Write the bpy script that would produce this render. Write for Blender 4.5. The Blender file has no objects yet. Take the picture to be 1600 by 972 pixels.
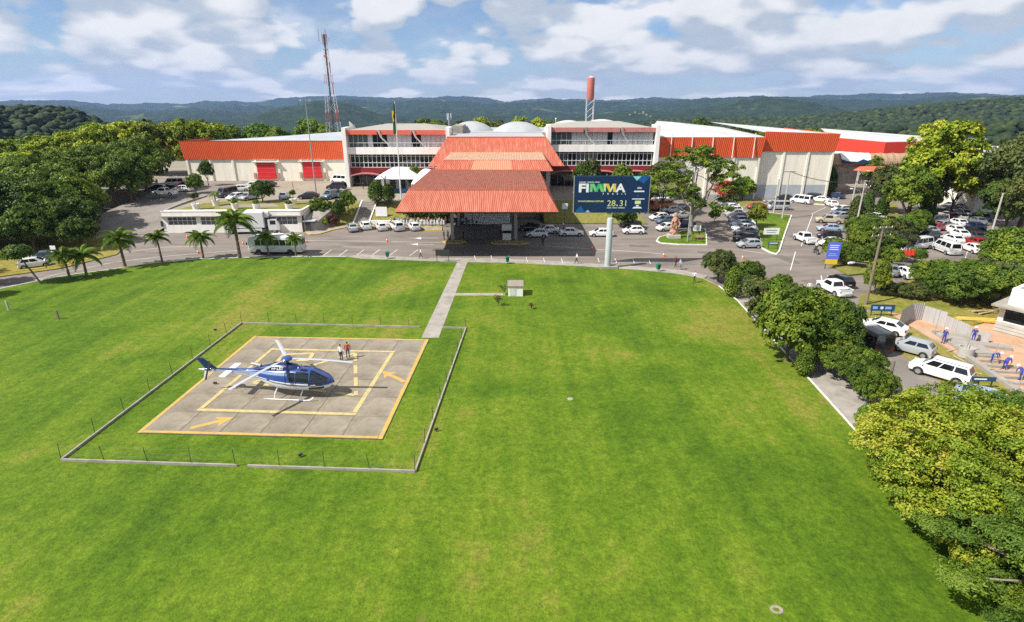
import bpy, math, random
import numpy as np
from mathutils import Vector, Matrix
R = math.radians
random.seed(11)
rng = np.random.default_rng(11)
sc = bpy.context.scene
C = sc.collection

# ------------------------------------------------------------------ camera
CAM_H, FPX, CX, CY = 23.0, 888.0, 800.0, 486.0
PITCH = math.atan(328.0 / 888.0)
cam_d = bpy.data.cameras.new("camera")
cam_d.sensor_width = 36.0
cam_d.lens = FPX / 1600.0 * 36.0
cam_d.clip_start = 0.5
cam_d.clip_end = 30000
cam = bpy.data.objects.new("camera", cam_d)
C.objects.link(cam)
cam.location = (0, 0, CAM_H)
cam.rotation_euler = (math.pi / 2 - PITCH, 0, 0)
sc.camera = cam

# ------------------------------------------------------------------ light
SUN_EL, SUN_AZ = R(48), R(25)          # shadows run to +x, a little to +y
sun_d = bpy.data.lights.new("sun", 'SUN')
sun_d.energy = 5.0
sun_d.angle = R(0.53)
sun_d.color = (1.0, 0.955, 0.88)
sun = bpy.data.objects.new("sun", sun_d)
C.objects.link(sun)
sdir = Vector((math.cos(SUN_EL) * math.cos(SUN_AZ), math.cos(SUN_EL) * math.sin(SUN_AZ), -math.sin(SUN_EL)))
sun.rotation_euler = sdir.to_track_quat('-Z', 'Y').to_euler()
sun.location = (-60, -20, 90)

world = bpy.data.worlds.new("World")
sc.world = world
world.use_nodes = True
wn, wl = world.node_tree.nodes, world.node_tree.links
wn.clear()


def wnode(t, **kw):
    n = wn.new(t)
    for k, v in kw.items():
        setattr(n, k, v)
    return n


def wmath(op, a, b=None, clamp=False):
    n = wnode('ShaderNodeMath', operation=op, use_clamp=clamp)
    for i, s in enumerate((a, b)):
        if s is None:
            continue
        if isinstance(s, (int, float)):
            n.inputs[i].default_value = s
        else:
            wl.new(s, n.inputs[i])
    return n.outputs[0]


sky = wnode('ShaderNodeTexSky', sky_type='NISHITA', sun_disc=False)
sky.sun_elevation = SUN_EL
sky.sun_rotation = math.atan2(-sdir.x, -sdir.y)
sky.altitude = 600
sky.air_density = 1.0
sky.dust_density = 0.15
sky.ozone_density = 3.0
bg_sky = wnode('ShaderNodeBackground')
bg_sky.inputs[1].default_value = 0.075
stint = wnode('ShaderNodeMix', data_type='RGBA', blend_type='MULTIPLY')
stint.inputs['Factor'].default_value = 1.0
wl.new(sky.outputs[0], stint.inputs['A'])
stint.inputs['B'].default_value = (0.74, 0.88, 1.06, 1)
wl.new(stint.outputs['Result'], bg_sky.inputs[0])
tc = wnode('ShaderNodeTexCoord')
sep = wnode('ShaderNodeSeparateXYZ')
wl.new(tc.outputs['Generated'], sep.inputs[0])
el = wmath('MAXIMUM', sep.outputs[2], 0.0)
elv = wmath('MULTIPLY', wmath('SQRT', wmath('ADD', el, 0.004)), 2.1)
hx, hy = wmath('MULTIPLY', sep.outputs[0], 1.55), wmath('MULTIPLY', sep.outputs[1], 1.55)


def cloud_noise(dv, scale, detail, seed, rough=0.55, billow=0.0):
    cv = wnode('ShaderNodeCombineXYZ')
    wl.new(hx, cv.inputs[0])
    wl.new(hy, cv.inputs[1])
    wl.new(wmath('ADD', elv, dv), cv.inputs[2])
    n = wnode('ShaderNodeTexNoise', noise_dimensions='4D')
    n.inputs['W'].default_value = seed
    n.inputs['Scale'].default_value = scale
    n.inputs['Detail'].default_value = detail
    n.inputs['Roughness'].default_value = rough
    n.inputs['Distortion'].default_value = 0.25
    wl.new(cv.outputs[0], n.inputs['Vector'])
    if not billow:
        return n.outputs[0]
    vo = wnode('ShaderNodeTexVoronoi', feature='F1', voronoi_dimensions='3D')
    vo.inputs['Scale'].default_value = scale * 2.4
    vo.inputs['Detail'].default_value = 1.5
    vo.inputs['Roughness'].default_value = 0.55
    wl.new(cv.outputs[0], vo.inputs['Vector'])
    return wmath('ADD', n.outputs[0], wmath('MULTIPLY', wmath('SUBTRACT', 0.42, vo.outputs['Distance']), billow))


def wramp(v, lo, hi):
    m = wnode('ShaderNodeMapRange', interpolation_type='SMOOTHSTEP')
    wl.new(v, m.inputs['Value'])
    m.inputs['From Min'].default_value = lo
    m.inputs['From Max'].default_value = hi
    return m.outputs[0]


CLOUD_SEED = 8.8
n0 = cloud_noise(0.0, 2.5, 9, CLOUD_SEED, 0.5, 0.30)
n1 = cloud_noise(0.12, 2.5, 4, CLOUD_SEED, 0.45, 0.30)
dens = wramp(n0, 0.29, 0.375)
thin = wramp(cloud_noise(0.3, 2.2, 7, CLOUD_SEED + 5), 0.36, 0.66)
lit = wramp(wmath('SUBTRACT', n0, n1), -0.07, 0.11)
puff = wramp(cloud_noise(0.0, 12.0, 7, CLOUD_SEED + 2), 0.3, 0.7)
lit2 = wmath('ADD', wmath('MULTIPLY', lit, 0.85), wmath('MULTIPLY', puff, 0.2), True)
ccol = wnode('ShaderNodeMix', data_type='RGBA')
wl.new(lit2, ccol.inputs['Factor'])
ccol.inputs['A'].default_value = (0.34, 0.395, 0.465, 1)
ccol.inputs['B'].default_value = (0.67, 0.67, 0.67, 1)
bg_cl = wnode('ShaderNodeBackground')
wl.new(ccol.outputs['Result'], bg_cl.inputs[0])
bg_cl.inputs[1].default_value = 1.0
world.cycles.sampling_method = 'MANUAL'
world.cycles.sample_map_resolution = 512
cover = wmath('MAXIMUM', wmath('MULTIPLY', dens, 0.97), wmath('MULTIPLY', thin, 0.75))
cover = wmath('MAXIMUM', cover, wmath('MULTIPLY', wramp(wmath('SUBTRACT', 0.11, el), 0.0, 0.11), 0.62))
mixs = wnode('ShaderNodeMixShader')
wl.new(cover, mixs.inputs[0])
wl.new(bg_sky.outputs[0], mixs.inputs[1])
wl.new(bg_cl.outputs[0], mixs.inputs[2])
wout = wnode('ShaderNodeOutputWorld')
wl.new(mixs.outputs[0], wout.inputs[0])

vs = sc.view_settings
vs.view_transform = 'Standard'
vs.look = 'None'
vs.exposure = 0.5
vs.gamma = 1.0
vs.use_curve_mapping = False
sc.cycles.max_bounces = 6
sc.cycles.diffuse_bounces = 3
sc.cycles.glossy_bounces = 2
sc.cycles.transmission_bounces = 4
sc.cycles.transparent_max_bounces = 6
sc.cycles.volume_bounces = 1
sc.cycles.use_denoising = False
sc.cycles.caustics_reflective = False
sc.cycles.caustics_refractive = False

# ------------------------------------------------------------------ survey helpers
_c, _s = math.cos(PITCH), math.sin(PITCH)


def G(u, v, z=0.0):
    """ground point, at height z, that was sighted at (u, v) when the site was surveyed from the photograph"""
    a, b = (u - CX) / FPX, (v - CY) / FPX
    t = (z - CAM_H) / -(_s + b * _c)
    return Vector((a * t, (_c - b * _s) * t, z))


def at(u, v, d):
    a, b = (u - CX) / FPX, (v - CY) / FPX
    t = d / (_c - b * _s)
    return Vector((a * t, d, CAM_H - (_s + b * _c) * t))


ORD = ("first second third fourth fifth sixth seventh eighth ninth tenth eleventh twelfth thirteenth fourteenth fifteenth sixteenth "
       "seventeenth eighteenth nineteenth twentieth twenty-first twenty-second twenty-third twenty-fourth twenty-fifth twenty-sixth "
       "twenty-seventh twenty-eighth twenty-ninth thirtieth thirty-first thirty-second thirty-third thirty-fourth thirty-fifth").split()


# ------------------------------------------------------------------ materials
def nodes_of(name):
    m = bpy.data.materials.new(name)
    m.use_nodes = True
    nt = m.node_tree
    return m, nt, nt.nodes["Principled BSDF"]


def link_noise(nt, scale, detail=4, rough=0.55, coord='Object', stretch=None, dist=0.0):
    tcn = nt.nodes.new('ShaderNodeTexCoord')
    n = nt.nodes.new('ShaderNodeTexNoise')
    n.inputs['Scale'].default_value = scale
    n.inputs['Detail'].default_value = detail
    n.inputs['Roughness'].default_value = rough
    n.inputs['Distortion'].default_value = dist
    src = tcn.outputs[coord]
    if stretch:
        mp = nt.nodes.new('ShaderNodeMapping')
        mp.inputs['Scale'].default_value = stretch
        nt.links.new(src, mp.inputs[0])
        src = mp.outputs[0]
    nt.links.new(src, n.inputs['Vector'])
    return n.outputs[0]


def ramp(nt, fac, stops):
    r = nt.nodes.new('ShaderNodeValToRGB')
    el_ = r.color_ramp.elements
    while len(el_) < len(stops):
        el_.new(0.5)
    for e, (p, c) in zip(el_, stops):
        e.position = p
        e.color = (*c, 1)
    nt.links.new(fac, r.inputs[0])
    return r.outputs[0]


def mixc(nt, a, b, fac, mode='MIX'):
    m = nt.nodes.new('ShaderNodeMix')
    m.data_type = 'RGBA'
    m.blend_type = mode
    for key, s in (('Factor', fac), ('A', a), ('B', b)):
        if isinstance(s, (int, float)):
            m.inputs[key].default_value = s
        elif isinstance(s, tuple):
            m.inputs[key].default_value = (*s, 1) if len(s) == 3 else s
        else:
            nt.links.new(s, m.inputs[key])
    return m.outputs['Result']


def add_bump(nt, b, scale, strength, dist=0.02, detail=4, stretch=None, coord='Object'):
    bp = nt.nodes.new('ShaderNodeBump')
    bp.inputs['Strength'].default_value = strength
    bp.inputs['Distance'].default_value = dist
    nt.links.new(link_noise(nt, scale, detail, stretch=stretch, coord=coord), bp.inputs['Height'])
    nt.links.new(bp.outputs[0], b.inputs['Normal'])


def mat(name, col, rough=0.6, var=0.12, scale=1.2, metal=0.0, bump=0.0, bscale=25.0, coat=0.0, spec=0.4, stretch=None, dirt=None, dscale=0.5, orand=0.0, bdist=0.02):
    m, nt, b = nodes_of(name)
    lo = tuple(max(0, c * (1 - var)) for c in col)
    hi = tuple(min(1, c * (1 + var)) for c in col)
    out = ramp(nt, link_noise(nt, scale, 5, stretch=stretch), [(0.3, lo), (0.7, hi)])
    if dirt:
        f = ramp(nt, link_noise(nt, dscale, 6, 0.65, stretch=stretch), [(0.48, (0, 0, 0)), (0.72, (1, 1, 1))])
        out = mixc(nt, out, dirt, f)
    if orand:
        oi = nt.nodes.new('ShaderNodeObjectInfo')
        k = nt.nodes.new('ShaderNodeMapRange')
        nt.links.new(oi.outputs['Random'], k.inputs[0])
        k.inputs['To Min'].default_value = 1 - orand
        k.inputs['To Max'].default_value = 1 + orand
        hsv = nt.nodes.new('ShaderNodeHueSaturation')
        nt.links.new(out, hsv.inputs['Color'])
        nt.links.new(k.outputs[0], hsv.inputs['Value'])
        out = hsv.outputs[0]
    nt.links.new(out, b.inputs['Base Color'])
    b.inputs['Roughness'].default_value = rough
    b.inputs['Metallic'].default_value = metal
    b.inputs['Specular IOR Level'].default_value = spec
    if coat:
        b.inputs['Coat Weight'].default_value = coat
        b.inputs['Coat Roughness'].default_value = 0.08
    if bump:
        add_bump(nt, b, bscale, bump, bdist)
    return m


def glass_mat(name, col=(0.012, 0.016, 0.02), rough=0.06):
    m, nt, b = nodes_of(name)
    b.inputs['Base Color'].default_value = (*col, 1)
    b.inputs['Roughness'].default_value = rough
    b.inputs['Specular IOR Level'].default_value = 0.7
    return m


def leaf_mat(name, c_lo, c_mid, c_hi, transl=0.22, orand=0.16, rough=0.55):
    m, nt, b = nodes_of(name)
    at_ = nt.nodes.new('ShaderNodeAttribute')
    at_.attribute_name = 'tint'
    col = ramp(nt, at_.outputs['Fac'], [(0.0, c_lo), (0.5, c_mid), (1.0, c_hi)])
    oi = nt.nodes.new('ShaderNodeObjectInfo')
    k = nt.nodes.new('ShaderNodeMapRange')
    nt.links.new(oi.outputs['Random'], k.inputs[0])
    k.inputs['To Min'].default_value = 1 - orand
    k.inputs['To Max'].default_value = 1 + orand
    hs = nt.nodes.new('ShaderNodeHueSaturation')
    nt.links.new(col, hs.inputs['Color'])
    nt.links.new(k.outputs[0], hs.inputs['Value'])
    nt.links.new(hs.outputs[0], b.inputs['Base Color'])
    b.inputs['Roughness'].default_value = rough
    b.inputs['Specular IOR Level'].default_value = 0.25
    tr = nt.nodes.new('ShaderNodeBsdfTranslucent')
    nt.links.new(hs.outputs[0], tr.inputs['Color'])
    mx = nt.nodes.new('ShaderNodeMixShader')
    mx.inputs[0].default_value = transl
    nt.links.new(b.outputs[0], mx.inputs[1])
    nt.links.new(tr.outputs[0], mx.inputs[2])
    nt.links.new(mx.outputs[0], nt.nodes['Material Output'].inputs['Surface'])
    return m


def grass_mat(name, stops, fine=6.0):
    m, nt, b = nodes_of(name)
    big = link_noise(nt, 0.055, 5, 0.6, dist=0.6)
    mid = link_noise(nt, 0.55, 6, 0.65)
    streak = link_noise(nt, 0.55, 5, 0.6, stretch=(1.0, 0.06, 1))
    fin = link_noise(nt, fine, 4, 0.7)
    mth = nt.nodes.new('ShaderNodeMath')
    mth.operation = 'MULTIPLY_ADD'
    nt.links.new(mid, mth.inputs[0])
    mth.inputs[1].default_value = 0.32
    m2 = nt.nodes.new('ShaderNodeMath')
    m2.operation = 'MULTIPLY_ADD'
    nt.links.new(streak, m2.inputs[0])
    m2.inputs[1].default_value = 0.42
    m3 = nt.nodes.new('ShaderNodeMath')
    m3.operation = 'MULTIPLY'
    nt.links.new(big, m3.inputs[0])
    m3.inputs[1].default_value = 0.95
    nt.links.new(m3.outputs[0], m2.inputs[2])
    nt.links.new(m2.outputs[0], mth.inputs[2])
    base = ramp(nt, mth.outputs[0], stops)
    g = ramp(nt, fin, [(0.3, (0.62, 0.66, 0.66)), (0.7, (1.38, 1.32, 1.3))])
    out = mixc(nt, base, g, 1.0, 'MULTIPLY')
    g2 = ramp(nt, link_noise(nt, fine * .33, 3, 0.6), [(0.3, (0.78, 0.80, 0.80)), (0.7, (1.2, 1.17, 1.15))])
    out = mixc(nt, out, g2, 1.0, 'MULTIPLY')
    worn = ramp(nt, link_noise(nt, 0.16, 7, 0.7, dist=1.2), [(0.66, (0, 0, 0)), (0.76, (.55, .55, .55))])
    out = mixc(nt, out, (0.20, 0.165, 0.055), worn)
    nt.links.new(out, b.inputs['Base Color'])
    b.inputs['Roughness'].default_value = 0.85
    b.inputs['Specular IOR Level'].default_value = 0.15
    add_bump(nt, b, fine * 1.6, 0.9, 0.06, 5)
    return m


M = {}
M['lawn'] = grass_mat('lawn_grass', [(0.64, (0.047, 0.098, 0.005)), (0.79, (0.079, 0.145, 0.007)), (0.90, (0.115, 0.178, 0.011)), (1.0, (0.18, 0.19, 0.028))])
M['grass_dry'] = grass_mat('dry_grass', [(0.4, (0.07, 0.12, 0.012)), (0.6, (0.14, 0.17, 0.02)), (0.8, (0.24, 0.21, 0.05))], 4.0)
M['grass_bank'] = grass_mat('bank_grass', [(0.4, (0.06, 0.12, 0.01)), (0.6, (0.10, 0.16, 0.015)), (0.8, (0.20, 0.19, 0.05))], 3.0)
M['asphalt'] = mat('asphalt', (0.215, 0.183, 0.158), 0.9, 0.16, 0.25, bump=0.4, bscale=9, dirt=(0.13, 0.115, 0.10), dscale=0.2, stretch=(.45, 1.6, 1), spec=0.2)
M['asphalt_dark'] = mat('dark_asphalt', (0.15, 0.132, 0.117), 0.9, 0.18, 0.6, bump=0.4, bscale=9, spec=0.2)
M['asphalt_old'] = mat('old_asphalt', (0.23, 0.205, 0.18), 0.92, 0.16, 0.3, bump=0.4, bscale=9, dirt=(0.17, 0.15, 0.13), dscale=0.2, spec=0.2)
M['paving'] = mat('terrace_paving', (0.30, 0.26, 0.20), 0.9, 0.12, 0.4, bump=0.3, bscale=8, dirt=(0.22, 0.19, 0.15), dscale=0.2, spec=0.2)
M['concrete'] = mat('concrete', (0.33, 0.30, 0.26), 0.9, 0.15, 0.8, bump=0.3, bscale=14, dirt=(0.22, 0.20, 0.17), dscale=0.7, spec=0.2)
M['slab'] = mat('pad_concrete', (0.262, 0.224, 0.17), 0.9, 0.2, 1.1, bump=0.35, bscale=16, dirt=(0.15, 0.127, 0.093), dscale=0.45, orand=0.09, spec=0.2)
M['soil'] = mat('red_soil', (0.50, 0.30, 0.19), 0.95, 0.2, 0.5, bump=0.8, bscale=2.5, dirt=(0.42, 0.33, 0.24), dscale=0.3, spec=0.1, bdist=0.15)
M['white_paint'] = mat('white_road_paint', (0.66, 0.65, 0.62), 0.7, 0.12, 3, dirt=(0.40, 0.38, 0.35), dscale=2.0)
M['white_kerb'] = mat('whitewashed_kerb', (0.74, 0.73, 0.70), 0.75, 0.1, 2, dirt=(0.52, 0.49, 0.44), dscale=1.2)
M['yellow_kerb'] = mat('yellow_kerb', (0.62, 0.40, 0.06), 0.75, 0.15, 2, dirt=(0.40, 0.30, 0.12), dscale=1.5)
M['pad_yellow'] = mat('pad_yellow_line', (0.52, 0.41, 0.17), 0.8, 0.14, 2.5, dirt=(0.34, 0.285, 0.19), dscale=1.6)
M['pad_orange'] = mat('pad_orange_line', (0.52, 0.33, 0.07), 0.8, 0.15, 2.5, dirt=(0.36, 0.28, 0.15), dscale=1.4)
M['cream'] = mat('cream_wall', (0.82, 0.775, 0.66), 0.85, 0.05, 0.6, dirt=(0.70, 0.65, 0.54), dscale=0.9, stretch=(1, 1, 0.15))
M['white_wall'] = mat('white_wall', (0.84, 0.82, 0.77), 0.8, 0.05, 0.8, dirt=(0.70, 0.67, 0.60), dscale=0.9, stretch=(1, 1, 0.15))
M['wall_base'] = mat('grey_wall_base', (0.40, 0.43, 0.47), 0.85, 0.08, 0.8)
M['red_metal'] = mat('red_metal_fascia', (0.70, 0.105, 0.028), 0.55, 0.07, 0.6, stretch=(2, 2, 0.3))
M['red_door'] = mat('red_door', (0.62, 0.02, 0.035), 0.5, 0.08, 1.0)
M['red_sharp'] = mat('bright_red_panel', (0.72, 0.055, 0.03), 0.5, 0.05, 0.5)
M['canopy_red'] = mat('canopy_red_sheet', (0.43, 0.098, 0.05), 0.6, 0.16, 0.8, stretch=(4, 1, 0.25), dirt=(0.48, 0.18, 0.11), dscale=0.8)
M['canopy_faded'] = mat('faded_red_sheet', (0.43, 0.09, 0.045), 0.65, 0.12, 1.0, stretch=(5, 1, 0.12), dirt=(0.52, 0.24, 0.15), dscale=1.0)
M['canopy_rust'] = mat('rusty_dark_sheet', (0.255, 0.072, 0.042), 0.8, 0.3, 1.0, stretch=(3, 0.6, 1), dirt=(0.21, 0.09, 0.055), dscale=0.5)
M['canopy_pale'] = mat('weathered_pale_sheet', (0.47, 0.28, 0.17), 0.8, 0.3, 1.6, stretch=(2.5, .6, 1), dirt=(0.32, 0.19, 0.12), dscale=1.4)
M['canopy_panel'] = mat('pale_orange_panel', (0.52, 0.23, 0.13), 0.7, 0.06, 1.0)
M['dark_red'] = mat('dark_red_band', (0.20, 0.018, 0.02), 0.6, 0.1)
M['pink_red'] = mat('faded_pink_fascia', (0.52, 0.20, 0.18), 0.65, 0.12, 1.5, stretch=(1, 1, 0.3))
M['fascia_red'] = mat('wing_fascia_red', (0.68, 0.13, 0.08), 0.6, 0.08, 1.0)
M['grey_roof'] = mat('grey_metal_roof', (0.44, 0.46, 0.48), 0.5, 0.1, 0.25, dirt=(0.36, 0.37, 0.38), dscale=0.15, stretch=(1, 0.3, 1))
M['tan_roof'] = mat('tan_metal_roof', (0.36, 0.335, 0.29), 0.65, 0.1, 0.3, dirt=(0.28, 0.255, 0.22), dscale=0.3, stretch=(1, .35, 1))
M['white_roof'] = mat('white_metal_roof', (0.54, 0.54, 0.53), 0.55, 0.07, 0.2, dirt=(0.40, 0.395, 0.38), dscale=0.2, stretch=(1, 0.3, 1))
M['dome'] = mat('pale_shell_roof', (0.36, 0.38, 0.39), 0.7, 0.07, 0.3, dirt=(0.42, 0.42, 0.41), dscale=0.25)
M['vault'] = mat('brown_vault', (0.36, 0.24, 0.15), 0.7, 0.18, 0.5, stretch=(3, 1, 1))
M['glass'] = glass_mat('window_glass')
M['glass_lt'] = glass_mat('pale_window_glass', (0.09, 0.11, 0.11), 0.12)
M['curtain'] = mat('pale_blind', (0.56, 0.56, 0.56), 0.8, 0.12, 1.5, stretch=(6, 1, 0.4))
M['car_glass'] = glass_mat('car_glass', (0.01, 0.012, 0.015), 0.05)
M['tyre'] = mat('tyre_rubber', (0.018, 0.018, 0.019), 0.85, 0.1)
M['rim'] = mat('alloy_rim', (0.42, 0.43, 0.44), 0.35, 0.05, metal=0.6)
M['dark_trim'] = mat('dark_trim', (0.025, 0.025, 0.028), 0.6, 0.1)
M['lamp_clear'] = mat('clear_lamp', (0.70, 0.72, 0.74), 0.15, 0.02)
M['lamp_red'] = mat('red_lamp', (0.20, 0.008, 0.008), 0.2, 0.05)
M['plate'] = mat('number_plate', (0.55, 0.56, 0.56), 0.5, 0.03)
M['frame_white'] = mat('white_metal_frame', (0.70, 0.70, 0.68), 0.5, 0.04)
M['frame_dark'] = mat('dark_metal', (0.045, 0.045, 0.05), 0.5, 0.1)
M['galv'] = mat('galvanised_steel', (0.40, 0.41, 0.41), 0.5, 0.1, 2.0, metal=0.4)
M['pole_grey'] = mat('grey_painted_pole', (0.42, 0.46, 0.47), 0.5, 0.08, 1.0)
M['pole_conc'] = mat('concrete_pole', (0.42, 0.40, 0.36), 0.85, 0.12, 1.0)
M['wood_pole'] = mat('timber_pole', (0.20, 0.16, 0.12), 0.9, 0.2, 3.0, stretch=(4, 4, 0.4))
M['wire'] = mat('black_cable', (0.03, 0.03, 0.03), 0.7, 0.0)
M['bark'] = mat('bark', (0.13, 0.10, 0.075), 0.95, 0.3, 3.0, bump=0.6, bscale=12, stretch=(2, 2, 0.6))
M['bark_pale'] = mat('pale_bark', (0.27, 0.23, 0.185), 0.95, 0.25, 3.0, bump=0.6, bscale=12, stretch=(2, 2, 0.6))
M['palm_bark'] = mat('palm_bark', (0.16, 0.12, 0.085), 0.95, 0.3, 4.0, bump=0.8, bscale=8, stretch=(1, 1, 4))
M['tent'] = mat('white_tent_fabric', (0.80, 0.80, 0.80), 0.7, 0.03)
M['navy'] = mat('navy_panel', (0.006, 0.028, 0.085), 0.45, 0.06, 0.5)
M['blue_sign'] = mat('blue_sign_panel', (0.10, 0.16, 0.62), 0.45, 0.06)
M['signblue_dk'] = mat('dark_blue_banner', (0.015, 0.07, 0.16), 0.5, 0.1)
M['sign_yellow'] = mat('yellow_sign', (0.72, 0.46, 0.03), 0.5, 0.05)
M['letter_white'] = mat('white_lettering', (0.82, 0.82, 0.82), 0.5, 0.02)
M['letter_green'] = mat('green_lettering', (0.06, 0.42, 0.14), 0.5, 0.05)
M['letter_green2'] = mat('light_green_lettering', (0.16, 0.55, 0.22), 0.5, 0.05)
M['letter_yellow'] = mat('yellow_lettering', (0.75, 0.52, 0.05), 0.5, 0.05)
M['letter_lime'] = mat('pale_lime_lettering', (0.66, 0.72, 0.30), 0.5, 0.05)
M['tri_teal'] = mat('teal_print', (0.28, 0.66, 0.66), 0.5, 0.05)
M['tri_blue'] = mat('blue_print', (0.008, 0.10, 0.30), 0.5, 0.05)
M['tri_pale'] = mat('pale_blue_print', (0.28, 0.42, 0.75), 0.5, 0.05)
M['green_bin'] = mat('green_plastic', (0.02, 0.15, 0.09), 0.5, 0.1)
M['cone'] = mat('orange_cone', (0.75, 0.13, 0.03), 0.6, 0.08)
M['heli_blue'] = mat('helicopter_blue', (0.028, 0.066, 0.25), 0.28, 0.08, 1.5, coat=0.6)
M['heli_navy'] = mat('helicopter_navy', (0.012, 0.025, 0.10), 0.3, 0.08, 1.5, coat=0.6)
M['heli_white'] = mat('helicopter_white', (0.74, 0.75, 0.77), 0.3, 0.03, coat=0.5)
M['heli_silver_sheen'] = mat('helicopter_silver_and_sheen', (0.30, 0.38, 0.58), 0.25, 0.06, 1.5, coat=0.6, metal=0.3)
M['blade'] = mat('pale_rotor_blade', (0.42, 0.44, 0.47), 0.45, 0.04)
M['stone_pink'] = mat('sandstone', (0.46, 0.25, 0.17), 0.9, 0.2, 2.0, bump=0.6, bscale=6)
M['tower_red'] = mat('tower_red', (0.40, 0.10, 0.08), 0.6, 0.1)
M['tower_white'] = mat('tower_white', (0.62, 0.63, 0.66), 0.6, 0.08)
M['tank_red'] = mat('tank_faded_red', (0.48, 0.15, 0.115), 0.6, 0.1, 0.4, stretch=(1, 1, 0.3))
M['flag_green'] = mat('flag_green', (0.01, 0.085, 0.025), 0.7, 0.05)
M['flag_yellow'] = mat('flag_yellow', (0.65, 0.48, 0.02), 0.7, 0.05)
M['flag_blue'] = mat('flag_blue', (0.01, 0.03, 0.2), 0.7, 0.05)
M['yellow_pallet'] = mat('yellow_timber', (0.62, 0.40, 0.08), 0.8, 0.2, 2.0)
M['timber'] = mat('raw_timber', (0.45, 0.33, 0.20), 0.85, 0.2, 2.0, stretch=(1, 6, 6))
M['sheet_fence'] = mat('site_sheet_fence', (0.40, 0.385, 0.375), 0.6, 0.1, 0.8, stretch=(3, 3, 0.3))
M['orange_roof'] = mat('orange_roof', (0.48, 0.12, 0.06), 0.7, 0.12, 0.8)
M['thatch'] = mat('dry_plume', (0.5, 0.42, 0.3), 0.9, 0.2)
M['skin'] = mat('skin', (0.42, 0.25, 0.17), 0.6, 0.05)
M['skin_dark'] = mat('darker_skin', (0.22, 0.12, 0.08), 0.6, 0.05)
M['hair'] = mat('dark_hair', (0.02, 0.015, 0.012), 0.7, 0.1)
M['shoe'] = mat('dark_shoe', (0.03, 0.028, 0.026), 0.6, 0.1)
CLOTH = {'white': (0.72, 0.72, 0.72), 'red': (0.45, 0.06, 0.06), 'black': (0.018, 0.018, 0.02), 'jeans blue': (0.05, 0.10, 0.22), 'grey': (0.25, 0.25, 0.26),
         'navy': (0.02, 0.03, 0.09), 'light blue': (0.33, 0.45, 0.65), 'work blue': (0.04, 0.055, 0.28), 'orange': (0.75, 0.18, 0.03), 'maroon': (0.18, 0.02, 0.03),
         'beige': (0.48, 0.41, 0.30), 'pink': (0.6, 0.28, 0.3)}
for k, v in CLOTH.items():
    M['cloth_' + k] = mat(k.replace(' ', '_') + '_cloth', v, 0.85, 0.1, 3.0)
PAINT = {'white': (0.74, 0.74, 0.73), 'silver': (0.42, 0.44, 0.46), 'grey': (0.20, 0.215, 0.23), 'black': (0.014, 0.015, 0.018), 'dark grey': (0.055, 0.06, 0.068),
         'red': (0.36, 0.018, 0.022), 'dark blue': (0.014, 0.03, 0.09), 'blue-grey': (0.13, 0.19, 0.27), 'light blue': (0.35, 0.45, 0.58), 'orange': (0.62, 0.22, 0.09), 'beige': (0.40, 0.34, 0.25)}
for k, v in PAINT.items():
    M['paint_' + k] = mat(k.replace(' ', '_').replace('-', '_') + '_car_paint', v, 0.3, 0.03, 2.0, coat=0.7, metal=0.25 if k in ('silver', 'grey', 'dark grey', 'light blue', 'blue-grey') else 0.0)
M['leaf_dark'] = leaf_mat('dark_green_leaves', (0.0373, 0.0746, 0.0097), (0.0796, 0.1415, 0.0146), (0.1637, 0.2259, 0.0243))
M['leaf_mid'] = leaf_mat('mid_green_leaves', (0.0576, 0.1046, 0.0098), (0.1219, 0.1893, 0.0154), (0.2218, 0.2794, 0.0252))
M['leaf_bright'] = leaf_mat('bright_green_leaves', (0.0624, 0.1216, 0.0104), (0.117, 0.2074, 0.0156), (0.2028, 0.286, 0.0286))
M['leaf_yellow'] = leaf_mat('yellow_green_leaves', (0.1072, 0.1778, 0.0122), (0.2678, 0.356, 0.0184), (0.4715, 0.4919, 0.0366))
M['leaf_gold'] = leaf_mat('golden_green_leaves', (0.0856, 0.1483, 0.0107), (0.2224, 0.2811, 0.0197), (0.4019, 0.3609, 0.0463))
M['leaf_olive'] = leaf_mat('olive_leaves', (0.0495, 0.0693, 0.018), (0.0908, 0.1188, 0.027), (0.165, 0.1733, 0.045))
M['leaf_red'] = leaf_mat('reddish_leaves', (0.05, 0.03, 0.015), (0.12, 0.055, 0.03), (0.2, 0.09, 0.05))
M['flower_red'] = leaf_mat('red_blossom', (0.35, 0.03, 0.015), (0.5, 0.05, 0.02), (0.6, 0.09, 0.03))
M['palm_leaf'] = leaf_mat('palm_leaflets', (0.0585, 0.1105, 0.0104), (0.1105, 0.182, 0.0156), (0.195, 0.26, 0.0325))


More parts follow.
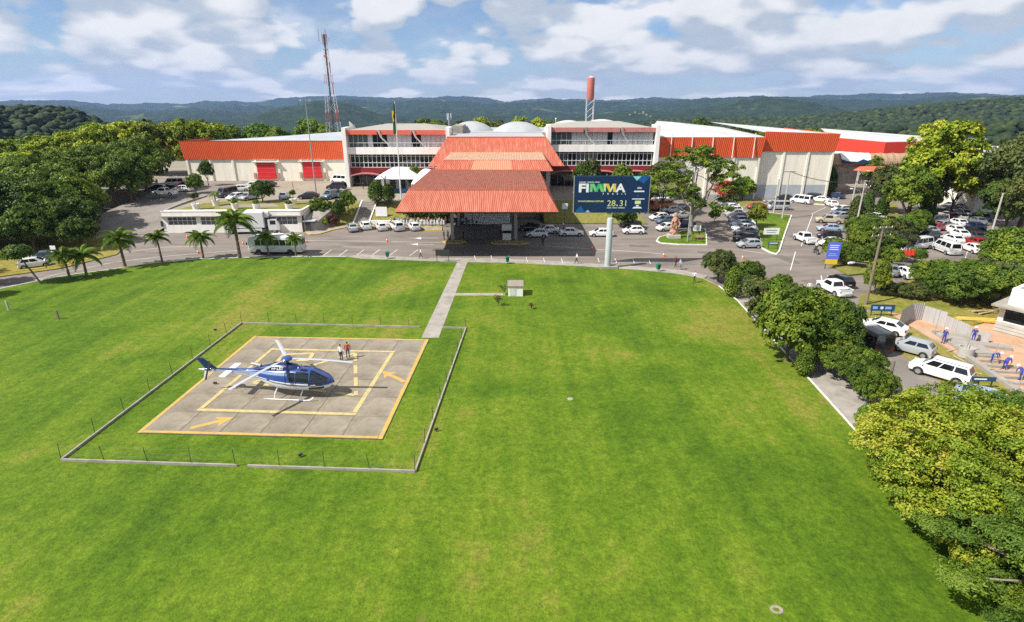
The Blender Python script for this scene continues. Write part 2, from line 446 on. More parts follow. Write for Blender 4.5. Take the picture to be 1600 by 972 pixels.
# ------------------------------------------------------------------ mesh builder
class MB:
    def __init__(self):
        self.v, self.f, self.mi, self.m = [], [], [], 0

    def add(self, verts, faces):
        o = len(self.v)
        self.v += [tuple(p) for p in verts]
        self.f += [tuple(i + o for i in q) for q in faces]
        self.mi += [self.m] * len(faces)
        return self

    def bx(self, x0, x1, y0, y1, z0, z1):
        return self.add([(x0, y0, z0), (x1, y0, z0), (x1, y1, z0), (x0, y1, z0), (x0, y0, z1), (x1, y0, z1), (x1, y1, z1), (x0, y1, z1)],
                        [(3, 2, 1, 0), (4, 5, 6, 7), (0, 1, 5, 4), (1, 2, 6, 5), (2, 3, 7, 6), (3, 0, 4, 7)])

    def box(self, c, s, rz=0.0):
        x, y, z = s[0] / 2, s[1] / 2, s[2] / 2
        ca, sa = math.cos(rz), math.sin(rz)
        P = [(c[0] + a * x * ca - b * y * sa, c[1] + a * x * sa + b * y * ca, c[2] + d * z) for d in (-1, 1) for a, b in ((-1, -1), (1, -1), (1, 1), (-1, 1))]
        return self.add(P, [(3, 2, 1, 0), (4, 5, 6, 7), (0, 1, 5, 4), (1, 2, 6, 5), (2, 3, 7, 6), (3, 0, 4, 7)])

    def loft(self, rings, cap=True, closed=True):
        n = len(rings[0])
        V = [p for r in rings for p in r]
        F = []
        for i in range(len(rings) - 1):
            for j in range(n if closed else n - 1):
                k = (j + 1) % n
                F.append((i * n + j, i * n + k, (i + 1) * n + k, (i + 1) * n + j))
        if cap and closed:
            F.append(tuple(reversed(range(n))))
            F.append(tuple((len(rings) - 1) * n + j for j in range(n)))
        return self.add(V, F)

    def tube(self, pts, rad, n=8, cap=True):
        pts = [Vector(p) for p in pts]
        if not hasattr(rad, '__len__'):
            rad = [rad] * len(pts)
        rings = []
        for i, p in enumerate(pts):
            d = (pts[min(i + 1, len(pts) - 1)] - pts[max(i - 1, 0)]).normalized()
            a = d.cross(Vector((0, 0, 1)))
            if a.length < 0.05:
                a = d.cross(Vector((0, 1, 0)))
            a.normalize()
            b = a.cross(d)
            rings.append([p + (a * math.cos(t) + b * math.sin(t)) * rad[i] for t in (2 * math.pi * k / n for k in range(n))])
        return self.loft([list(reversed(r)) for r in rings], cap)

    def prism(self, poly, z0, z1):
        n = len(poly)
        V = [(x, y, z0) for x, y in poly] + [(x, y, z1) for x, y in poly]
        F = [tuple(reversed(range(n))), tuple(range(n, 2 * n))] + [(i, (i + 1) % n, n + (i + 1) % n, n + i) for i in range(n)]
        return self.add(V, F)

    def quad(self, *p):
        return self.add(p, [tuple(range(len(p)))])

    def mesh(self, name, mats, smooth=False):
        me = bpy.data.meshes.new(name)
        me.from_pydata(self.v, [], self.f)
        for m_ in (mats if isinstance(mats, (list, tuple)) else [mats]):
            me.materials.append(M[m_] if isinstance(m_, str) else m_)
        if any(self.mi):
            me.polygons.foreach_set('material_index', self.mi)
        if smooth:
            me.polygons.foreach_set('use_smooth', [True] * len(self.f))
            try:
                me.set_sharp_from_angle(angle=R(38))
            except Exception:
                pass
        me.update()
        return me

    def build(self, name, mats, parent=None, smooth=False, loc=None):
        return obj(name, self.mesh(name, mats, smooth), parent, loc)


def obj(name, me, parent=None, loc=None, rot=None, scale=None):
    o = bpy.data.objects.new(name, me)
    C.objects.link(o)
    if parent is not None:
        o.parent = parent
    if loc is not None:
        o.location = loc
    if rot is not None:
        o.rotation_euler = rot
    if scale is not None:
        o.scale = scale if hasattr(scale, '__len__') else (scale,) * 3
    return o


def tag(o, label=None, cat=None, group=None, kind=None):
    for k, v in (('label', label), ('category', cat), ('group', group), ('kind', kind)):
        if v:
            o[k] = v
    return o


def thing(name, label, cat, loc=(0, 0, 0), rz=0.0, group=None, scale=None):
    o = bpy.data.objects.new(name, None)
    C.objects.link(o)
    o.empty_display_size = 0.3
    o.location = loc
    o.rotation_euler = (0, 0, rz)
    if scale is not None:
        o.scale = scale if hasattr(scale, '__len__') else (scale,) * 3
    return tag(o, label, cat, group)


def struct(name, mb, m, smooth=False):
    return tag(mb.build(name, m, None, smooth), kind='structure')


def recolour(o, m_, slot=0):
    o.material_slots[slot].link = 'OBJECT'
    o.material_slots[slot].material = M[m_] if isinstance(m_, str) else m_


class Proto:
    """parts of one kind of thing; spawn() makes an individual whose parts share the meshes"""

    def __init__(self):
        self.p = []

    def part(self, name, me, parent=-1, loc=None, rot=None, key=None):
        self.p.append((name, me, parent, loc, rot, key))
        return len(self.p) - 1

    def spawn(self, name, label, cat, loc, rz=0.0, group=None, scale=None, colours=None):
        root = thing(name, label, cat, loc, rz, group, scale)
        made = []
        for (n, me, par, l, r, key) in self.p:
            o = obj(n, me, root if par < 0 else made[par], l, r)
            if colours and key in colours:
                recolour(o, colours[key])
            made.append(o)
        return root


def sheet(name, poly, z, m_, kind='structure'):
    mb = MB()
    mb.quad(*[(x, y, z) for x, y in poly])
    o = mb.build(name, m_)
    return tag(o, kind=kind)


def strip_poly(pts, w):
    """closed polygon of width w around a polyline (2d)"""
    pts = [Vector((p[0], p[1])) for p in pts]
    L, Rr = [], []
    for i, p in enumerate(pts):
        d = (pts[min(i + 1, len(pts) - 1)] - pts[max(i - 1, 0)]).normalized()
        n = Vector((-d.y, d.x)) * w / 2
        L.append(p + n)
        Rr.append(p - n)
    return L, Rr


def add_strip(mb, pts, w, z):
    L, Rr = strip_poly(pts, w)
    for i in range(len(L) - 1):
        mb.quad((*Rr[i], z), (*Rr[i + 1], z), (*L[i + 1], z), (*L[i], z))
    return mb


def add_kerb(mb, pts, w, z0, z1):
    L, Rr = strip_poly(pts, w)
    rings = [[(*a, z0), (*b, z0), (*b, z1), (*a, z1)] for a, b in zip(L, Rr)]
    return mb.loft(rings)


def corrugate(mb, bl, br, tr, tl, pitch=0.42, depth=0.05, frac=None):
    """ribbed metal sheet between the bottom edge bl-br and the top edge tl-tr"""
    bl, br, tr, tl = map(Vector, (bl, br, tr, tl))
    n = max(2, int((br - bl).length / pitch))
    nrm = (br - bl).cross(tl - bl).normalized() * depth
    V, F = [], []
    for i in range(2 * n + 1):
        t = i / (2 * n)
        o = nrm if i % 2 else nrm * 0
        V += [bl.lerp(br, t) + o, tl.lerp(tr, t) + o]
    for i in range(2 * n):
        F.append((2 * i, 2 * i + 2, 2 * i + 3, 2 * i + 1))
    return mb.add(V, F)


def text_part(txt, size, m_, parent, loc, rot, name='lettering', align='LEFT', bold=0.0, sx=1.0, ext=0.004):
    cu = bpy.data.curves.new(name, 'FONT')
    cu.body = txt
    cu.size = size
    cu.align_x = align
    cu.extrude = ext
    cu.offset = bold
    t = bpy.data.objects.new(name, cu)
    C.objects.link(t)
    dg = bpy.context.evaluated_depsgraph_get()
    me = bpy.data.meshes.new_from_object(t.evaluated_get(dg))
    bpy.data.objects.remove(t)
    me.materials.clear()
    me.materials.append(M[m_])
    o = obj(name, me, parent, loc, rot, (sx, 1, 1))
    return o


# ================================================================== terrain
def vnoise(x, y, seed):
    r_ = np.random.default_rng(seed)
    tb = r_.random((256, 256))
    xi, yi = np.floor(x).astype(int), np.floor(y).astype(int)
    fx, fy = x - xi, y - yi
    fx, fy = fx * fx * (3 - 2 * fx), fy * fy * (3 - 2 * fy)
    a, b = tb[xi % 256, yi % 256], tb[(xi + 1) % 256, yi % 256]
    c, d = tb[xi % 256, (yi + 1) % 256], tb[(xi + 1) % 256, (yi + 1) % 256]
    return (a * (1 - fx) + b * fx) * (1 - fy) + (c * (1 - fx) + d * fx) * fy


def fbm(x, y, seed, octv=5, gain=0.5):
    s, a, t = 0, 1.0, 0
    for i in range(octv):
        s = s + a * vnoise(x * 2 ** i + 17.3 * i, y * 2 ** i + 5.1 * i, seed + i)
        t += a
        a *= gain
    return s / t


# crest lines of the hills behind the site: distance, ridge width, crest sighted in the photograph
RIDGES = [
    (7200, 900, [(-900, 160), (0, 161), (60, 158), (150, 163), (230, 163), (330, 161), (400, 158), (480, 152), (560, 151), (640, 153), (700, 150), (780, 157), (860, 154), (950, 155),
                 (1040, 153), (1100, 154), (1200, 152), (1300, 151), (1400, 148), (1500, 146), (1600, 147), (2500, 150)]),
    (4300, 700, [(-900, 172), (0, 172), (120, 168), (200, 176), (300, 172), (380, 175), (440, 166), (520, 158), (600, 160), (680, 158), (760, 164), (840, 160), (900, 164), (980, 160), (1060, 157),
                 (1130, 152), (1200, 154), (1290, 158), (1400, 158), (1500, 155), (1600, 156), (2500, 160)]),
    (2500, 420, [(-900, 188), (0, 190), (200, 190), (380, 190), (430, 176), (490, 162), (540, 163), (590, 180), (660, 186), (760, 178), (860, 184), (960, 174), (1040, 178), (1120, 166), (1190, 156), (1250, 158),
                 (1310, 168), (1360, 182), (1500, 190), (1600, 190), (2500, 190)]),
    (1250, 300, [(-900, 205), (0, 205), (500, 205), (800, 200), (1000, 192), (1150, 188), (1250, 187), (1330, 180), (1400, 173), (1480, 166), (1560, 159), (1620, 156), (1800, 158), (2500, 170)]),
    (560, 120, [(-900, 178), (-200, 170), (0, 173), (60, 172), (105, 177), (150, 196), (200, 214), (600, 232), (1000, 232), (1300, 212), (1420, 204), (1600, 200), (2500, 200)]),
]
az = np.concatenate([np.arange(-180, -52, 2.5), np.arange(-52, 52, 0.14), np.arange(52, 180.01, 2.5)]) * math.pi / 180
rad = np.concatenate([[2, 40, 90, 140, 190, 225, 245], 260 * 1.0125 ** np.arange(0, 285)])
rad = rad[rad < 8600]
AZ, RA = np.meshgrid(az, rad)
X, Y = RA * np.sin(AZ), RA * np.cos(AZ)


def terrain_h(X, Y, RA, AZ, rough=True):
    U = 800 + 946.8 * np.tan(np.clip(AZ, -1.1, 1.1))
    valley = -75 + 0 * X
    h = np.where(RA < 245, -0.35, valley)
    k = np.clip((RA - 235) / 260, 0, 1)
    h = -0.35 * (1 - k) + valley * (k * k * (3 - 2 * k))
    big = fbm(X / 700, Y / 700, 3, 5) - 0.5
    for D, w, crest in RIDGES:
        cu, cv = zip(*crest)
        V = np.interp(U, cu, cv)
        a, b = (U - CX) / FPX, (V - CY) / FPX
        tane = -(_s + b * _c) / np.sqrt(a * a + (_c - b * _s) ** 2)
        Dw = D * (1 + 0.10 * (fbm(AZ * 9 + 40, AZ * 0 + D * 0.01, 9, 3) - 0.5))
        crest_h = CAM_H + Dw * tane
        prof = np.exp(-(np.abs(RA - Dw) / w) ** 1.5)
        h = np.maximum(h, valley + (crest_h - valley) * prof + big * 0.055 * D * (1 - prof) * np.clip(prof * 4, 0, 1))
    if rough:
        far = np.clip((RA - 300) / 400, 0, 1)
        f2_ = np.clip((RA - 1400) / 800, 0, 1)
        h = h + f2_ * (fbm(X / 420, Y / 420, 31, 4) - .5) * np.clip(RA * .022, 0, 120) * .55 + f2_ * (fbm(X / 110, Y / 110, 33, 3) - .5) * np.clip(RA * .006, 0, 26)
        h = h + far * (fbm(X / 38, Y / 38, 23, 3) - 0.5) * np.clip(RA * 0.006, 0, 16) + far * (rng.random(X.shape) - 0.5) * np.clip(RA * 0.0008, 0, 3)
    return h


Z = terrain_h(X, Y, RA, AZ)
nr, na = X.shape
verts = np.stack([X, Y, Z], -1).reshape(-1, 3)
ii, jj = np.meshgrid(np.arange(nr - 1), np.arange(na - 1), indexing='ij')
q = np.stack([ii * na + jj, ii * na + jj + 1, (ii + 1) * na + jj + 1, (ii + 1) * na + jj], -1).reshape(-1, 4)[:, ::-1]


def np_mesh(name, verts, quads, mats, smooth=False, tint=None, mi=None):
    me = bpy.data.meshes.new(name)
    n, k = quads.shape
    me.vertices.add(len(verts))
    me.vertices.foreach_set('co', np.ascontiguousarray(verts, dtype=np.float32).ravel())
    me.loops.add(n * k)
    me.loops.foreach_set('vertex_index', np.ascontiguousarray(quads, dtype=np.int32).ravel())
    me.polygons.add(n)
    me.polygons.foreach_set('loop_start', np.arange(0, n * k, k, dtype=np.int32))
    me.polygons.foreach_set('loop_total', np.full(n, k, dtype=np.int32))
    for m_ in (mats if isinstance(mats, (list, tuple)) else [mats]):
        me.materials.append(M[m_] if isinstance(m_, str) else m_)
    if mi is not None:
        me.polygons.foreach_set('material_index', np.ascontiguousarray(mi, dtype=np.int32))
    me.update(calc_edges=True)
    if smooth:
        me.polygons.foreach_set('use_smooth', np.ones(n, dtype=bool))
    if tint is not None:
        a = me.attributes.new('tint', 'FLOAT', 'FACE')
        a.data.foreach_set('value', np.ascontiguousarray(tint, dtype=np.float32))
    me.validate()
    return me


m, nt, b = nodes_of('hill_country')
f1 = link_noise(nt, 0.0022, 6, 0.6, dist=0.6)
f2 = link_noise(nt, 0.02, 6, 0.7)
f3 = link_noise(nt, 0.0009, 4, 0.6, dist=1.0)
wood = ramp(nt, f2, [(0.3, (0.012, 0.024, 0.014)), (0.55, (0.024, 0.044, 0.022)), (0.75, (0.055, 0.080, 0.035))])
field = ramp(nt, f2, [(0.3, (0.06, 0.11, 0.03)), (0.7, (0.15, 0.18, 0.07))])
fmask = ramp(nt, f1, [(0.60, (0, 0, 0)), (0.66, (1, 1, 1))])
nt.links.new(mixc(nt, wood, field, fmask), b.inputs['Base Color'])
b.inputs['Roughness'].default_value = 0.95
b.inputs['Specular IOR Level'].default_value = 0.1
add_bump(nt, b, 0.05, 1.0, 8.0, 6)
M['hills'] = m
tag(obj('ground', np_mesh('ground', verts, q, 'hills', True)), kind='structure')

# ================================================================== ground sheets
ASPH = [(-100, 62), (40, 62), (40, 20), (29, 20), (29, -20), (140, -20), (140, 240), (-140, 240), (-140, 62)]
sheet('parking_ground', [(-140, 60), (140, 60), (140, 240), (-140, 240)], -0.02, 'asphalt')
sheet('side_road', [(29.4, -20), (60, -20), (60, 60), (29.4, 60)], -0.02, 'asphalt_old')
LAWN_EDGE = [(-75, 62), (-67.5, 69), (-64.3, 73.8), (-62.6, 76.2), (-59, 78.8), (-53.8, 83.2), (-48, 85.3), (-42.4, 86.0), (-32.2, 86.7), (-26, 86.7), (-23.5, 85.4), (-15.7, 84.4), (-9.7, 83.6), (0, 82.9), (9.4, 81.3),
             (18.5, 79.1), (23.5, 77.2), (26.3, 74.8), (27.3, 71.5), (27.6, 65.9), (26.9, 55.6), (26.1, 44.6), (25.6, 38.2), (24.9, 30), (24.5, 20), (24.2, -20)]
mb = MB()
lawn_poly = [(-140, -20), (-140, 62)] + LAWN_EDGE
lawn_poly.reverse()
mb.prism(lawn_poly[::-1], -0.2, 0.1)
m_lawn = struct('lawn', mb, 'lawn')
for i, (pts, nm) in enumerate([(LAWN_EDGE[1:10], 'kerb'), (LAWN_EDGE[10:19], 'kerb'), (LAWN_EDGE[18:], 'kerb')]):
    mb = MB()
    off = [Vector(p) for p in pts]
    add_kerb(mb, off, 0.16, -0.1, 0.15)
    struct(nm, mb, 'white_kerb' if i != 1 else 'concrete')
# concrete walk between road and lawn, and the walk at the lawn's side
walk_out = [(-24.0, 88.2), (-15.7, 86.4), (-9.7, 85.7), (0, 84.9), (9.4, 83.3), (18.5, 81.2), (24.5, 79.2), (27.5, 76.5), (28.8, 72)]
mb = MB()
mb.prism([(-26, 86.8), (-23.4, 85.55), (-15.6, 84.55), (-9.6, 83.75), (0.1, 83.05), (9.5, 81.45), (18.6, 79.25), (23.6, 77.3), (26.4, 74.9)] + list(reversed(walk_out[:8])), -0.1, 0.08)
struct('footpath', mb, 'concrete')
mb = MB()
mb.prism([(24.4, -20), (25.1, 30), (25.8, 38.2), (26.3, 44.6), (27.1, 55.6), (27.8, 66), (31.0, 66), (30.2, 55.6), (29.4, 44.6), (29.1, 38), (29, 30), (29, -20)][::-1], -0.1, 0.06)
struct('footpath', mb, 'concrete')
# walk from the road to the pad, with its branch to the service box
mb = MB()
mb.prism([(-9.35, 54.0), (-7.55, 54.0), (-6.75, 83.2), (-8.3, 83.4)], -0.05, 0.125)
struct('footpath', mb, 'concrete')
mb = MB()
mb.prism([(-7.2, 67.6), (-0.9, 67.6), (-0.9, 68.5), (-7.2, 68.5)], -0.05, 0.121)
struct('footpath', mb, 'concrete')
# verge with parked cars, building site, bank beside the road
mb = MB()
mb.prism([(36.6, 30), (42.0, 30), (43.5, 62), (38.4, 62)], -0.1, 0.03)
struct('verge', mb, 'grass_dry')
mb = MB()
mb.prism([(42.0, 20), (90, 20), (90, 64), (52, 66), (43.6, 62)], -0.1, 0.05)
struct('building_site_ground', mb, 'soil')
# left verge below the grove
mb = MB()
mb.prism([(-140, 66), (-84, 66), (-66, 80), (-63, 88), (-67, 99), (-82, 100), (-140, 128)], -0.1, 0.12)
struct('grove_ground', mb, 'grass_dry')
mb = MB()
add_kerb(mb, [(-84, 70), (-75, 75.8), (-69, 79.6), (-66.4, 82.2), (-65.2, 86)], 0.22, -0.05, 0.2)
struct('kerb', mb, 'yellow_kerb')

# ---- upper terrace on the left and behind the canopy
TZ = 3.6
mb = MB()
mb.prism([(-65.2, 106.3), (-39.6, 106.3), (-40.8, 117.5), (-15.0, 117.5), (-15, 119), (24, 119), (30, 139), (36, 200), (-140, 200), (-140, 131), (-82, 131), (-66, 127)], -0.2, TZ)
struct('terrace', mb, 'paving')
mb = MB()
mb.quad((-84, 101, 0.02), (-66.0, 103, 0.02), (-65.6, 127.5, TZ + 0.01), (-82, 131.5, TZ + 0.01))
struct('ramp_road', mb, 'asphalt_old')
mb = MB()
mb.add([(-110, 128, TZ + .012), (-82, 131.2, TZ + .012), (-66, 127.2, TZ + .012), (-66, 150, TZ + .012), (-110, 160, TZ + .012)], [(0, 1, 2, 3, 4)])
struct('upper_parking', mb, 'asphalt_old')
# lawn on the flat roof of the retaining building
mb = MB()
mb.prism([tuple(G(275, 328.5, TZ)[:2]), tuple(G(468, 328.5, TZ)[:2]), tuple(G(497, 315, TZ)[:2]), tuple(G(372, 313.5, TZ)[:2]), tuple(G(318, 318, TZ)[:2])], TZ - 0.1, TZ + 0.06)
struct('roof_lawn', mb, 'grass_bank')
mb = MB()
mb.prism([tuple(G(340, 326, TZ)[:2]), tuple(G(352, 321, TZ)[:2]), tuple(G(425, 318.5, TZ)[:2]), tuple(G(440, 323, TZ)[:2])], TZ, TZ + 0.075)
struct('roof_path', mb, 'paving')
mb = MB()
add_kerb(mb, [(-65.3, 106.6), (-66.2, 113), (-66.6, 118), (-66.2, 124)], 0.5, 0, TZ + 0.25)
struct('terrace_edge', mb, 'concrete')
# grass bank beside the stairs and along the canopy
mb = MB()
mb.add([(-28.6, 112.9, 0.7), (-13.5, 112.6, 0.7), (-13.5, 117.6, TZ + .02), (-27.2, 117.6, TZ + .02), (-28.6, 112.9, -.1), (-13.5, 112.6, -.1), (-13.5, 117.6, -.1), (-27.2, 117.6, -.1)],
       [(0, 1, 2, 3), (0, 4, 5, 1), (1, 5, 6, 2), (3, 7, 4, 0)])
struct('grass_bank', mb, 'grass_bank')
mb = MB()
mb.add([(-39.4, 109.0, 0.2), (-31.8, 112.2, 0.3), (-31.2, 117.6, TZ + .02), (-40.6, 117.6, TZ + .02), (-39.4, 109, -.1), (-31.8, 112.2, -.1), (-31.2, 117.6, -.1), (-40.6, 117.6, -.1)],
       [(0, 1, 2, 3), (0, 4, 5, 1), (1, 5, 6, 2), (3, 7, 4, 0)])
struct('grass_bank', mb, 'grass_bank')
mb = MB()
mb.add([(6.4, 113, 0.1), (27, 112, 0.1), (24, 119.2, TZ + .02), (6.4, 119.2, TZ + .02)], [(0, 1, 2, 3)])
struct('grass_bank', mb, 'grass_bank')
# right-hand bank and back yard
mb = MB()
bank = [G(1285, 408), G(1330, 372), G(1338, 345), G(1345, 322), G(1400, 318), G(1405, 345), G(1420, 372), G(1405, 400), G(1362, 428), G(1325, 432)]
mb.prism([(p.x, p.y) for p in bank][::-1], -0.1, 0.25)
struct('grass_bank', mb, 'grass_bank')
mb = MB()
bank = [G(1340, 480), G(1345, 462), G(1400, 445), G(1460, 430), G(1480, 415), G(1545, 400), G(1620, 400), G(1640, 480), G(1520, 510), G(1400, 490)]
mb.prism([(p.x, p.y) for p in bank][::-1], -0.1, 0.2)
struct('grass_bank', mb, 'grass_dry')
mb = MB()
a_, b_, c_, d_ = G(1300, 312, .0), G(1395, 306, .0), G(1385, 262, 4.0), G(1302, 262, 4.0)
e_, f_ = c_ + Vector((8, 40, 0)), d_ + Vector((2, 40, 0))
mb.add([a_, b_, c_, d_, e_, f_], [(0, 1, 2, 3), (3, 2, 4, 5)])
struct('ramp_road', mb, 'asphalt_old')


# ---- kerbed islands
def island(nm, pix, m_, z=0.12, kerb='white_kerb'):
    pts = [G(*p) for p in pix]
    p2 = [(p.x, p.y) for p in pts]
    area = sum(p2[i][0] * p2[(i + 1) % len(p2)][1] - p2[(i + 1) % len(p2)][0] * p2[i][1] for i in range(len(p2)))
    if area < 0:
        p2.reverse()
    mb = MB()
    mb.prism(p2, -0.1, z)
    struct(nm, mb, m_)
    mb = MB()
    add_kerb(mb, p2 + [p2[0]], 0.22, -0.05, z + 0.04)
    struct('kerb', mb, kerb)


island('statue_island', [(1026, 377), (1030, 371.5), (1045, 367.5), (1065, 362), (1101, 358.5), (1103.5, 368), (1104, 383), (1060, 382.5), (1032, 380.5)], 'lawn')
island('sign_island', [(1190, 388), (1203, 395), (1213, 397.5), (1217, 394), (1226, 366), (1236.5, 337), (1176, 330), (1163, 333), (1182, 352), (1187, 372)], 'lawn')
island('corner_island', [(1157, 325), (1180, 323), (1200, 318), (1190, 312), (1150, 312)], 'grass_bank')
island('corner_island', [(1232, 316), (1290, 320.5), (1285, 313), (1225, 310)], 'grass_bank')
island('canopy_island', [(692, 378.5), (700, 376.2), (722, 376.5), (728, 378.5), (720, 380.5), (697, 380.2)], 'concrete', 0.1, 'yellow_kerb')
island('canopy_island', [(768, 379.5), (776, 377.2), (818, 378), (826, 380), (818, 382), (772, 381.6)], 'concrete', 0.1, 'yellow_kerb')
island('bank_island', [(478, 363), (545, 352), (555, 349.5), (560, 352), (520, 360), (500, 366), (484, 367.5)], 'concrete', 0.12, 'yellow_kerb')
island('bank_island', [(655, 360.5), (690, 360.5), (690, 355), (575, 353), (577, 355), (640, 357.5)], 'concrete', 0.12, 'yellow_kerb')

# ---- road markings (each stripe a sheet just above the asphalt)
def marking(pix, w=0.14, z=0.0, m_='white_paint', dz=0.004):
    mb = MB()
    add_strip(mb, [G(*p, z)[:2] for p in pix], w, z - 0.02 + dz if z == 0 else z + dz)
    return struct('road_marking', mb, m_)


marking([(0, 452), (90, 428), (175, 410), (250, 401), (330, 394), (375, 391)], 0.13)
marking([(150, 400), (200, 393), (258, 386), (330, 384)], 0.13)
marking([(470, 375.5), (560, 376.5), (690, 379)], 0.13)
marking([(826, 383), (870, 385.5), (1000, 393.5), (1036, 396.5)], 0.13)
marking([(640, 372), (684, 372)], 0.13)
marking([(636, 381), (678, 382)], 0.13)
for u0 in (651, 646):
    mb = MB()
    v0 = 372 if u0 == 651 else 381.4
    a, b_, c2 = G(u0 - 4, v0 + .2), G(u0 + 7, v0 - 1.7), G(u0 + 7, v0 + 2.0)
    mb.quad((a.x, a.y, -.014), (c2.x, c2.y, -.014), (b_.x, b_.y, -.014))
    struct('road_marking', mb, 'white_paint')
for u in (505, 530, 556, 580, 608, 640):
    marking([(u, 399.5), (u + 13, 390)], 0.12)
for u, v in ((742, 401), (768, 401), (796, 402), (823, 404), (850, 405), (878, 406), (935, 405), (962, 406), (990, 407), (1015, 408)):
    marking([(u + 1.5, v + 5), (u - 1, v - 2)], 0.12, 0.085)
marking([(700, 403.5), (760, 404), (850, 407.5), (905, 410)], 0.1, 0.085)
marking([(1235, 422), (1243, 393)], 0.13)
marking([(1252, 384), (1262, 356), (1270, 335)], 0.13)
marking([(1268, 334), (1290, 324)], 0.12)
marking([(1160, 391), (1195, 396)], 0.12)
marking([(1290, 455), (1285, 443), (1283, 430)], 0.12)
marking([(1508, 404), (1516, 380), (1521, 362)], 0.12)

for i, (u, v, a_l, b_l, rz) in enumerate(((560, 386, 5.5, 1.4, -.1), (690, 390, 3.0, 2.0, .05), (1110, 395, 4.0, 1.6, -.25), (1150, 420, 3.2, 1.2, -.5), (1230, 405, 1.6, 5.0, .2), (1245, 372, 1.4, 4.2, .15), (250, 392, 4.5, 1.2, .25), (1000, 384, 3.5, 1.5, -.1), (1270, 440, 2.4, 2.0, .4), (480, 390, 6.0, .9, -.02))):
    p = G(u, v)
    mb = MB()
    rr_ = random.Random(i)
    mb.quad(*[(p.x + (x * a_l * math.cos(rz) - y * b_l * math.sin(rz)) / 2 + rr_.uniform(-.15, .15), p.y + (x * a_l * math.sin(rz) + y * b_l * math.cos(rz)) / 2 + rr_.uniform(-.15, .15), -.0172) for x, y in ((-1, -1), (0, -1.05), (1, -1), (1.03, 0), (1, 1), (.1, 1.04), (-1, 1))])
    struct('asphalt_patch', mb, 'asphalt_dark' if i % 3 else 'asphalt_old')

# ================================================================== helipad
PAD = [G(212, 678), G(597, 688), G(672, 533), G(398, 528)]
pad_c = sum(PAD, Vector()) / 4
ex = ((PAD[1] - PAD[0]) + (PAD[2] - PAD[3])).normalized()
PAD_RZ = math.atan2(ex.y, ex.x)
PADS = 18.3
pad = thing('helipad', 'square concrete helipad of grey slabs with orange border and yellow markings', 'helipad', (pad_c.x, pad_c.y, 0.1), PAD_RZ)
n_sl = 6
sz = PADS / n_sl
slab_me = MB().bx(-sz / 2 + .018, sz / 2 - .018, -sz / 2 + .018, sz / 2 - .018, -0.15, 0.06).mesh('slab', 'slab')
for i in range(n_sl):
    for j in range(n_sl):
        obj('slab', slab_me, pad, ((i + .5) * sz - PADS / 2, (j + .5) * sz - PADS / 2, rng.uniform(-.006, .006)))
MB().bx(-PADS / 2, PADS / 2, -PADS / 2, PADS / 2, -0.15, 0.03).build('joint_bed', 'frame_dark', pad)
hp = PADS / 2
PZ = 0.072
_pz = [0]


def pmark(pts, w, m_, name):
    mb = MB()
    _pz[0] += 1
    add_strip(mb, pts, w, PZ + .0006 * _pz[0])
    return mb.build(name, m_, pad)


for (a, b_), w in (((-hp + .2, -hp), (-hp + .2, hp)), .38), (((hp - .2, -hp), (hp - .2, hp)), .38), (((-hp + .42, hp - .2), (hp - .42, hp - .2)), .34), (((-hp + .42, -hp + .2), (hp - .42, -hp + .2)), .36):
    pmark([a, b_], w * .78, 'pad_orange', 'border_line')


def ploc(p):
    v = Matrix.Rotation(-PAD_RZ, 3, 'Z') @ (p - pad_c)
    return Vector((v.x, v.y))


iq = [ploc(G(*p)) for p in ((313, 643), (553, 650), (614, 552), (425, 548))]
for i in range(4):
    a, b_ = iq[i], iq[(i + 1) % 4]
    d = (b_ - a).normalized()
    pmark([a + d * (-.2 if i % 2 == 0 else .25), b_ - d * (-.2 if i % 2 == 0 else .25)], .36, 'pad_yellow', 'square_line')
tri = [ploc(Vector((*p, 0))) for p in ((-15.15, 50.07), (-12.9, 41.7), (-22.53, 43.93))]
for i in range(3):
    a, b_ = tri[i], tri[(i + 1) % 3]
    L = (b_ - a).length
    d = (b_ - a) / L
    t = 0.15
    while t < L - .4:
        pmark([a + d * t, a + d * min(t + 1.75, L)], .34, 'pad_yellow', 'triangle_dash')
        t += 2.6
num = [ploc(Vector((*p, 0))) for p in ((-21.94, 48.15), (-21.9, 49.75), (-19.2, 50.0), (-19.05, 48.44), (-20.2, 48.35))]
for i in range(4):
    pmark([num[i], num[i + 1]], .38, 'pad_yellow', 'figure_stroke')
for tip, tail in ((G(598, 583), G(632, 599)), (G(367, 655), G(298, 672))):
    a, b_ = ploc(tip), ploc(tail)
    d = (b_ - a).normalized()
    nn = Vector((-d.y, d.x))
    mb = MB()
    P = [a, a + d * 1.25 + nn * .72, a + d * 1.05 + nn * .22, b_ + nn * .2, b_ - nn * .2, a + d * 1.05 - nn * .22, a + d * 1.25 - nn * .72]
    mb.add([(p.x, p.y, PZ) for p in P], [(0, 1, 2, 5, 6), (2, 3, 4, 5)])
    mb.build('arrow', 'pad_orange', pad)

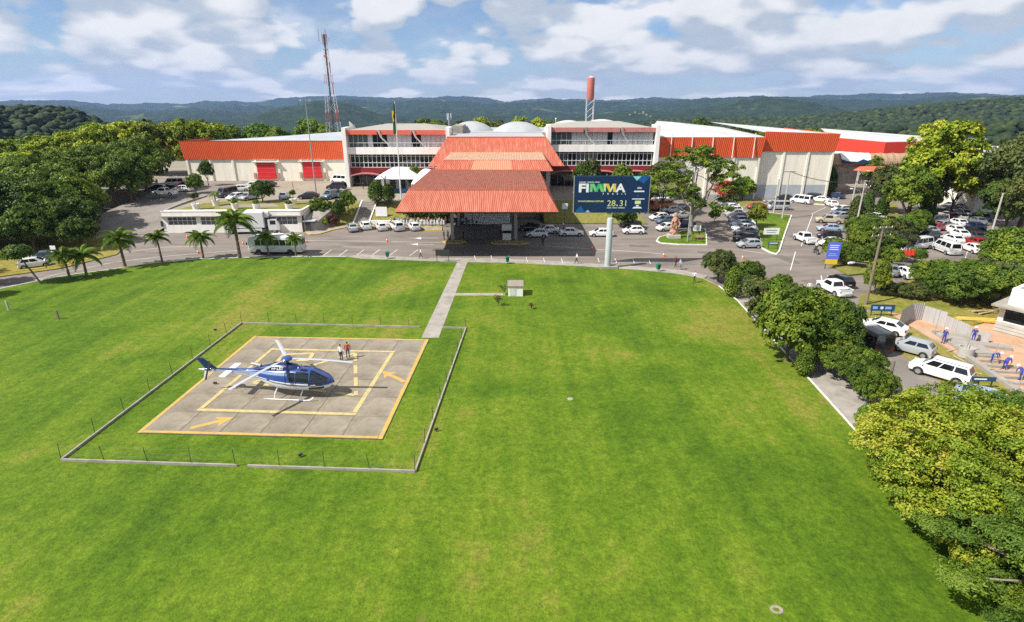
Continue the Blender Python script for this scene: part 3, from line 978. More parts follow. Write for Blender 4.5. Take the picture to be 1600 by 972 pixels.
# fence round the pad: low concrete kerb, thin posts, wires
fc = [G(97, 722), G(649, 740), G(728, 515), G(378, 507)]
fence = thing('pad_fence', 'low concrete kerb with thin wire fence around the helipad', 'fence', (fc[0].x, fc[0].y, 0.1))
f0 = Vector((fc[0].x, fc[0].y, 0))
post_me = MB().tube([(0, 0, 0), (0, 0, 1.15)], .022, 6).mesh('post', 'frame_dark')
for i in range(4):
    a, b_ = fc[i] - f0, fc[(i + 1) % 4] - f0
    a.z = b_.z = 0
    gaps = [(0, 1)]
    if i == 0:
        gaps = [(0, .505), (.535, 1)]
    if i == 2:
        gaps = [(0, .10), (.20, 1)]
    for g0, g1 in gaps:
        mb = MB()
        p, q_ = a.lerp(b_, g0), a.lerp(b_, g1)
        add_kerb(mb, [p[:2], q_[:2]], .12, -.1, .17)
        mb.build('kerb', 'concrete', fence)
    for k in range(8):
        if i == 2 and k == 1:
            continue
        p = a.lerp(b_, k / 8)
        obj('post', post_me, fence, (p.x, p.y, .2), (rng.normal(0, .04), rng.normal(0, .04), 0))
    for hz in (.55, .85, 1.2):
        for g0, g1 in (gaps if i == 2 else [(0, 1)]):
            mb = MB()
            mb.tube([a.lerp(b_, g0 + (g1 - g0) * t) + Vector((0, 0, hz - .05 * math.sin(math.pi * 8 * t) ** 2)) for t in np.linspace(0, 1, 17)], .005, 4)
            mb.build('wire', 'frame_dark', fence)

# ================================================================== entrance canopy (three stepped mansard roofs)
def root_at(name, label, cat, x, y, z=0.0):
    r = thing(name, label, cat, (x, y, z))
    return r, Vector((x, y, z))


can, O = root_at('entrance_canopy', 'large stepped red metal canopy over the road at the main entrance', 'canopy', -5.0, 100.0, 0)


def L(p):
    return Vector(p) - O


def mansard(e, t, zb, zt, m_, pitch, names, back=True, depth=.05):
    """e, t = (x0, x1, y0, y1) of eave and of top edge"""
    ex0, ex1, ey0, ey1 = e
    tx0, tx1, ty0, ty1 = t
    out = []
    B = [(ex0, ey0, zb), (ex1, ey0, zb), (ex1, ey1, zb), (ex0, ey1, zb)]
    T = [(tx0, ty0, zt), (tx1, ty0, zt), (tx1, ty1, zt), (tx0, ty1, zt)]
    for i in range(4 if back else 4):
        if i == 2 and not back:
            continue
        j = (i + 1) % 4
        mb = MB()
        corrugate(mb, L(B[i]), L(B[j]), L(T[j]), L(T[i]), pitch, depth)
        out.append(mb.build(names, m_, can))
    return B, T


E0 = at(617, 331, 84.5)
E1 = at(873, 331, 84.5)
B, T = mansard((E0.x, E1.x, 84.5, 119), (E0.x + 1.85, E1.x - 1.75, 86.6, 117), E0.z, 10.45, 'canopy_red', .3, 'roof_skirt', False, .035)
mb = MB()
x0, x1 = T[0][0], T[1][0]
ys = [86.6, 91.5, 92.2, 101.5, 102.3, 110.0, 117.5]
zz = [10.45, 10.62, 10.48, 10.62, 10.5, 10.6, 10.4]
for i in range(len(ys) - 1):
    corrugate(mb, L((x0, ys[i], zz[i])), L((x1, ys[i], zz[i])), L((x1, ys[i + 1], zz[i + 1])), L((x0, ys[i + 1], zz[i + 1])), .34, .045)
mb.build('roof_deck', 'canopy_rust', can)
MB().bx(E0.x - O.x + .15, E1.x - O.x - .15, 84.65 - O.y, 119 - O.y, E0.z - .28, E0.z - .06).build('soffit', 'frame_dark', can)
mb = MB()
mb.tube([L((E0.x, 84.45, E0.z)), L((E1.x, 84.45, E0.z))], .07, 6)
mb.build('gutter', 'canopy_red', can)
for xx, r_ in ((x0, 1), (x1, 1)):
    MB().tube([L((xx, 86.6, 10.5)), L((xx, 117, 10.5))], .09, 6).build('ridge_cap', 'canopy_red', can)
MB().tube([L((x0, 86.6, 10.5)), L((x1, 86.6, 10.5))], .09, 6).build('ridge_cap', 'canopy_red', can)
for cx_ in (-10.5, .68):
    for cy_ in (98.9, 111.4):
        MB().bx(cx_ - O.x - .27, cx_ - O.x + .27, cy_ - O.y - .27, cy_ - O.y + .27, -.1, E0.z - .2).build('column', 'pole_conc', can)
# second step
a0, a1 = at(678, 267.5, 112.5), at(864.5, 267.5, 112.5)
t0, t1 = at(692, 250.5, 114.4), at(854, 250.5, 114.4)
z2 = t0.z
for i, (s0, s1, m_) in enumerate(((0, .305, 'canopy_red'), (.305, .655, 'canopy_panel'), (.655, 1, 'canopy_red'))):
    mb = MB()
    corrugate(mb, L(a0.lerp(a1, s0)), L(a0.lerp(a1, s1)), L(t0.lerp(t1, s1)), L(t0.lerp(t1, s0)), .42, .05)
    mb.build('roof_skirt', m_, can)
for a, t, sgn in ((a0, t0, 1), (a1, t1, -1)):
    mb = MB()
    p0, p1 = Vector((a.x, 131, a.z)), Vector((t.x, 131, t.z))
    if sgn > 0:
        corrugate(mb, L(p0), L(a), L(t), L(p1), .42, .05)
    else:
        corrugate(mb, L(a), L(p0), L(p1), L(t), .42, .05)
    mb.build('roof_skirt', 'canopy_red', can)
mb = MB()
corrugate(mb, L(t0), L(t1), L((t1.x, 131, z2 + .15)), L((t0.x, 131, z2 + .15)), .55, .05)
mb.build('roof_deck', 'canopy_pale', can)
# broken white flashing patches along the second step
for s0, s1 in ((.0, .24), (.27, .40), (.44, .70), (.80, 1.0)):
    MB().tube([L(t0.lerp(t1, s0) + Vector((0, .1, .08))), L(t0.lerp(t1, s1) + Vector((0, .1, .08)))], .10, 5).build('flashing', 'tan_roof', can)
# top step
b0, b1 = at(669.5, 260, 129), at(882, 259.5, 129)
u0, u1 = at(698.6, 214.7, 133.5), at(853, 214.0, 133.5)
for q4 in ((b0, b1, u1, u0), (b1, Vector((b1.x, 150, b1.z)), Vector((u1.x, 146, u1.z)), u1), (Vector((b0.x, 150, b0.z)), b0, u0, Vector((u0.x, 146, u0.z)))):
    mb = MB()
    corrugate(mb, *[L(p) for p in q4], .3, .035)
    mb.build('roof_skirt', 'canopy_faded', can)
MB().bx(u0.x - O.x + .1, u1.x - O.x - .1, 133.6 - O.y, 152 - O.y, u0.z - .3, u0.z + .12).build('roof_deck', 'dome', can)
MB().bx(u0.x - O.x - .05, u1.x - O.x + .05, 133.35 - O.y, 133.6 - O.y, u0.z - .1, u0.z + .18).build('ridge_cap', 'red_metal', can)
# entrance hall under the top step
hall, O = root_at('entrance_hall', 'dark glazed entrance hall at the head of the white stairs', 'building', -4.0, 122.0, TZ)
MB().bx(-10.5, 9.5, 0, 26, 0, 7.2).build('wall', 'cream', hall)
for i in range(8):
    MB().bx(-9.6 + i * 2.3, -9.6 + i * 2.3 + 2.1, -.06, -.01, .1, 3.6).build('pane', 'glass', hall)
MB().bx(-10.3, 9.3, -.35, -.0, 3.8, 4.4).build('lintel_band', 'dark_red', hall)
# white stairs under the canopy
st = thing('entrance_stairs', 'wide white stairs rising under the canopy to the entrance', 'stairs', (-5.0, 112.3, 0))
for i in range(14):
    MB().bx(-4.6, 4.6, i * .47, i * .47 + .47, -.05, TZ * (i + 1) / 14 - .002 * i).build('step', 'white_wall', st)
for sx in (-4.75, 4.75, -1.6, 1.6):
    MB().tube([(sx, 0, .9), (sx, 6.58, TZ + .9)], .04, 6).build('handrail', 'frame_dark', st)
st = thing('garden_stairs', 'grey concrete stairs climbing the bank beside the grass slope', 'stairs', (-29.9, 112.2, 0), 0.0)
for i in range(13):
    xo = i * .05
    MB().bx(-1.5 + xo, 1.15 + xo, i * .42, i * .42 + .42, -.05, TZ * (i + 1) / 13 - .002 * i).build('step', 'concrete', st)
for sx in (-1.75, 1.35):
    mb = MB()
    mb.add([(sx, -.3, -.05), (sx + .22, -.3, -.05), (sx + .22 + .65, 5.6, -.05), (sx + .65, 5.6, -.05), (sx, -.3, .4), (sx + .22, -.3, .4), (sx + .87, 5.6, TZ + .3), (sx + .65, 5.6, TZ + .3)],
           [(3, 2, 1, 0), (4, 5, 6, 7), (0, 1, 5, 4), (1, 2, 6, 5), (2, 3, 7, 6), (3, 0, 4, 7)])
    mb.build('side_wall', 'white_wall', st)
ko = thing('ticket_kiosk', 'small white kiosk beside the front canopy column', 'kiosk', (-.9, 98.6, .1))
MB().bx(-.75, .75, -.5, .5, -.05, 1.15).build('cabin', 'white_wall', ko)
MB().bx(-.7, .7, -.45, .45, 1.15, 1.7).build('window', 'glass', ko)
MB().bx(-.85, .85, -.6, .6, 1.7, 2.75).build('roof', 'white_wall', ko)
wl_ = thing('low_wall', 'low white wall behind the row of white cars and the queue', 'wall', (-20.5, 112.4, 0))
MB().bx(-8.0, 7.0, 0, .35, -.05, .7).build('wall', 'white_wall', wl_)


# ================================================================== main building wings
def wing(label, x0, x1, y, zs, fasc_m, n_col, light_cols, black_up, seed):
    zf1, zf0, zb1, zb0, zr1, zr0, zg = zs       # fascia top/bottom, band top/bottom, red band top/bottom, ground
    w = x1 - x0
    rt = thing('office_wing', label, 'building', (x0, y, zg))
    k = -zg
    MB().bx(.3, w - .3, 3.0, 22, 0, zf0 + k + .3).build('wall', 'cream', rt)
    for px_ in (-.35, w - .45):
        MB().bx(px_, px_ + .9, -1.4, 4, 0, zf1 + k + .55).build('pillar', 'white_wall', rt)
    # fascia panels with slanted brackets
    ed = [.6, w / 3, 2 * w / 3, w - .5]
    for i in range(3):
        MB().bx(ed[i] + .35 * (i > 0), ed[i + 1] - .35 * (i < 2), -.95, -.45, zf0 + k, zf1 + k).build('fascia_panel', fasc_m, rt)
    for i in (1, 2):
        mb = MB()
        xb = ed[i]
        mb.loft([[(xb - .3, -1.3, zf1 + k + .1), (xb + .3, -1.3, zf1 + k + .1), (xb + .3, -.7, zf1 + k + .1), (xb - .3, -.7, zf1 + k + .1)],
                 [(xb + .5 - .22, -.6, zf0 + k - .6), (xb + .5 + .22, -.6, zf0 + k - .6), (xb + .5 + .22, -.1, zf0 + k - .6), (xb + .5 - .22, -.1, zf0 + k - .6)],
                 [(xb + 2.0 - .2, .2, zb1 + k + .5), (xb + 2.0 + .2, .2, zb1 + k + .5), (xb + 2.0 + .2, .6, zb1 + k + .5), (xb + 2.0 - .2, .6, zb1 + k + .5)]])
        mb.build('bracket', 'white_wall', rt)
    MB().bx(.55, w - .5, -.55, 3.2, zf0 + k + .05, zf0 + k + .3).build('soffit', 'frame_dark', rt)
    # top floor glazing, set back behind a balcony rail
    nu = 20
    pw = (w - 1.4) / nu
    for i in range(nu):
        m_ = 'curtain'
        if i in black_up:
            m_ = 'glass'
        elif i < 4:
            m_ = 'glass_lt'
        MB().bx(.7 + i * pw + .05, .7 + (i + 1) * pw - .05, 0.2, 0.26, zb1 + k + .05, zf0 + k).build('pane', m_, rt)
        MB().bx(.7 + i * pw - .04, .7 + i * pw + .04, 0.16, 0.4, zb1 + k, zf0 + k).build('mullion', 'galv' if i >= 4 else 'frame_white', rt)
    MB().bx(.6, w - .5, .3, 3.1, zb1 + k - .1, zf0 + k).build('backing', 'frame_dark', rt)
    MB().bx(.7, w - .6, -.35, -.25, zb1 + k + .95, zb1 + k + 1.05).build('handrail', 'frame_white', rt)
    for i in range(13):
        xb = .9 + i * (w - 1.9) / 12
        MB().bx(xb - .03, xb + .03, -.32, -.27, zb1 + k, zb1 + k + .95).build('baluster', 'frame_white', rt)
    # white band
    MB().bx(.5, w - .45, -.5, 3.05, zb0 + k, zb1 + k).build('band', 'white_wall', rt)
    # middle window strip: two rows
    zt, zl = zb0 + k - .12, zr1 + k + .1
    zm = zl + (zt - zl) * .36
    pw = (w - 1.6) / n_col
    r_ = random.Random(seed)
    for i in range(n_col):
        xa, xb = .8 + i * pw + .06, .8 + (i + 1) * pw - .06
        m_ = 'glass_lt' if (i in light_cols and r_.random() < .85) else 'glass'
        MB().bx(xa, xb, .3, .36, zm + .08, zt - .38).build('pane', m_, rt)
        MB().bx(xa, xb, .3, .36, zt - .32, zt).build('pane', 'glass', rt)
        MB().bx(xa, xb, .3, .36, zl, zm - .06).build('pane', m_ if r_.random() < .6 else 'glass', rt)
        MB().bx(xb, xb + .12, .12, .4, zl, zt).build('mullion', 'frame_white', rt)
    MB().bx(.74, .86, .12, .4, zl, zt).build('mullion', 'frame_white', rt)
    for z_, h_ in ((zm, .13), (zt - .35, .08), (zl - .02, .14)):
        MB().bx(.7, w - .7, .06, .12, z_ - h_ / 2, z_ + h_ / 2).build('transom', 'frame_white', rt)
    MB().bx(.6, w - .6, .4, 3.02, zr0 + k, zb0 + k).build('backing', 'frame_dark', rt)
    # dark red band and the wavy awning above the ground floor
    MB().bx(.6, w - .5, -.2, .38, zr0 + k, zr1 + k).build('red_band', 'dark_red', rt)
    mb = MB()
    n = 60
    top, bot = [], []
    for i in range(n + 1):
        x = .6 + (w - 1.2) * i / n
        zz_ = zr0 + k - .75 + .62 * abs(math.sin(math.pi * 3 * i / n)) ** .8
        top.append((x, zz_))
    mb.loft([[(x, -1.5, z_), (x, -.1, z_), (x, -.1, z_ + .22), (x, -1.5, z_ + .22)] for x, z_ in top])
    mb.build('awning', 'pink_red', rt)
    n_g = 14
    pw = (w - 1.6) / n_g
    for i in range(n_g):
        MB().bx(.8 + i * pw + .05, .8 + (i + 1) * pw - .05, 1.0, 1.06, .25, zr0 + k - .9).build('pane', 'glass', rt)
        MB().bx(.8 + i * pw - .04, .8 + i * pw + .04, .95, 1.2, 0, zr0 + k - .8).build('mullion', 'galv', rt)
    for i in (1, 2):
        MB().bx(w * i / 3 - .3, w * i / 3 + .3, -.4, .9, 0, zr0 + k - .3).build('pillar', 'white_wall', rt)
    # hip roof
    zt = zf1 + k - .1
    E_ = [(.5, -.7, zt), (w - .5, -.7, zt), (w - .5, 22, zt), (.5, 22, zt)]
    r0, r1 = (w * .33, 11, zt + 1.15), (w * .72, 11, zt + 1.15)
    mb = MB()
    mb.add(E_ + [r0, r1], [(0, 1, 5, 4), (1, 2, 5), (2, 3, 4, 5), (3, 0, 4)])
    mb.build('roof', 'tan_roof', rt)
    return rt


zL = [at(600, v, 140).z for v in (203, 210, 230, 241, 262, 270)]
wl1 = wing('white three-storey office wing with bright red fascia, behind the white tents', at(541.5, 240, 140).x, at(700, 203, 140).x, 140, (*zL, TZ), 'fascia_red', 22, (), (5, 6, 7, 13, 14), 3)
zR = [at(950, v, 140).z for v in (199, 206, 226, 237, 259, 266)]
wr1 = wing('white three-storey office wing with faded pink fascia, behind the blue billboard', at(857, 200, 140).x, at(1027, 203, 140).x, 140, (*zR, TZ), 'pink_red', 24, range(0, 11), (11,), 5)

# white shell domes on the hall roofs
def dome(label, x, y, rx, ry, z0, h, m_='dome'):
    rings = []
    Rs = (rx * rx + h * h) / (2 * h)
    for i in range(9):
        k = 1 - i / 8 * .995
        rings.append([(rx * k * math.cos(a), ry * k * math.sin(a), math.sqrt(Rs * Rs - (rx * k) ** 2) - (Rs - h)) for a in np.linspace(0, 2 * math.pi, 33)[:-1]])
    o = MB().loft([[(rx * math.cos(a), ry * math.sin(a), -3.0) for a in np.linspace(0, 2 * math.pi, 33)[:-1]]] + rings, True)
    o = o.build('roof_dome', m_, None, True, (x, y, z0))
    tag(o, label, 'dome', 'shell domes on the hall roof')


dome('pale grey shell dome directly behind the top of the red entrance canopy', 1.6, 160, 7.8, 8, 14.6, 3.3)
dome('pale grey shell dome cut off by a dark wall, beside the red fascia wing', -11.0, 163, 6.8, 8, 14.7, 3.2)
dome('pale shell dome rising between the red canopy and the pink fascia wing', 15.5, 164, 7.0, 8, 14.9, 3.2, 'white_roof')
dome('pale shell dome showing above the middle of the pink fascia wing', 25.5, 170, 7.5, 8, 15.3, 2.9, 'white_roof')
sw = thing('stair_tower_wall', 'dark grey side wall between the red fascia wing and the shell domes', 'wall', (-14.4, 150, 10))
MB().bx(-.3, 2.2, -3, 8, -6, at(710, 205, 150).z - 10 + 1.4).build('wall', 'concrete', sw)
hb = thing('hall_block', 'low pale hall under the shell domes behind the red canopy', 'building', (2, 152, TZ))
MB().bx(-17, 33, 1, 30, 0, 11.6).build('wall', 'white_wall', hb)
MB().bx(-17.3, 33.3, .7, 30.3, 11.6, 11.9).build('roof', 'dome', hb)


# ================================================================== warehouses
def bays(root, x0, x1, y, z0, z1, n, m_wall, m_pil, skip=(), pil_w=.5, base=None):
    w = (x1 - x0) / n
    for i in range(n):
        MB().bx(x0 + i * w + pil_w / 2, x0 + (i + 1) * w - pil_w / 2, y, y + .25, z0, z1).build('wall_panel', m_wall, root)
        if base:
            MB().bx(x0 + i * w + pil_w / 2, x0 + (i + 1) * w - pil_w / 2, y - .03, y - .002, z0, z0 + base).build('plinth', 'wall_base', root)
    for i in range(n + 1):
        MB().bx(x0 + i * w - pil_w / 2, x0 + i * w + pil_w / 2, y - .25, y + .2, z0, z1 + .1).build('pilaster', m_pil, root)


P0, P1 = at(292, 250, 150), at(541, 247, 150)
wh = thing('warehouse', 'long cream warehouse with red ribbed fascia and two red doors', 'warehouse', (P0.x, 150, 0))
WW = P1.x - P0.x
zf0_, zf1_ = 9.1, 13.5
bays(wh, 0, WW, 0, 1.5, zf0_ + .2, 7, 'cream', 'cream')
mb = MB()
corrugate(mb, (-.4, -.35, zf0_), (WW, -.35, zf0_), (WW, -.75, zf1_), (-.75, -.75, zf1_), .45, .06)
mb.build('fascia', 'red_metal', wh)
mb = MB()
corrugate(mb, (-.4, 18, zf0_), (-.4, -.35, zf0_), (-.75, -.75, zf1_), (-.75, 18, zf1_), .45, .06)
mb.build('fascia', 'red_metal', wh)
MB().bx(-.8, WW, -.8, -.6, zf1_, zf1_ + .15).build('coping', 'dark_red', wh)
MB().bx(0.1, .35, .3, 18, 1.5, zf0_ + .2).build('side_wall', 'cream', wh)
C1, C0 = at(541, 199.5, 205), at(360, 219, 170)
mb = MB()
mb.add([(-1.0, -.7, zf1_ - .3), (WW, -.7, zf1_ - .3), (WW + 3, 55, C1.z), (WW * .42, 20, 13.6), (2, 17, 12.8)], [(0, 1, 2, 3, 4)])
mb.build('roof', 'grey_roof', wh)
MB().bx(.4, WW, .3, 16, 1.4, zf0_ + .3).build('wall_core', 'cream', wh)
for u0_, u1_, v0_, v1_ in ((404, 428.5, 254, 279.5), (475.5, 500, 253, 278.5)):
    a, b_ = at(u0_, v1_, 149.6), at(u1_, v0_, 149.6)
    d_ = MB().bx(a.x - P0.x, b_.x - P0.x, -.42, -.25, a.z, b_.z).build('door', 'red_door', wh)
    for i in range(4):
        zz_ = a.z + (b_.z - a.z) * (i + .5) / 4
        MB().bx(a.x - P0.x + .08, b_.x - P0.x - .08, -.46, -.42, zz_ - .04, zz_ + .04).build('rail', 'red_metal', d_)
    MB().bx(a.x - P0.x - 1.0, b_.x - P0.x + 1.0, -.9, -.2, b_.z + .1, b_.z + .25).build('door_hood', 'cream', wh)
    for sx in (a.x - P0.x - 1.0, b_.x - P0.x + .4):
        MB().bx(sx, sx + .55, -.5, -.26, a.z, a.z + 1.5).build('door_guard', 'stone_pink', wh)

# right warehouse (front block)
P0, P1 = at(1027, 245, 143), at(1186, 245, 143)
w2 = thing('warehouse', 'cream warehouse with red ribbed fascia behind the tall airy tree', 'warehouse', (P0.x, 143, 0))
WW = P1.x - P0.x
bays(w2, 0, WW, 0, 0, 10.3, 4, 'cream', 'cream', base=1.2)
zf0_, zf1_ = 10.2, 14.9
mb = MB()
corrugate(mb, (0, -.3, zf0_), (WW + .3, -.3, zf0_), (WW + .9, -.8, zf1_), (0, -.8, zf1_), .45, .06)
mb.build('fascia', 'red_metal', w2)
mb = MB()
corrugate(mb, (WW + .3, -.3, zf0_), (WW + .3, .9, zf0_), (WW + .9, .9, zf1_), (WW + .9, -.8, zf1_), .45, .06)
mb.build('fascia', 'red_metal', w2)
for i in range(5):
    xb = 2.8 + i * 5.0
    MB().bx(xb, xb + .17, -.98, -.82, zf0_ - .2, zf1_ + .9).build('fascia_post', 'cream', w2)
mb = MB()
BL = at(1012, 189, 195)
mb.add([(0, -.75, zf1_ - .1), (WW + .85, -.75, zf1_ - .1), (WW + 4, 22, 15.6), (WW * .55, 40, 17.0), (BL.x - P0.x + 3, 52, BL.z), (0, 10, zf1_ + 1)], [(0, 1, 2, 3, 4, 5)])
mb.build('roof', 'white_roof', w2)
MB().bx(.3, WW - .1, .28, 20, 0, 10.2).build('wall_core', 'cream', w2)

# right warehouse (rear block, taller)
P0, P1 = at(1187, 238, 144.2), at(1302, 237, 144.2)
w3 = thing('warehouse', 'tall cream warehouse block with grey plinth, beside the steep service road', 'warehouse', (P0.x, 144.2, 0))
WW = P1.x - P0.x
bays(w3, 0, WW, 0, 0, 11.6, 3, 'cream', 'cream', base=3.4)
zf0_, zf1_ = 11.45, 15.75
mb = MB()
corrugate(mb, (.4, -.3, zf0_), (WW + .2, -.3, zf0_), (WW + .6, -.75, zf1_ - .15), (.4, -.75, zf1_ + .4), .45, .06)
mb.build('fascia', 'red_metal', w3)
mb = MB()
corrugate(mb, (WW + .2, -.3, zf0_), (WW + .2, 30, zf0_), (WW + .6, 30, zf1_ - .1), (WW + .6, -.75, zf1_ - .15), .45, .06)
mb.build('fascia', 'red_metal', w3)
MB().bx(.2, WW - .1, .28, 30, 0, 11.4).build('wall_core', 'cream', w3)
mb = MB()
mb.add([(.4, -.7, zf1_ + .2), (WW + .5, -.7, zf1_ - .3), (WW + 2, 34, 15.4), (-2, 34, 17.2)], [(0, 1, 2, 3)])
mb.build('roof', 'white_roof', w3)
# far hall with flat bright red walls and white roof
q0, q1, q2 = G(1300, 214.5, 13.0), G(1384, 222, 13.0), G(1521, 219.5, 13.0)
fh = thing('exhibition_hall', 'far hall with smooth bright red walls and wide white roof', 'building', (q1.x, q1.y, 0))
r0 = Vector((q1.x, q1.y, 0))
for a, b_ in ((q0, q1), (q1, q2)):
    mb = MB()
    a_, bb = a - r0, b_ - r0
    mb.add([(a_.x, a_.y, 9.6), (bb.x, bb.y, 9.6), (bb.x, bb.y, 13), (a_.x, a_.y, 13)], [(0, 1, 2, 3)])
    mb.build('fascia', 'red_sharp', fh)
    mb = MB()
    mb.add([(a_.x + .3, a_.y + .5, 0), (bb.x - .3, bb.y + .5, 0), (bb.x - .3, bb.y + .5, 9.7), (a_.x + .3, a_.y + .5, 9.7)], [(0, 1, 2, 3)])
    mb.build('wall', 'white_wall', fh)
e0, e1 = at(1282, 200.5, 215), at(1430, 211.5, 205)
e2, e3 = at(1545, 217, 205), q2 + Vector((1.5, .6, 0))
mb = MB()
P = [q0 + Vector((0, .3, 0)), q1 + Vector((0, .3, 0)), q2, e3, e2, e1, e0]
mb.add([(p.x - r0.x, p.y - r0.y, p.z - .03) for p in P], [(0, 1, 5, 6), (1, 2, 3, 4, 5)])
mb.build('roof', 'white_roof', fh)
# covered walkway: ribbed brown vault with a white banner
cw = thing('covered_walkway', 'brown ribbed barrel-vault walkway in front of the bright red hall', 'building', (at(1303, 250, 147).x, 147, 0))
wd = at(1541, 250, 147).x - at(1303, 250, 147).x
zb_, zt_ = at(1400, 257, 147).z, at(1400, 239.5, 149).z
mb = MB()
mb.bx(0, wd, 1.5, 4.2, 3.0, zb_ + .05)
mb.build('wall', 'concrete', cw)
mb = MB()
rings = []
for i in range(49):
    x = wd * i / 48
    k_ = 1.0 if i % 2 else .97
    rings.append([(x, 2.3 - 2.3 * math.cos(t) * k_, zb_ + (zt_ - zb_) * math.sin(t) * k_) for t in np.linspace(0, math.pi, 11)])
mb.loft(rings, False, False)
mb.build('vault', 'vault', cw)
for i in range(0, 13):
    x = wd * i / 12
    MB().tube([(x, 2.3 - 2.38 * math.cos(t), zb_ + (zt_ - zb_ + .06) * math.sin(t)) for t in np.linspace(0, math.pi, 9)], .07, 5).build('rib', 'timber', cw)
bx0, bx1 = at(1315, 250, 147).x - cw.location.x, at(1361, 250, 147).x - cw.location.x
ban = thing('banner', 'white banner with dark blue waves on the brown walkway vault', 'banner', (cw.location.x + bx0, 147, zb_))
mb = MB()
tt = np.linspace(.12, 1.35, 8)
mb.loft([[(x, 2.2 - 2.42 * math.cos(t), (zt_ - zb_ + .16) * math.sin(t)) for t in tt] for x in (0, bx1 - bx0)], False, False)
mb.build('cloth', 'tent', ban)
mb = MB()
mb.loft([[(x, 2.2 - 2.46 * math.cos(t), (zt_ - zb_ + .19) * math.sin(t)) for t in np.linspace(.1, hh, 4)] for x, hh in ((0, .5), (1.5, .3), (4, .25), (5.5, .5), (6.5, .35), (bx1 - bx0, .45))], False, False)
mb.build('print', 'navy', ban)
for lab, u0_, u1_, vb, d in (('orange tent roof under the brown walkway, nearest the service road', 1343, 1391, 268, 143), ('orange tent roof under the brown walkway, beyond the yellow tree', 1510, 1530, 266, 143)):
    a, b_ = at(u0_, vb, d), at(u1_, vb, d)
    tn = thing('orange_tent', lab, 'tent', (a.x, d, 0), 0, 'orange tents by the walkway')
    w = b_.x - a.x
    mb = MB()
    mb.add([(0, 0, a.z), (w, 0, a.z), (w, 3, a.z), (0, 3, a.z), (w * .1, 1.5, a.z + 1.1), (w * .9, 1.5, a.z + 1.1)], [(0, 1, 5, 4), (1, 2, 5), (2, 3, 4, 5), (3, 0, 4)])
    mb.build('roof', 'orange_roof', tn)
    for px_ in (.2, w - .2):
        MB().bx(px_ - .08, px_ + .08, .3, .46, 3.5, a.z).build('pole', 'frame_white', tn)
a = G(1329, 274, 4.0)
sh = thing('equipment_shed', 'small white plant cabinet with dark louvre by the service road', 'shed', (a.x, a.y, 3.9))
MB().bx(-1.7, 1.1, -1, 1, 0, 2.2).build('cabinet', 'white_wall', sh)
MB().bx(.0, 1.5, -1.06, -1.0, .25, 1.95).build('louvre', 'frame_dark', sh)
MB().bx(-1.8, 1.6, -1.1, 1.1, 2.2, 2.32).build('roof', 'grey_roof', sh)
a = at(1532, 285, 125)
rb = thing('side_building', 'tall pale building half hidden by the olive trees at the edge', 'building', (a.x, 125, 0))
MB().bx(0, 16, 0, 14, 0, at(1560, 238, 125).z).build('wall', 'cream', rb)
MB().bx(-.3, 16.3, -.3, 14.3, at(1560, 238, 125).z, at(1560, 236, 125).z).build('roof', 'white_roof', rb)
for i in range(3):
    MB().bx(1.5 + i * 4.5, 3.6 + i * 4.5, -.08, -.01, 4.5, 6.0).build('window', 'glass', rb)

# ---- retaining building with the roof lawn
rbp = G(258, 364)
rbq = G(473, 362.5)
rtb = thing('roadside_building', 'low white flat building with window strips under the roof lawn', 'building', (rbp.x, rbp.y, 0), math.atan2(rbq.y - rbp.y, rbq.x - rbp.x))
w = (rbq - rbp).length
hh = 3.95
MB().bx(0, w, 0, 1.8, -.1, 1.45).build('wall', 'white_wall', rtb)
MB().bx(0, w, 0, 1.8, 2.95, hh).build('wall', 'white_wall', rtb)
MB().bx(.1, w - .1, .55, 1.8, 1.45, 2.95).build('backing', 'frame_dark', rtb)
segs = [(.9, 6.1), (6.9, 12.1), (12.9, 18.0), (18.8, 24.6)]
last = 0
for s0, s1 in segs + [(w, w)]:
    MB().bx(last, s0, 0, .55, 1.45, 2.95).build('pier', 'white_wall', rtb)
    last = s1
for s0, s1 in segs:
    n = 6
    wd_ = (s1 - s0) / n
    for i in range(n):
        for z0_, z1_ in ((1.5, 2.2), (2.25, 2.9)):
            MB().bx(s0 + i * wd_ + .05, s0 + (i + 1) * wd_ - .05, .28, .32, z0_, z1_).build('pane', 'glass_lt', rtb)
        MB().bx(s0 + i * wd_ - .035, s0 + i * wd_ + .035, .2, .36, 1.45, 2.95).build('mullion', 'frame_white', rtb)
    MB().bx(s0, s1, .19, .27, 2.19, 2.27).build('transom', 'frame_white', rtb)
MB().bx(-.25, w + .15, -.45, -.002, 3.0, 3.15).build('canopy_slab', 'concrete', rtb)
MB().bx(w - .45, w - .02, 1.8, 12.5, -.1, hh - .05).build('side_wall', 'cream', rtb)
MB().bx(-.1, w + .05, -.06, .25, hh, hh + .1).build('coping', 'white_wall', rtb)
MB().bx(-.35, -.02, -.2, .4, 1.2, 2.2).build('meter_box', 'frame_dark', rtb)
# dark steps housing beside it
dh = thing('side_shelter', 'dark sloping shelter against the end of the roadside building', 'shelter', (rbq.x + .3, rbq.y + .2, 0))
mb = MB()
mb.add([(0, 0, -.05), (2.6, .4, -.05), (4.8, 8, -.05), (.4, 8, -.05), (0, 0, 1.9), (2.0, .4, 1.5), (3.6, 8, 3.2), (.4, 8, 3.5)], [(3, 2, 1, 0), (4, 5, 6, 7), (0, 1, 5, 4), (1, 2, 6, 5), (2, 3, 7, 6), (3, 0, 4, 7)])
mb.build('shelter', 'concrete', dh)
MB().bx(-.1, 2.2, -.3, 1.4, 1.95, 2.08).build('roof', 'grey_roof', dh)
MB().bx(.3, 1.2, -.05, .0, 0, 1.75).build('door', 'frame_dark', dh)

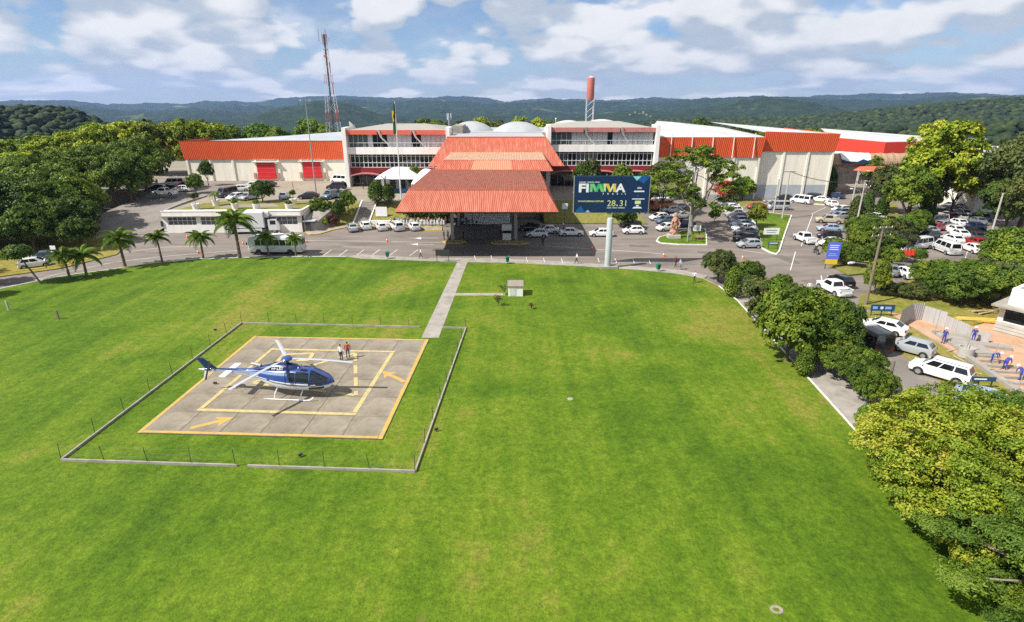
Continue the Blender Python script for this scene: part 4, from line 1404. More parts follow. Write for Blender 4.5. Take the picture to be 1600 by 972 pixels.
# ================================================================== vegetation
def rand_unit(r_, n):
    v = r_.normal(size=(n, 3))
    return v / np.linalg.norm(v, axis=1, keepdims=True)


def leaf_quads(pos, nrm, size, r_, aspect=1.7):
    n = len(pos)
    t = np.cross(nrm, rand_unit(r_, n))
    t /= np.maximum(np.linalg.norm(t, axis=1, keepdims=True), 1e-6)
    bt = np.cross(nrm, t)
    s = (size * (0.6 + 0.8 * r_.random(n)))[:, None] * 0.5
    bend = nrm * s * 0.35
    a = t * s * math.sqrt(aspect)
    b = bt * s / math.sqrt(aspect)
    V = np.stack([pos - a - bend, pos - b * 1.0, pos + a - bend, pos + b * 1.0], 1).reshape(-1, 3)
    Q = np.arange(4 * n).reshape(-1, 4)
    return V, Q


def crown(name, seed, lobes, n_leaf, size, m_, up=0.35, jitter=0.55, fill=0.25, clump=0.0, aspect=1.7):
    """leaves spread through a crown made of lobes (centre, radii)"""
    r_ = np.random.default_rng(seed)
    w = np.array([(l[1][0] * l[1][1] + l[1][0] * l[1][2] + l[1][1] * l[1][2]) for l in lobes])
    cnt = r_.multinomial(n_leaf, w / w.sum())
    P, N, T = [], [], []
    for (c, rr), k in zip(lobes, cnt):
        if k == 0:
            continue
        c, rr = np.array(c), np.array(rr)
        if clump > 0:
            nc = max(4, int(k * clump))
            cd = rand_unit(r_, nc)
            cd[:, 2] = np.where(cd[:, 2] < -0.3, -cd[:, 2] * 0.6, cd[:, 2])
            d = cd[r_.integers(0, nc, k)] + r_.normal(size=(k, 3)) * 0.17
            tb = r_.random(nc)
        else:
            d = rand_unit(r_, k)
            d[:, 2] = np.where((d[:, 2] < -0.35) & (r_.random(k) < .6), -d[:, 2], d[:, 2])
        ln = np.linalg.norm(d, axis=1, keepdims=True)
        rad_ = np.where(r_.random(k) < fill, 0.35 + 0.6 * r_.random(k), 0.86 + 0.24 * r_.random(k) ** 2)
        d = d / ln
        P.append(c + d * rr * rad_[:, None] * np.where(ln > 0, 0.8 + 0.2 * np.minimum(ln, 1.3), 1))
        nn = d * 1.0 + r_.normal(size=(k, 3)) * jitter + np.array([0, 0, up])
        N.append(nn / np.linalg.norm(nn, axis=1, keepdims=True))
        T.append(np.clip(0.5 + r_.normal(size=k) * 0.13 + (r_.random() - .5) * .75, 0, 1))
    P, N, T = np.concatenate(P), np.concatenate(N), np.concatenate(T)
    V, Q = leaf_quads(P, N, np.full(len(P), size), r_, aspect)
    return np_mesh(name, V, Q, m_, False, T)


def lobes_round(seed, h, r, n, zc=None, squash=.8, lobe=.42, low=0.0):
    r_ = random.Random(seed)
    zc = h - r * squash if zc is None else zc
    out = [((0, 0, zc), (r * .62, r * .62, r * squash * .7))]
    for i in range(n):
        a = i * 2.39996 + r_.uniform(-.3, .3)
        u = 1 - (i + .5) / n * (1.45 - low)
        ph = math.acos(max(-1, min(1, u)))
        k = r_.uniform(.66, .92)
        lr = r * lobe * r_.uniform(.7, 1.2)
        out.append(((r * (k - lobe * .35) * math.sin(ph) * math.cos(a) * 1.02, r * (k - lobe * .35) * math.sin(ph) * math.sin(a), zc + r * squash * (k - lobe * .3) * math.cos(ph)), (lr, lr, lr * .8)))
    return out


def trunk_mesh(name, seed, lobes, base_r, fork, m_='bark', lean=0.0, n_limb=9, thin=.45):
    r_ = random.Random(seed)
    mb = MB()
    fx, fy = lean * fork, lean * .3 * fork
    mb.tube([(0, 0, -.25), (base_r * .15, 0, fork * .3), (fx * .6, fy * .6, fork * .7), (fx, fy, fork)], [base_r * 1.35, base_r, base_r * .85, base_r * .75], 9)
    ls = sorted(lobes[1:], key=lambda l: -l[1][0])
    r_.shuffle(ls)
    for c, rr in ls[:n_limb]:
        s = Vector((fx, fy, fork * r_.uniform(.7, 1.0)))
        e = Vector(c)
        mid = s.lerp(e, .5) + Vector((r_.uniform(-.2, .2), r_.uniform(-.2, .2), .12)) * (e - s).length * .5
        q_ = base_r * thin * r_.uniform(.7, 1.1)
        mb.tube([s, s.lerp(mid, .55), mid, mid.lerp(e, .6), e], [q_, q_ * .8, q_ * .6, q_ * .4, q_ * .15], 6)
    return mb.mesh(name, m_, True)


def tree_proto(seed, h, r, n_lobe, n_leaf, size, m_leaf, base_r=.28, fork=None, squash=.8, lobe=.42, clump=0.0, m_bark='bark', fill=.25, zc=None, low=0.0, n_limb=9, up=.35, jitter=.55, lobes=None, lean=0.0, thin=.45, aspect=1.7):
    lb = lobes or lobes_round(seed, h, r, n_lobe, zc, squash, lobe, low)
    p = Proto()
    p.part('trunk', trunk_mesh('trunk', seed, lb, base_r, fork or h * .3, m_bark, lean, n_limb, thin))
    p.part('crown', crown('crown', seed, lb, n_leaf, size, m_leaf, up, jitter, fill, clump, aspect), key='leaf')
    return p


broad = [tree_proto(100 + i, 11, 5.0, 30, 16000, .36, 'leaf_mid', .3, 2.6, .95, .38, clump=.02, low=-.15) for i in range(3)]
spread = [tree_proto(200 + i, 12, 7.0, 46, 22000, .34, 'leaf_dark', .35, 3.0, .80, .30, clump=.02, low=-.15) for i in range(3)]
plane = [tree_proto(300 + i, 17, 6.5, 46, 19000, .42, 'leaf_yellow', .35, 4, 1.12, .32, clump=.02, low=-.1) for i in range(3)]
tall_olive = [tree_proto(400 + i, 16, 7.5, 46, 20000, .36, 'leaf_olive', .35, 4.5, .95, .31, clump=.025, low=-.1) for i in range(2)]
cypress = [tree_proto(500 + i, 3.6, 1.0, 6, 5200, .15, 'leaf_mid', .1, .5, lobes=[((0, 0, 1.75), (.92, .92, 1.6)), ((0, 0, 1.25), (.98, .98, 1.1)), ((.05, 0, 2.5), (.7, .7, 1.0)), ((0, .05, 3.0), (.4, .4, .65))], fill=.1, n_limb=3, jitter=.7) for i in range(2)]
shrub = [tree_proto(600 + i, 2.4, 1.6, 14, 5200, .17, 'leaf_mid', .07, .4, .75, .45, clump=.03, n_limb=6) for i in range(3)]
bushy = [tree_proto(700 + i, 5.0, 2.9, 30, 19000, .17, 'leaf_mid', .14, .9, .85, .36, clump=.02, n_limb=8, low=-.1) for i in range(3)]
_slots = {'i': 0}


def plant(protos, name, label, cat, loc, h, proto_h, rx=1.0, group=None, leaf=None, rz=None):
    k = _slots['i'] = _slots['i'] + 1
    p = protos[k % len(protos)]
    s = h / proto_h
    return p.spawn(name, label, cat, loc, rng.uniform(0, 6.28) if rz is None else rz, group, (s * rx, s * rx, s), {'leaf': leaf} if leaf else None)


# ---- left grove: dark spreading trees, front to back
def row(protos, ph, name, look, where, group, spots, leaf=None):
    spots = sorted(spots, key=lambda s: s[0] / s[1])
    for i, s in enumerate(spots):
        x, y, h, rx = s[:4]
        plant(protos, name, f'{look}, {ORD[i]} from left in {where}', 'tree', (x, y, s[4] if len(s) > 4 else 0), h, ph, rx, group, leaf if len(s) < 6 else s[5])


row(spread, 12, 'grove_tree', 'dark spreading tree', 'the front row of the left grove', 'trees of the left grove',
    [(-108, 94, 12.5, 1.1), (-100, 96, 12.5, 1.1), (-92, 92, 12, 1.05), (-85.5, 95, 12, 1.0), (-79.5, 96, 11.0, .92), (-74.0, 95.5, 8.8, .85), (-70.5, 91.0, 5.6, .95), (-77, 89.5, 8, .9), (-85, 87, 9, .9), (-94, 85, 10, .95)])
row(spread, 12, 'grove_tree', 'dark spreading tree', 'the middle row of the left grove', 'trees of the left grove',
    [(-128, 112, 10.5, 1.3), (-117, 109, 11, 1.25), (-106, 108, 11.5, 1.25), (-96, 108, 12, 1.15), (-87, 107, 12.5, 1.0), (-80.5, 104.5, 10.5, .85, .3)], 'leaf_mid')
row(spread, 12, 'grove_tree', 'mid green spreading tree', 'the rear row of the left grove', 'trees of the left grove',
    [(-142, 130, 9.5, 1.4, 0, 'leaf_mid'), (-131, 127, 9.5, 1.4, 0, 'leaf_mid'), (-120, 128, 9.5, 1.4, 1, 'leaf_mid'), (-109, 127, 9.5, 1.35, 2, 'leaf_mid'), (-99.5, 127, 10.5, 1.15, 3, 'leaf_mid'), (-90.5, 124, 11.5, 1.0, 2.6, 'leaf_mid'), (-84.5, 133, 12.0, .95, 3.5, 'leaf_mid'), (-92, 138, 11.5, .95, 3.5, 'leaf_mid'), (-104, 142, 9, 1.2, 3.5, 'leaf_mid')])
row(plane, 17, 'plane_tree', 'yellow green tree', 'the yellow row behind the left grove', 'yellow trees behind the grove',
    [(-172, 160, 12.4, 1.4), (-162, 159, 12.6, 1.4), (-152, 161, 12.8, 1.4), (-143, 158, 13.4, 1.35), (-135, 162, 14.2, 1.3), (-127, 159, 14.8, 1.2), (-119.5, 163, 16.8, 1.05), (-112, 161, 18.2, .95), (-105, 164, 18.9, .95), (-98, 163, 19.0, .95, 0, 'leaf_gold'), (-91, 166, 19.0, .9, 0), (-84.5, 168, 18.2, .85, 0), (-148, 148, 10.5, 1.4), (-137, 147, 10.8, 1.4), (-126, 149, 11.5, 1.3), (-116, 148, 12.8, 1.2)])
row(broad, 11, 'park_tree', 'rounded green tree', 'the row behind the red and cream warehouse', 'trees behind the warehouse',
    [(-108, 205, 17, 1.0), (-99, 208, 15.5, .9), (-90, 212, 16, .9, 0, 'leaf_bright'), (-81, 206, 14.8, .9), (-73, 215, 17.5, .85, 0, 'leaf_bright'), (-66, 212, 15.0, .8), (-58, 200, 14, .85, 0, 'leaf_dark'), (-51, 208, 14, .8, 0, 'leaf_dark')])
row(broad, 11, 'park_tree', 'green tree', 'the row on the skyline behind the office wings', 'trees behind the office wings',
    [(-50, 236, 15.2, .9, 0, 'leaf_dark'), (-43, 232, 14.5, .8, 0, 'leaf_olive'), (-36, 240, 17.2, .75, 0, 'leaf_dark'), (-29, 236, 16.6, .8, 0, 'leaf_mid'), (-21, 238, 15.8, .8, 0, 'leaf_olive'), (-12.5, 234, 17.6, .75, 0, 'leaf_yellow'), (-5, 240, 16.5, .8, 0, 'leaf_olive'),
     (3, 236, 17.4, .75, 0, 'leaf_yellow'), (10, 236, 17.2, .8, 0, 'leaf_yellow'), (17, 240, 16.2, .8, 0, 'leaf_mid'), (31, 243, 14.5, .8, 0, 'leaf_dark'), (41, 238, 14.5, .8), (63, 244, 15, .9, 0, 'leaf_dark'), (74, 236, 17.0, .72, 0, 'leaf_dark'), (80, 246, 15, .8), (93, 240, 15.5, .8, 0, 'leaf_dark'), (108, 250, 13, 1.0), (124, 246, 13, 1.1, 0, 'leaf_bright')])
row(spread, 12, 'grove_tree', 'low dark tree', 'the group at the lawn corner below the grove', 'trees at the lawn corner',
    [(-75.5, 68.5, 6.6, .75), (-71, 72.5, 5.8, .7), (-68.3, 66.0, 6.4, .55), (-79, 75, 6.8, .8), (-74.5, 59.5, 8.5, .85)])
# trees and bushes of the upper terrace and the entrance
SP = [
    (broad, 11, 'terrace_tree', 'small dark tree with rounded crown against the cream warehouse wall', 'tree', (*G(326, 290, TZ)[:2], TZ), 6.2, .62, 'leaf_dark'),
    (bushy, 5, 'terrace_tree', 'bushy green tree between the upper parking and the potted plants', 'tree', (*G(307, 302, TZ)[:2], TZ), 4.2, .75, 'leaf_mid'),
    (bushy, 5, 'terrace_tree', 'round green tree among the cars beside the roof lawn', 'tree', (*G(411, 316, TZ)[:2], TZ), 4.6, .9, 'leaf_dark'),
    (bushy, 5, 'terrace_tree', 'small light green tree at the head of the garden stairs', 'tree', (*G(545, 331, 2.2)[:2], 2.0), 4.6, .62, 'leaf_bright'),
    (bushy, 5, 'bank_bush', 'large leafy bush on the bank beside the roadside building', 'bush', (*G(503, 340, 1.2)[:2], .8), 4.2, 1.05, 'leaf_mid'),
    (bushy, 5, 'bank_bush', 'dark upright bush next to the garden stairs', 'bush', (*G(530, 341, 1.2)[:2], .9), 4.2, .55, 'leaf_dark'),
    (shrub, 2.4, 'bank_bush', 'reddish brown shrub at the foot of the garden stairs', 'bush', (*G(519, 352, .2)[:2], .1), 2.2, .9, 'leaf_red'),
    (shrub, 2.4, 'bank_bush', 'clipped yellow shrub beside the reddish shrub at the kerb', 'bush', (*G(508, 356, .1)[:2], .1), 1.9, .55, 'leaf_yellow'),
    (cypress, 3.6, 'clipped_cypress', 'larger clipped cypress of the pair beside the flagpole', 'tree', (*G(589, 316, TZ)[:2], TZ), 4.3, 1.45, 'leaf_dark'),
    (cypress, 3.6, 'clipped_cypress', 'smaller clipped cypress of the pair beside the flagpole', 'tree', (*G(607, 316.5, TZ)[:2], TZ), 3.8, 1.3, 'leaf_dark'),
    (bushy, 5, 'terrace_tree', 'slim green bush in front of the red and white tents gap', 'bush', (*at(648, 275, 132)[:2], TZ), 5.5, .5, 'leaf_mid'),
    (broad, 11, 'entrance_tree', 'dark tree filling the gap beside the red canopy', 'tree', (14.5, 122, TZ), 7.4, .62, 'leaf_dark'),
    (broad, 11, 'entrance_tree', 'green tree with orange tips above the blue billboard', 'tree', (17.5, 127, TZ), 8.0, .6, 'leaf_olive'),
    (broad, 11, 'entrance_tree', 'green tree behind the middle of the blue billboard', 'tree', (23.5, 124, TZ), 7.2, .7, 'leaf_mid'),
    (bushy, 5, 'entrance_tree', 'low dark bush under the right half of the blue billboard', 'bush', (*G(975, 352, .8)[:2], .5), 4.2, 1.0, 'leaf_dark'),
    (broad, 11, 'entrance_tree', 'dense olive tree next to the billboard, behind the parked van', 'tree', (*G(1032, 336)[:2], 0), 11.5, .85, 'leaf_olive'),
    (broad, 11, 'entrance_tree', 'green tree between the billboard and the airy tree', 'tree', (*G(1008, 334)[:2], 0), 9.5, .7, 'leaf_mid'),
    (bushy, 5, 'car_park_bush', 'lush green bush against the cream warehouse corner', 'bush', (*G(1160, 313)[:2], 0), 6.0, .85, 'leaf_bright'),
    (bushy, 5, 'car_park_bush', 'bush covered in red blossom before the warehouse wall', 'bush', (*G(1132, 314)[:2], 0), 5.2, 1.0, 'flower_red'),
    (bushy, 5, 'island_bush', 'golden green conical bush on the sign island', 'bush', (*G(1181, 354)[:2], .1), 4.3, .72, 'leaf_gold'),
    (shrub, 2.4, 'car_park_bush', 'small sapling on the asphalt beside the airy tree', 'bush', (*G(1116, 347)[:2], 0), 3.0, .6, 'leaf_mid'),
    (cypress, 3.6, 'slender_tree', 'dark slender tree at the corner of the tall warehouse block', 'tree', (*G(1291, 306)[:2], 0), 7.4, 1.0, 'leaf_dark'),
    (cypress, 3.6, 'slender_tree', 'columnar cypress beside the tall utility pole on the bank', 'tree', (*G(1351, 341)[:2], 0), 5.6, .9, 'leaf_dark'),
    (cypress, 3.6, 'slender_tree', 'columnar cypress on the bank nearest the dark green trees', 'tree', (*G(1375, 343)[:2], 0), 5.0, .9, 'leaf_dark'),
    (cypress, 3.6, 'slender_tree', 'brownish columnar cypress by the roadside parked cars', 'tree', (*G(1334, 344)[:2], 0), 5.0, 1.0, 'leaf_olive'),
    (plane, 17, 'yellow_tree', 'big yellow green tree standing in front of the bright red hall', 'tree', (*G(1455, 343)[:2], 0), 20.5, 1.0, 'leaf_yellow'),
    (plane, 17, 'yellow_tree', 'shorter yellow green tree under the side of the big yellow tree', 'tree', (*G(1484, 338)[:2], 0), 13.5, 1.0, 'leaf_yellow'),
    (broad, 11, 'bank_tree', 'dense green tree hiding the foot of the pale building', 'tree', (*G(1518, 330)[:2], 0), 10.5, .95, 'leaf_mid'),
    (plane, 17, 'yellow_tree', 'lower yellow green tree leaning on the big yellow tree', 'tree', (*G(1421, 332)[:2], 0), 15.5, .75, 'leaf_yellow'),
    (broad, 11, 'bank_tree', 'rounded dark green tree below the big yellow tree', 'tree', (*G(1412, 352)[:2], 0), 11.5, .85, 'leaf_mid'),
    (broad, 11, 'bank_tree', 'olive green tree behind the columnar cypresses', 'tree', (*G(1382, 334)[:2], 0), 11.0, .8, 'leaf_olive'),
    (broad, 11, 'bank_tree', 'bright green tree beyond the ramp of the service road', 'tree', (*G(1352, 306)[:2], 1.0), 9.5, .7, 'leaf_mid'),
    (broad, 11, 'bank_tree', 'deep green tree shading the start of the left car row', 'tree', (*G(1436, 345)[:2], 0), 9.0, .8, 'leaf_dark'),
    (tall_olive, 16, 'olive_tree', 'tall olive brown tree at the edge beside the pale building', 'tree', (*G(1590, 365)[:2], 0), 18.5, 1.0, 'leaf_olive'),
    (tall_olive, 16, 'olive_tree', 'tall dark olive tree behind the car park column', 'tree', (*G(1556, 340)[:2], 0), 13.5, .95, 'leaf_olive'),
    (tall_olive, 16, 'olive_tree', 'dark olive tree leaning over the parked cars', 'tree', (*G(1566, 372)[:2], 0), 11.0, .95, 'leaf_dark'),
    (tall_olive, 16, 'olive_tree', 'broad olive tree at the edge above the bright bushes', 'tree', (*G(1612, 395)[:2], 0), 14.5, 1.0, 'leaf_olive'),
    (broad, 11, 'bank_tree', 'dark green tree at the far end of the car park lane', 'tree', (*G(1530, 322)[:2], 0), 10, .9, 'leaf_dark'),
]
for protos, ph, nm, lab, cat, loc, h, rx, lf in SP:
    plant(protos, nm, lab, cat, loc, h, ph, rx, None, lf)

plant(spread, 'grove_tree', 'lone green tree leaning over the shaded upper parking', 'tree', (*G(208, 323, 1.6)[:2], 1.4), 12.5, 12, .85, None, 'leaf_mid')
for i in range(6):
    plant(shrub, 'bank_shrub', f'dark shrub, {ORD[i]} from left behind the queue', 'bush', (-20.6 + i * 1.5, 113.6 + .3 * (i % 2), 1.0), 2.0, 2.4, 1.0, 'dark shrubs behind the queue', 'leaf_dark')
# airy tree behind the statue: long pale limbs with loose tufts
r_ = random.Random(5)
prim = []
for i in range(8):
    a = i * math.pi / 4 + r_.uniform(-.25, .25)
    d, zz_ = r_.uniform(3.2, 5.2), r_.uniform(7.0, 10.5)
    prim.append(Vector((d * math.cos(a), d * math.sin(a), zz_)))
prim += [Vector((.6, .3, 12.2)), Vector((-1.4, -.8, 11.2))]
lb = [((0, 0, 9), (.5, .5, .5))]
for i in range(90):
    a, d = r_.uniform(0, 6.28), 9.0 * math.sqrt(r_.random())
    zc_ = 15.2 - (d / 9.2) ** 2 * 6.5 + r_.uniform(-2.0, .5) if r_.random() < .72 else r_.uniform(5.5, 10)
    rr = r_.uniform(.9, 1.8)
    lb.append(((d * math.cos(a), d * math.sin(a), zc_), (rr, rr, rr * .6)))
mb = MB()
mb.tube([(0, 0, -.25), (.1, 0, 1.5), (.0, .1, 3.4), (.1, 0, 5.0)], [.5, .38, .34, .26], 10)
tips = []
for i, p in enumerate(prim):
    s0 = Vector((0, 0, 2.6 + .3 * i))
    m1 = s0.lerp(p, .5) + Vector((r_.uniform(-.5, .5), r_.uniform(-.5, .5), -.6))
    mb.tube([s0, s0.lerp(m1, .6), m1, m1.lerp(p, .55) + Vector((0, 0, .15)), p], [.22, .18, .15, .12, .08], 7)
    tips += [m1, m1.lerp(p, .55), p]
for c, rr in lb[1:]:
    e = Vector(c)
    s0 = min(tips, key=lambda q_: (q_ - e).length + (3 if q_.z > e.z + .5 else 0))
    m1 = s0.lerp(e, .5) + Vector((r_.uniform(-.6, .6), r_.uniform(-.6, .6), r_.uniform(-.5, .3)))
    mb.tube([s0, m1, e, e + (e - m1) * .35], [.07, .05, .03, .008], 5)
airy = Proto()
airy.part('trunk', mb.mesh('trunk', 'bark_pale', True))
airy.part('crown', crown('crown', 901, lb, 30000, .27, 'leaf_mid', .3, .6, .7, .03), key='leaf')
airy.spawn('airy_tree', 'tall airy tree with pale bare limbs standing behind the statue', 'tree', (*G(1078, 366)[:2], 0), 0.4, None, 1.0, {'leaf': 'leaf_mid'})

# ---- planting along the lawn's side
BG = 'shrubs and trees along the lawn edge'
LE = [
    (bushy, 5, 'lawn_tree', 'small umbrella shaped tree at the corner of lawn and road', 'tree', G(1121, 439), 4.6, .88, 'leaf_olive'),
    (cypress, 3.6, 'lawn_cypress', 'egg shaped clipped cypress at the lawn corner', 'tree', G(1142, 464), 3.9, 1.0, 'leaf_mid'),
    (bushy, 5, 'lawn_shrub', 'rounded dark shrub behind the egg shaped cypress', 'bush', G(1167, 447), 3.6, .95, 'leaf_dark'),
    (shrub, 2.4, 'lawn_shrub', 'olive shrub just below the egg shaped cypress', 'bush', G(1180, 480), 3.6, .95, 'leaf_olive'),
    (shrub, 2.4, 'lawn_shrub', 'yellow green shrub in the middle of the lawn planting', 'bush', G(1203, 482), 3.6, .9, 'leaf_bright'),
    (shrub, 2.4, 'lawn_shrub', 'brownish shrub below the yellow green shrub', 'bush', G(1187, 505), 2.8, .9, 'leaf_olive'),
    (bushy, 5, 'lawn_shrub', 'mid green shrub behind the yellow green shrub', 'bush', G(1216, 470), 3.6, .7, 'leaf_mid'),
    (bushy, 5, 'lawn_tree', 'large broad leaved tree overhanging the lawn', 'tree', G(1228, 565), 7.0, .8, 'leaf_mid'),
    (bushy, 5, 'lawn_tree', 'broad leaved tree merging with the large lawn tree', 'tree', G(1262, 530), 5.6, .95, 'leaf_mid'),
    (bushy, 5, 'lawn_tree', 'dark leafy tree beside the black van', 'tree', G(1300, 562), 6.0, .62, 'leaf_dark'),
    (bushy, 5, 'lawn_tree', 'leafy tree behind the dark tree, toward the junction', 'tree', G(1300, 522), 3.8, 1.0, 'leaf_mid'),
    (bushy, 5, 'lawn_tree', 'low spreading tree between the path and the large tree', 'tree', G(1283, 570), 4.6, .7, 'leaf_dark'),
    (cypress, 3.6, 'lawn_cypress', 'clipped cypress under the large lawn tree beside the path', 'tree', G(1254, 588), 3.1, .92, 'leaf_mid'),
    (bushy, 5, 'hedge_bush', 'hedge bush tucked under the large lawn tree beside the path', 'bush', G(1296, 580), 3.4, .95, 'leaf_mid'),
    (bushy, 5, 'hedge_bush', 'hedge bush on the road side behind the hedge middle', 'bush', G(1345, 598), 3.2, .95, 'leaf_mid'),
    (bushy, 5, 'hedge_bush', 'hedge bush on the road side near the short timber pole', 'bush', G(1366, 620), 2.8, .9, 'leaf_dark'),
    (bushy, 5, 'hedge_bush', 'hedge bush between the large lawn tree and the dark tree', 'bush', G(1275, 552), 4.0, .9, 'leaf_mid'),
    (bushy, 5, 'hedge_bush', 'hedge bush closest to the black van', 'bush', G(1313, 592), 3.6, .95, 'leaf_mid'),
    (bushy, 5, 'hedge_bush', 'hedge bush in the middle of the clipped hedge', 'bush', G(1336, 612), 3.3, .85, 'leaf_dark'),
    (bushy, 5, 'hedge_bush', 'hedge bush at the path end of the clipped hedge', 'bush', G(1358, 632), 3.0, .8, 'leaf_mid'),
]
for protos, ph, nm, lab, cat, loc, h, rx, lf in LE:
    plant(protos, nm, lab, cat, (loc.x, loc.y, 0), h, ph, rx, BG, lf)

# ---- big trees in the near corner
lb = lobes_round(77, 8.4, 6.6, 110, 3.7, .70, .21, low=-.25)
near = tree_proto(77, 8.4, 6.6, 0, 125000, .125, 'leaf_gold', .3, 2.2, lobes=lb, clump=.012, fill=.2, n_limb=22, up=.3, jitter=.6)
near.spawn('corner_tree', 'huge golden green tree bulging over the lawn edge in the near corner', 'tree', (26.9, 28.0, 0), 0.3, None, (1, 1.0, .84))
lb = lobes_round(78, 6.2, 3.8, 60, 3.2, .74, .24, low=-.2)
near2 = tree_proto(78, 6.2, 3.8, 0, 45000, .125, 'leaf_gold', .2, 1.6, lobes=lb, clump=.02, fill=.22, n_limb=14, up=.3, jitter=.6)
near2.spawn('corner_tree', 'smaller golden tree joined to the huge one, toward the hedge', 'tree', (29.6, 33.6, 0), 1.0, None, (1, 1, .66), {'leaf': 'leaf_gold'})
near2.spawn('corner_tree', 'green tree behind the huge golden one, beside the parked cars', 'tree', (36.6, 34.6, 0), 2.4, None, (1, 1, .62), {'leaf': 'leaf_bright'})
r_ = random.Random(15)
lb = [((0, 0, 4.5), (.6, .6, 1.5))]
for i in range(34):
    a, d = r_.uniform(0, 6.28), r_.uniform(.8, 4.6)
    zc_ = 8.8 - d * 1.25 + r_.uniform(-2.4, .4)
    rr = r_.uniform(.8, 1.5)
    lb.append(((d * math.cos(a), d * math.sin(a), max(1.0, zc_)), (rr, rr, rr * .38)))
pine = tree_proto(910, 9, 4.6, 0, 60000, .11, 'leaf_dark', .24, 3.0, lobes=lb, n_limb=34, m_bark='bark_pale', fill=.5, clump=.03, thin=.3, aspect=3.0)
pine.spawn('corner_pine', 'dark layered conifer in the bottom corner below the golden tree', 'tree', (24.9, 20.4, 0), .2, None, (1.05, 1.05, .82), {'leaf': 'leaf_dark'})
pine.spawn('corner_pine', 'dark layered conifer at the edge behind the bottom corner conifer', 'tree', (29.5, 22.8, 0), 2.2, None, 1.0, {'leaf': 'leaf_dark'})
plant(bushy, 'corner_bush', 'low bright bush at the foot of the corner conifer', 'bush', (23.6, 17.6, 0), 2.0, 5, .9, None, 'leaf_bright')
plant(bushy, 'corner_bush', 'low bush on the path below the golden tree', 'bush', (22.6, 19.2, 0), 1.4, 5, .9, None, 'leaf_mid')

for i, (x, y, h, lf) in enumerate(((24.2, 27.6, 2.6, 'leaf_gold'), (23.9, 25.4, 2.8, 'leaf_gold'), (23.8, 23.3, 2.8, 'leaf_gold'), (24.0, 21.4, 2.6, 'leaf_mid'), (23.6, 19.8, 2.6, 'leaf_mid'), (23.4, 18.2, 2.4, 'leaf_bright'), (23.6, 16.8, 2.4, 'leaf_mid'), (25.3, 22.3, 3.2, 'leaf_dark'), (25.6, 18.6, 3.0, 'leaf_dark'), (26.2, 36.0, 2.2, 'leaf_bright'), (25.6, 33.0, 3.0, 'leaf_gold'))):
    plant(bushy, 'edge_bush', f'low bush under the golden tree, {ORD[i]} along the lawn kerb', 'bush', (x, y, 0), h, 5, .95, 'low bushes under the golden tree', lf)

# ---- vegetation of the right-hand banks
def bank_row(look, where, spots, protos=bushy, ph=5, nm='bank_bush'):
    spots = sorted(spots, key=lambda s: s[0])
    for i, (u, v, h, rx, lf) in enumerate(spots):
        p = G(u, v)
        plant(protos, nm, f'{look}, {ORD[i]} from left {where}', 'bush', (p.x, p.y, .1), h, ph, rx, 'bushes on the roadside banks', lf)


bank_row('leafy bush', 'on the bank behind the blue sign', [(1300, 408, 3.6, .9, 'leaf_mid'), (1318, 415, 3.2, 1.0, 'leaf_mid'), (1338, 418, 3.2, 1.0, 'leaf_dark'), (1345, 400, 5.2, .9, 'leaf_mid'), (1352, 372, 4.6, .8, 'leaf_bright'), (1366, 388, 5.4, .9, 'leaf_mid'),
          (1378, 406, 4.6, .9, 'leaf_dark'), (1330, 368, 3.4, .8, 'leaf_mid'), (1398, 394, 5.0, .95, 'leaf_olive'), (1392, 418, 3.0, .9, 'leaf_mid'), (1410, 376, 4.6, .85, 'leaf_bright'), (1374, 372, 3.2, .9, 'leaf_bright'), (1428, 412, 2.4, 1.1, 'leaf_dark')])
bank_row('green bush', 'on the bank above the building site', [(1365, 462, 4.4, .6, 'leaf_gold'), (1385, 463, 2.0, 1.1, 'leaf_olive'), (1408, 466, 2.0, 1.2, 'leaf_olive'), (1432, 470, 2.0, 1.1, 'leaf_olive'), (1452, 432, 2.0, 1.5, 'leaf_dark'), (1470, 425, 1.8, 1.6, 'leaf_mid'), (1480, 455, 3.4, 1.3, 'leaf_bright'), (1462, 470, 3.4, 1.0, 'leaf_dark'),
          (1500, 450, 3.2, 1.4, 'leaf_mid'), (1520, 428, 2.0, 1.6, 'leaf_bright'), (1500, 478, 4.6, 1.0, 'leaf_dark'), (1530, 470, 4.6, 1.2, 'leaf_mid'), (1556, 440, 4.4, 1.2, 'leaf_mid'), (1575, 425, 6.6, 1.0, 'leaf_bright'), (1560, 476, 5.4, 1.0, 'leaf_mid'), (1592, 455, 7.5, 1.0, 'leaf_mid'), (1590, 485, 6.0, .9, 'leaf_dark'), (1560, 412, 4.0, 1.0, 'leaf_bright'), (1440, 448, 3.6, .9, 'leaf_mid')])
bank_row('dense bush', 'along the left car row', [(1432, 372, 3.2, .8, 'leaf_dark'), (1440, 360, 3.6, .8, 'leaf_dark'), (1428, 360, 4.0, .8, 'leaf_mid'), (1446, 350, 4.0, .7, 'leaf_dark')])

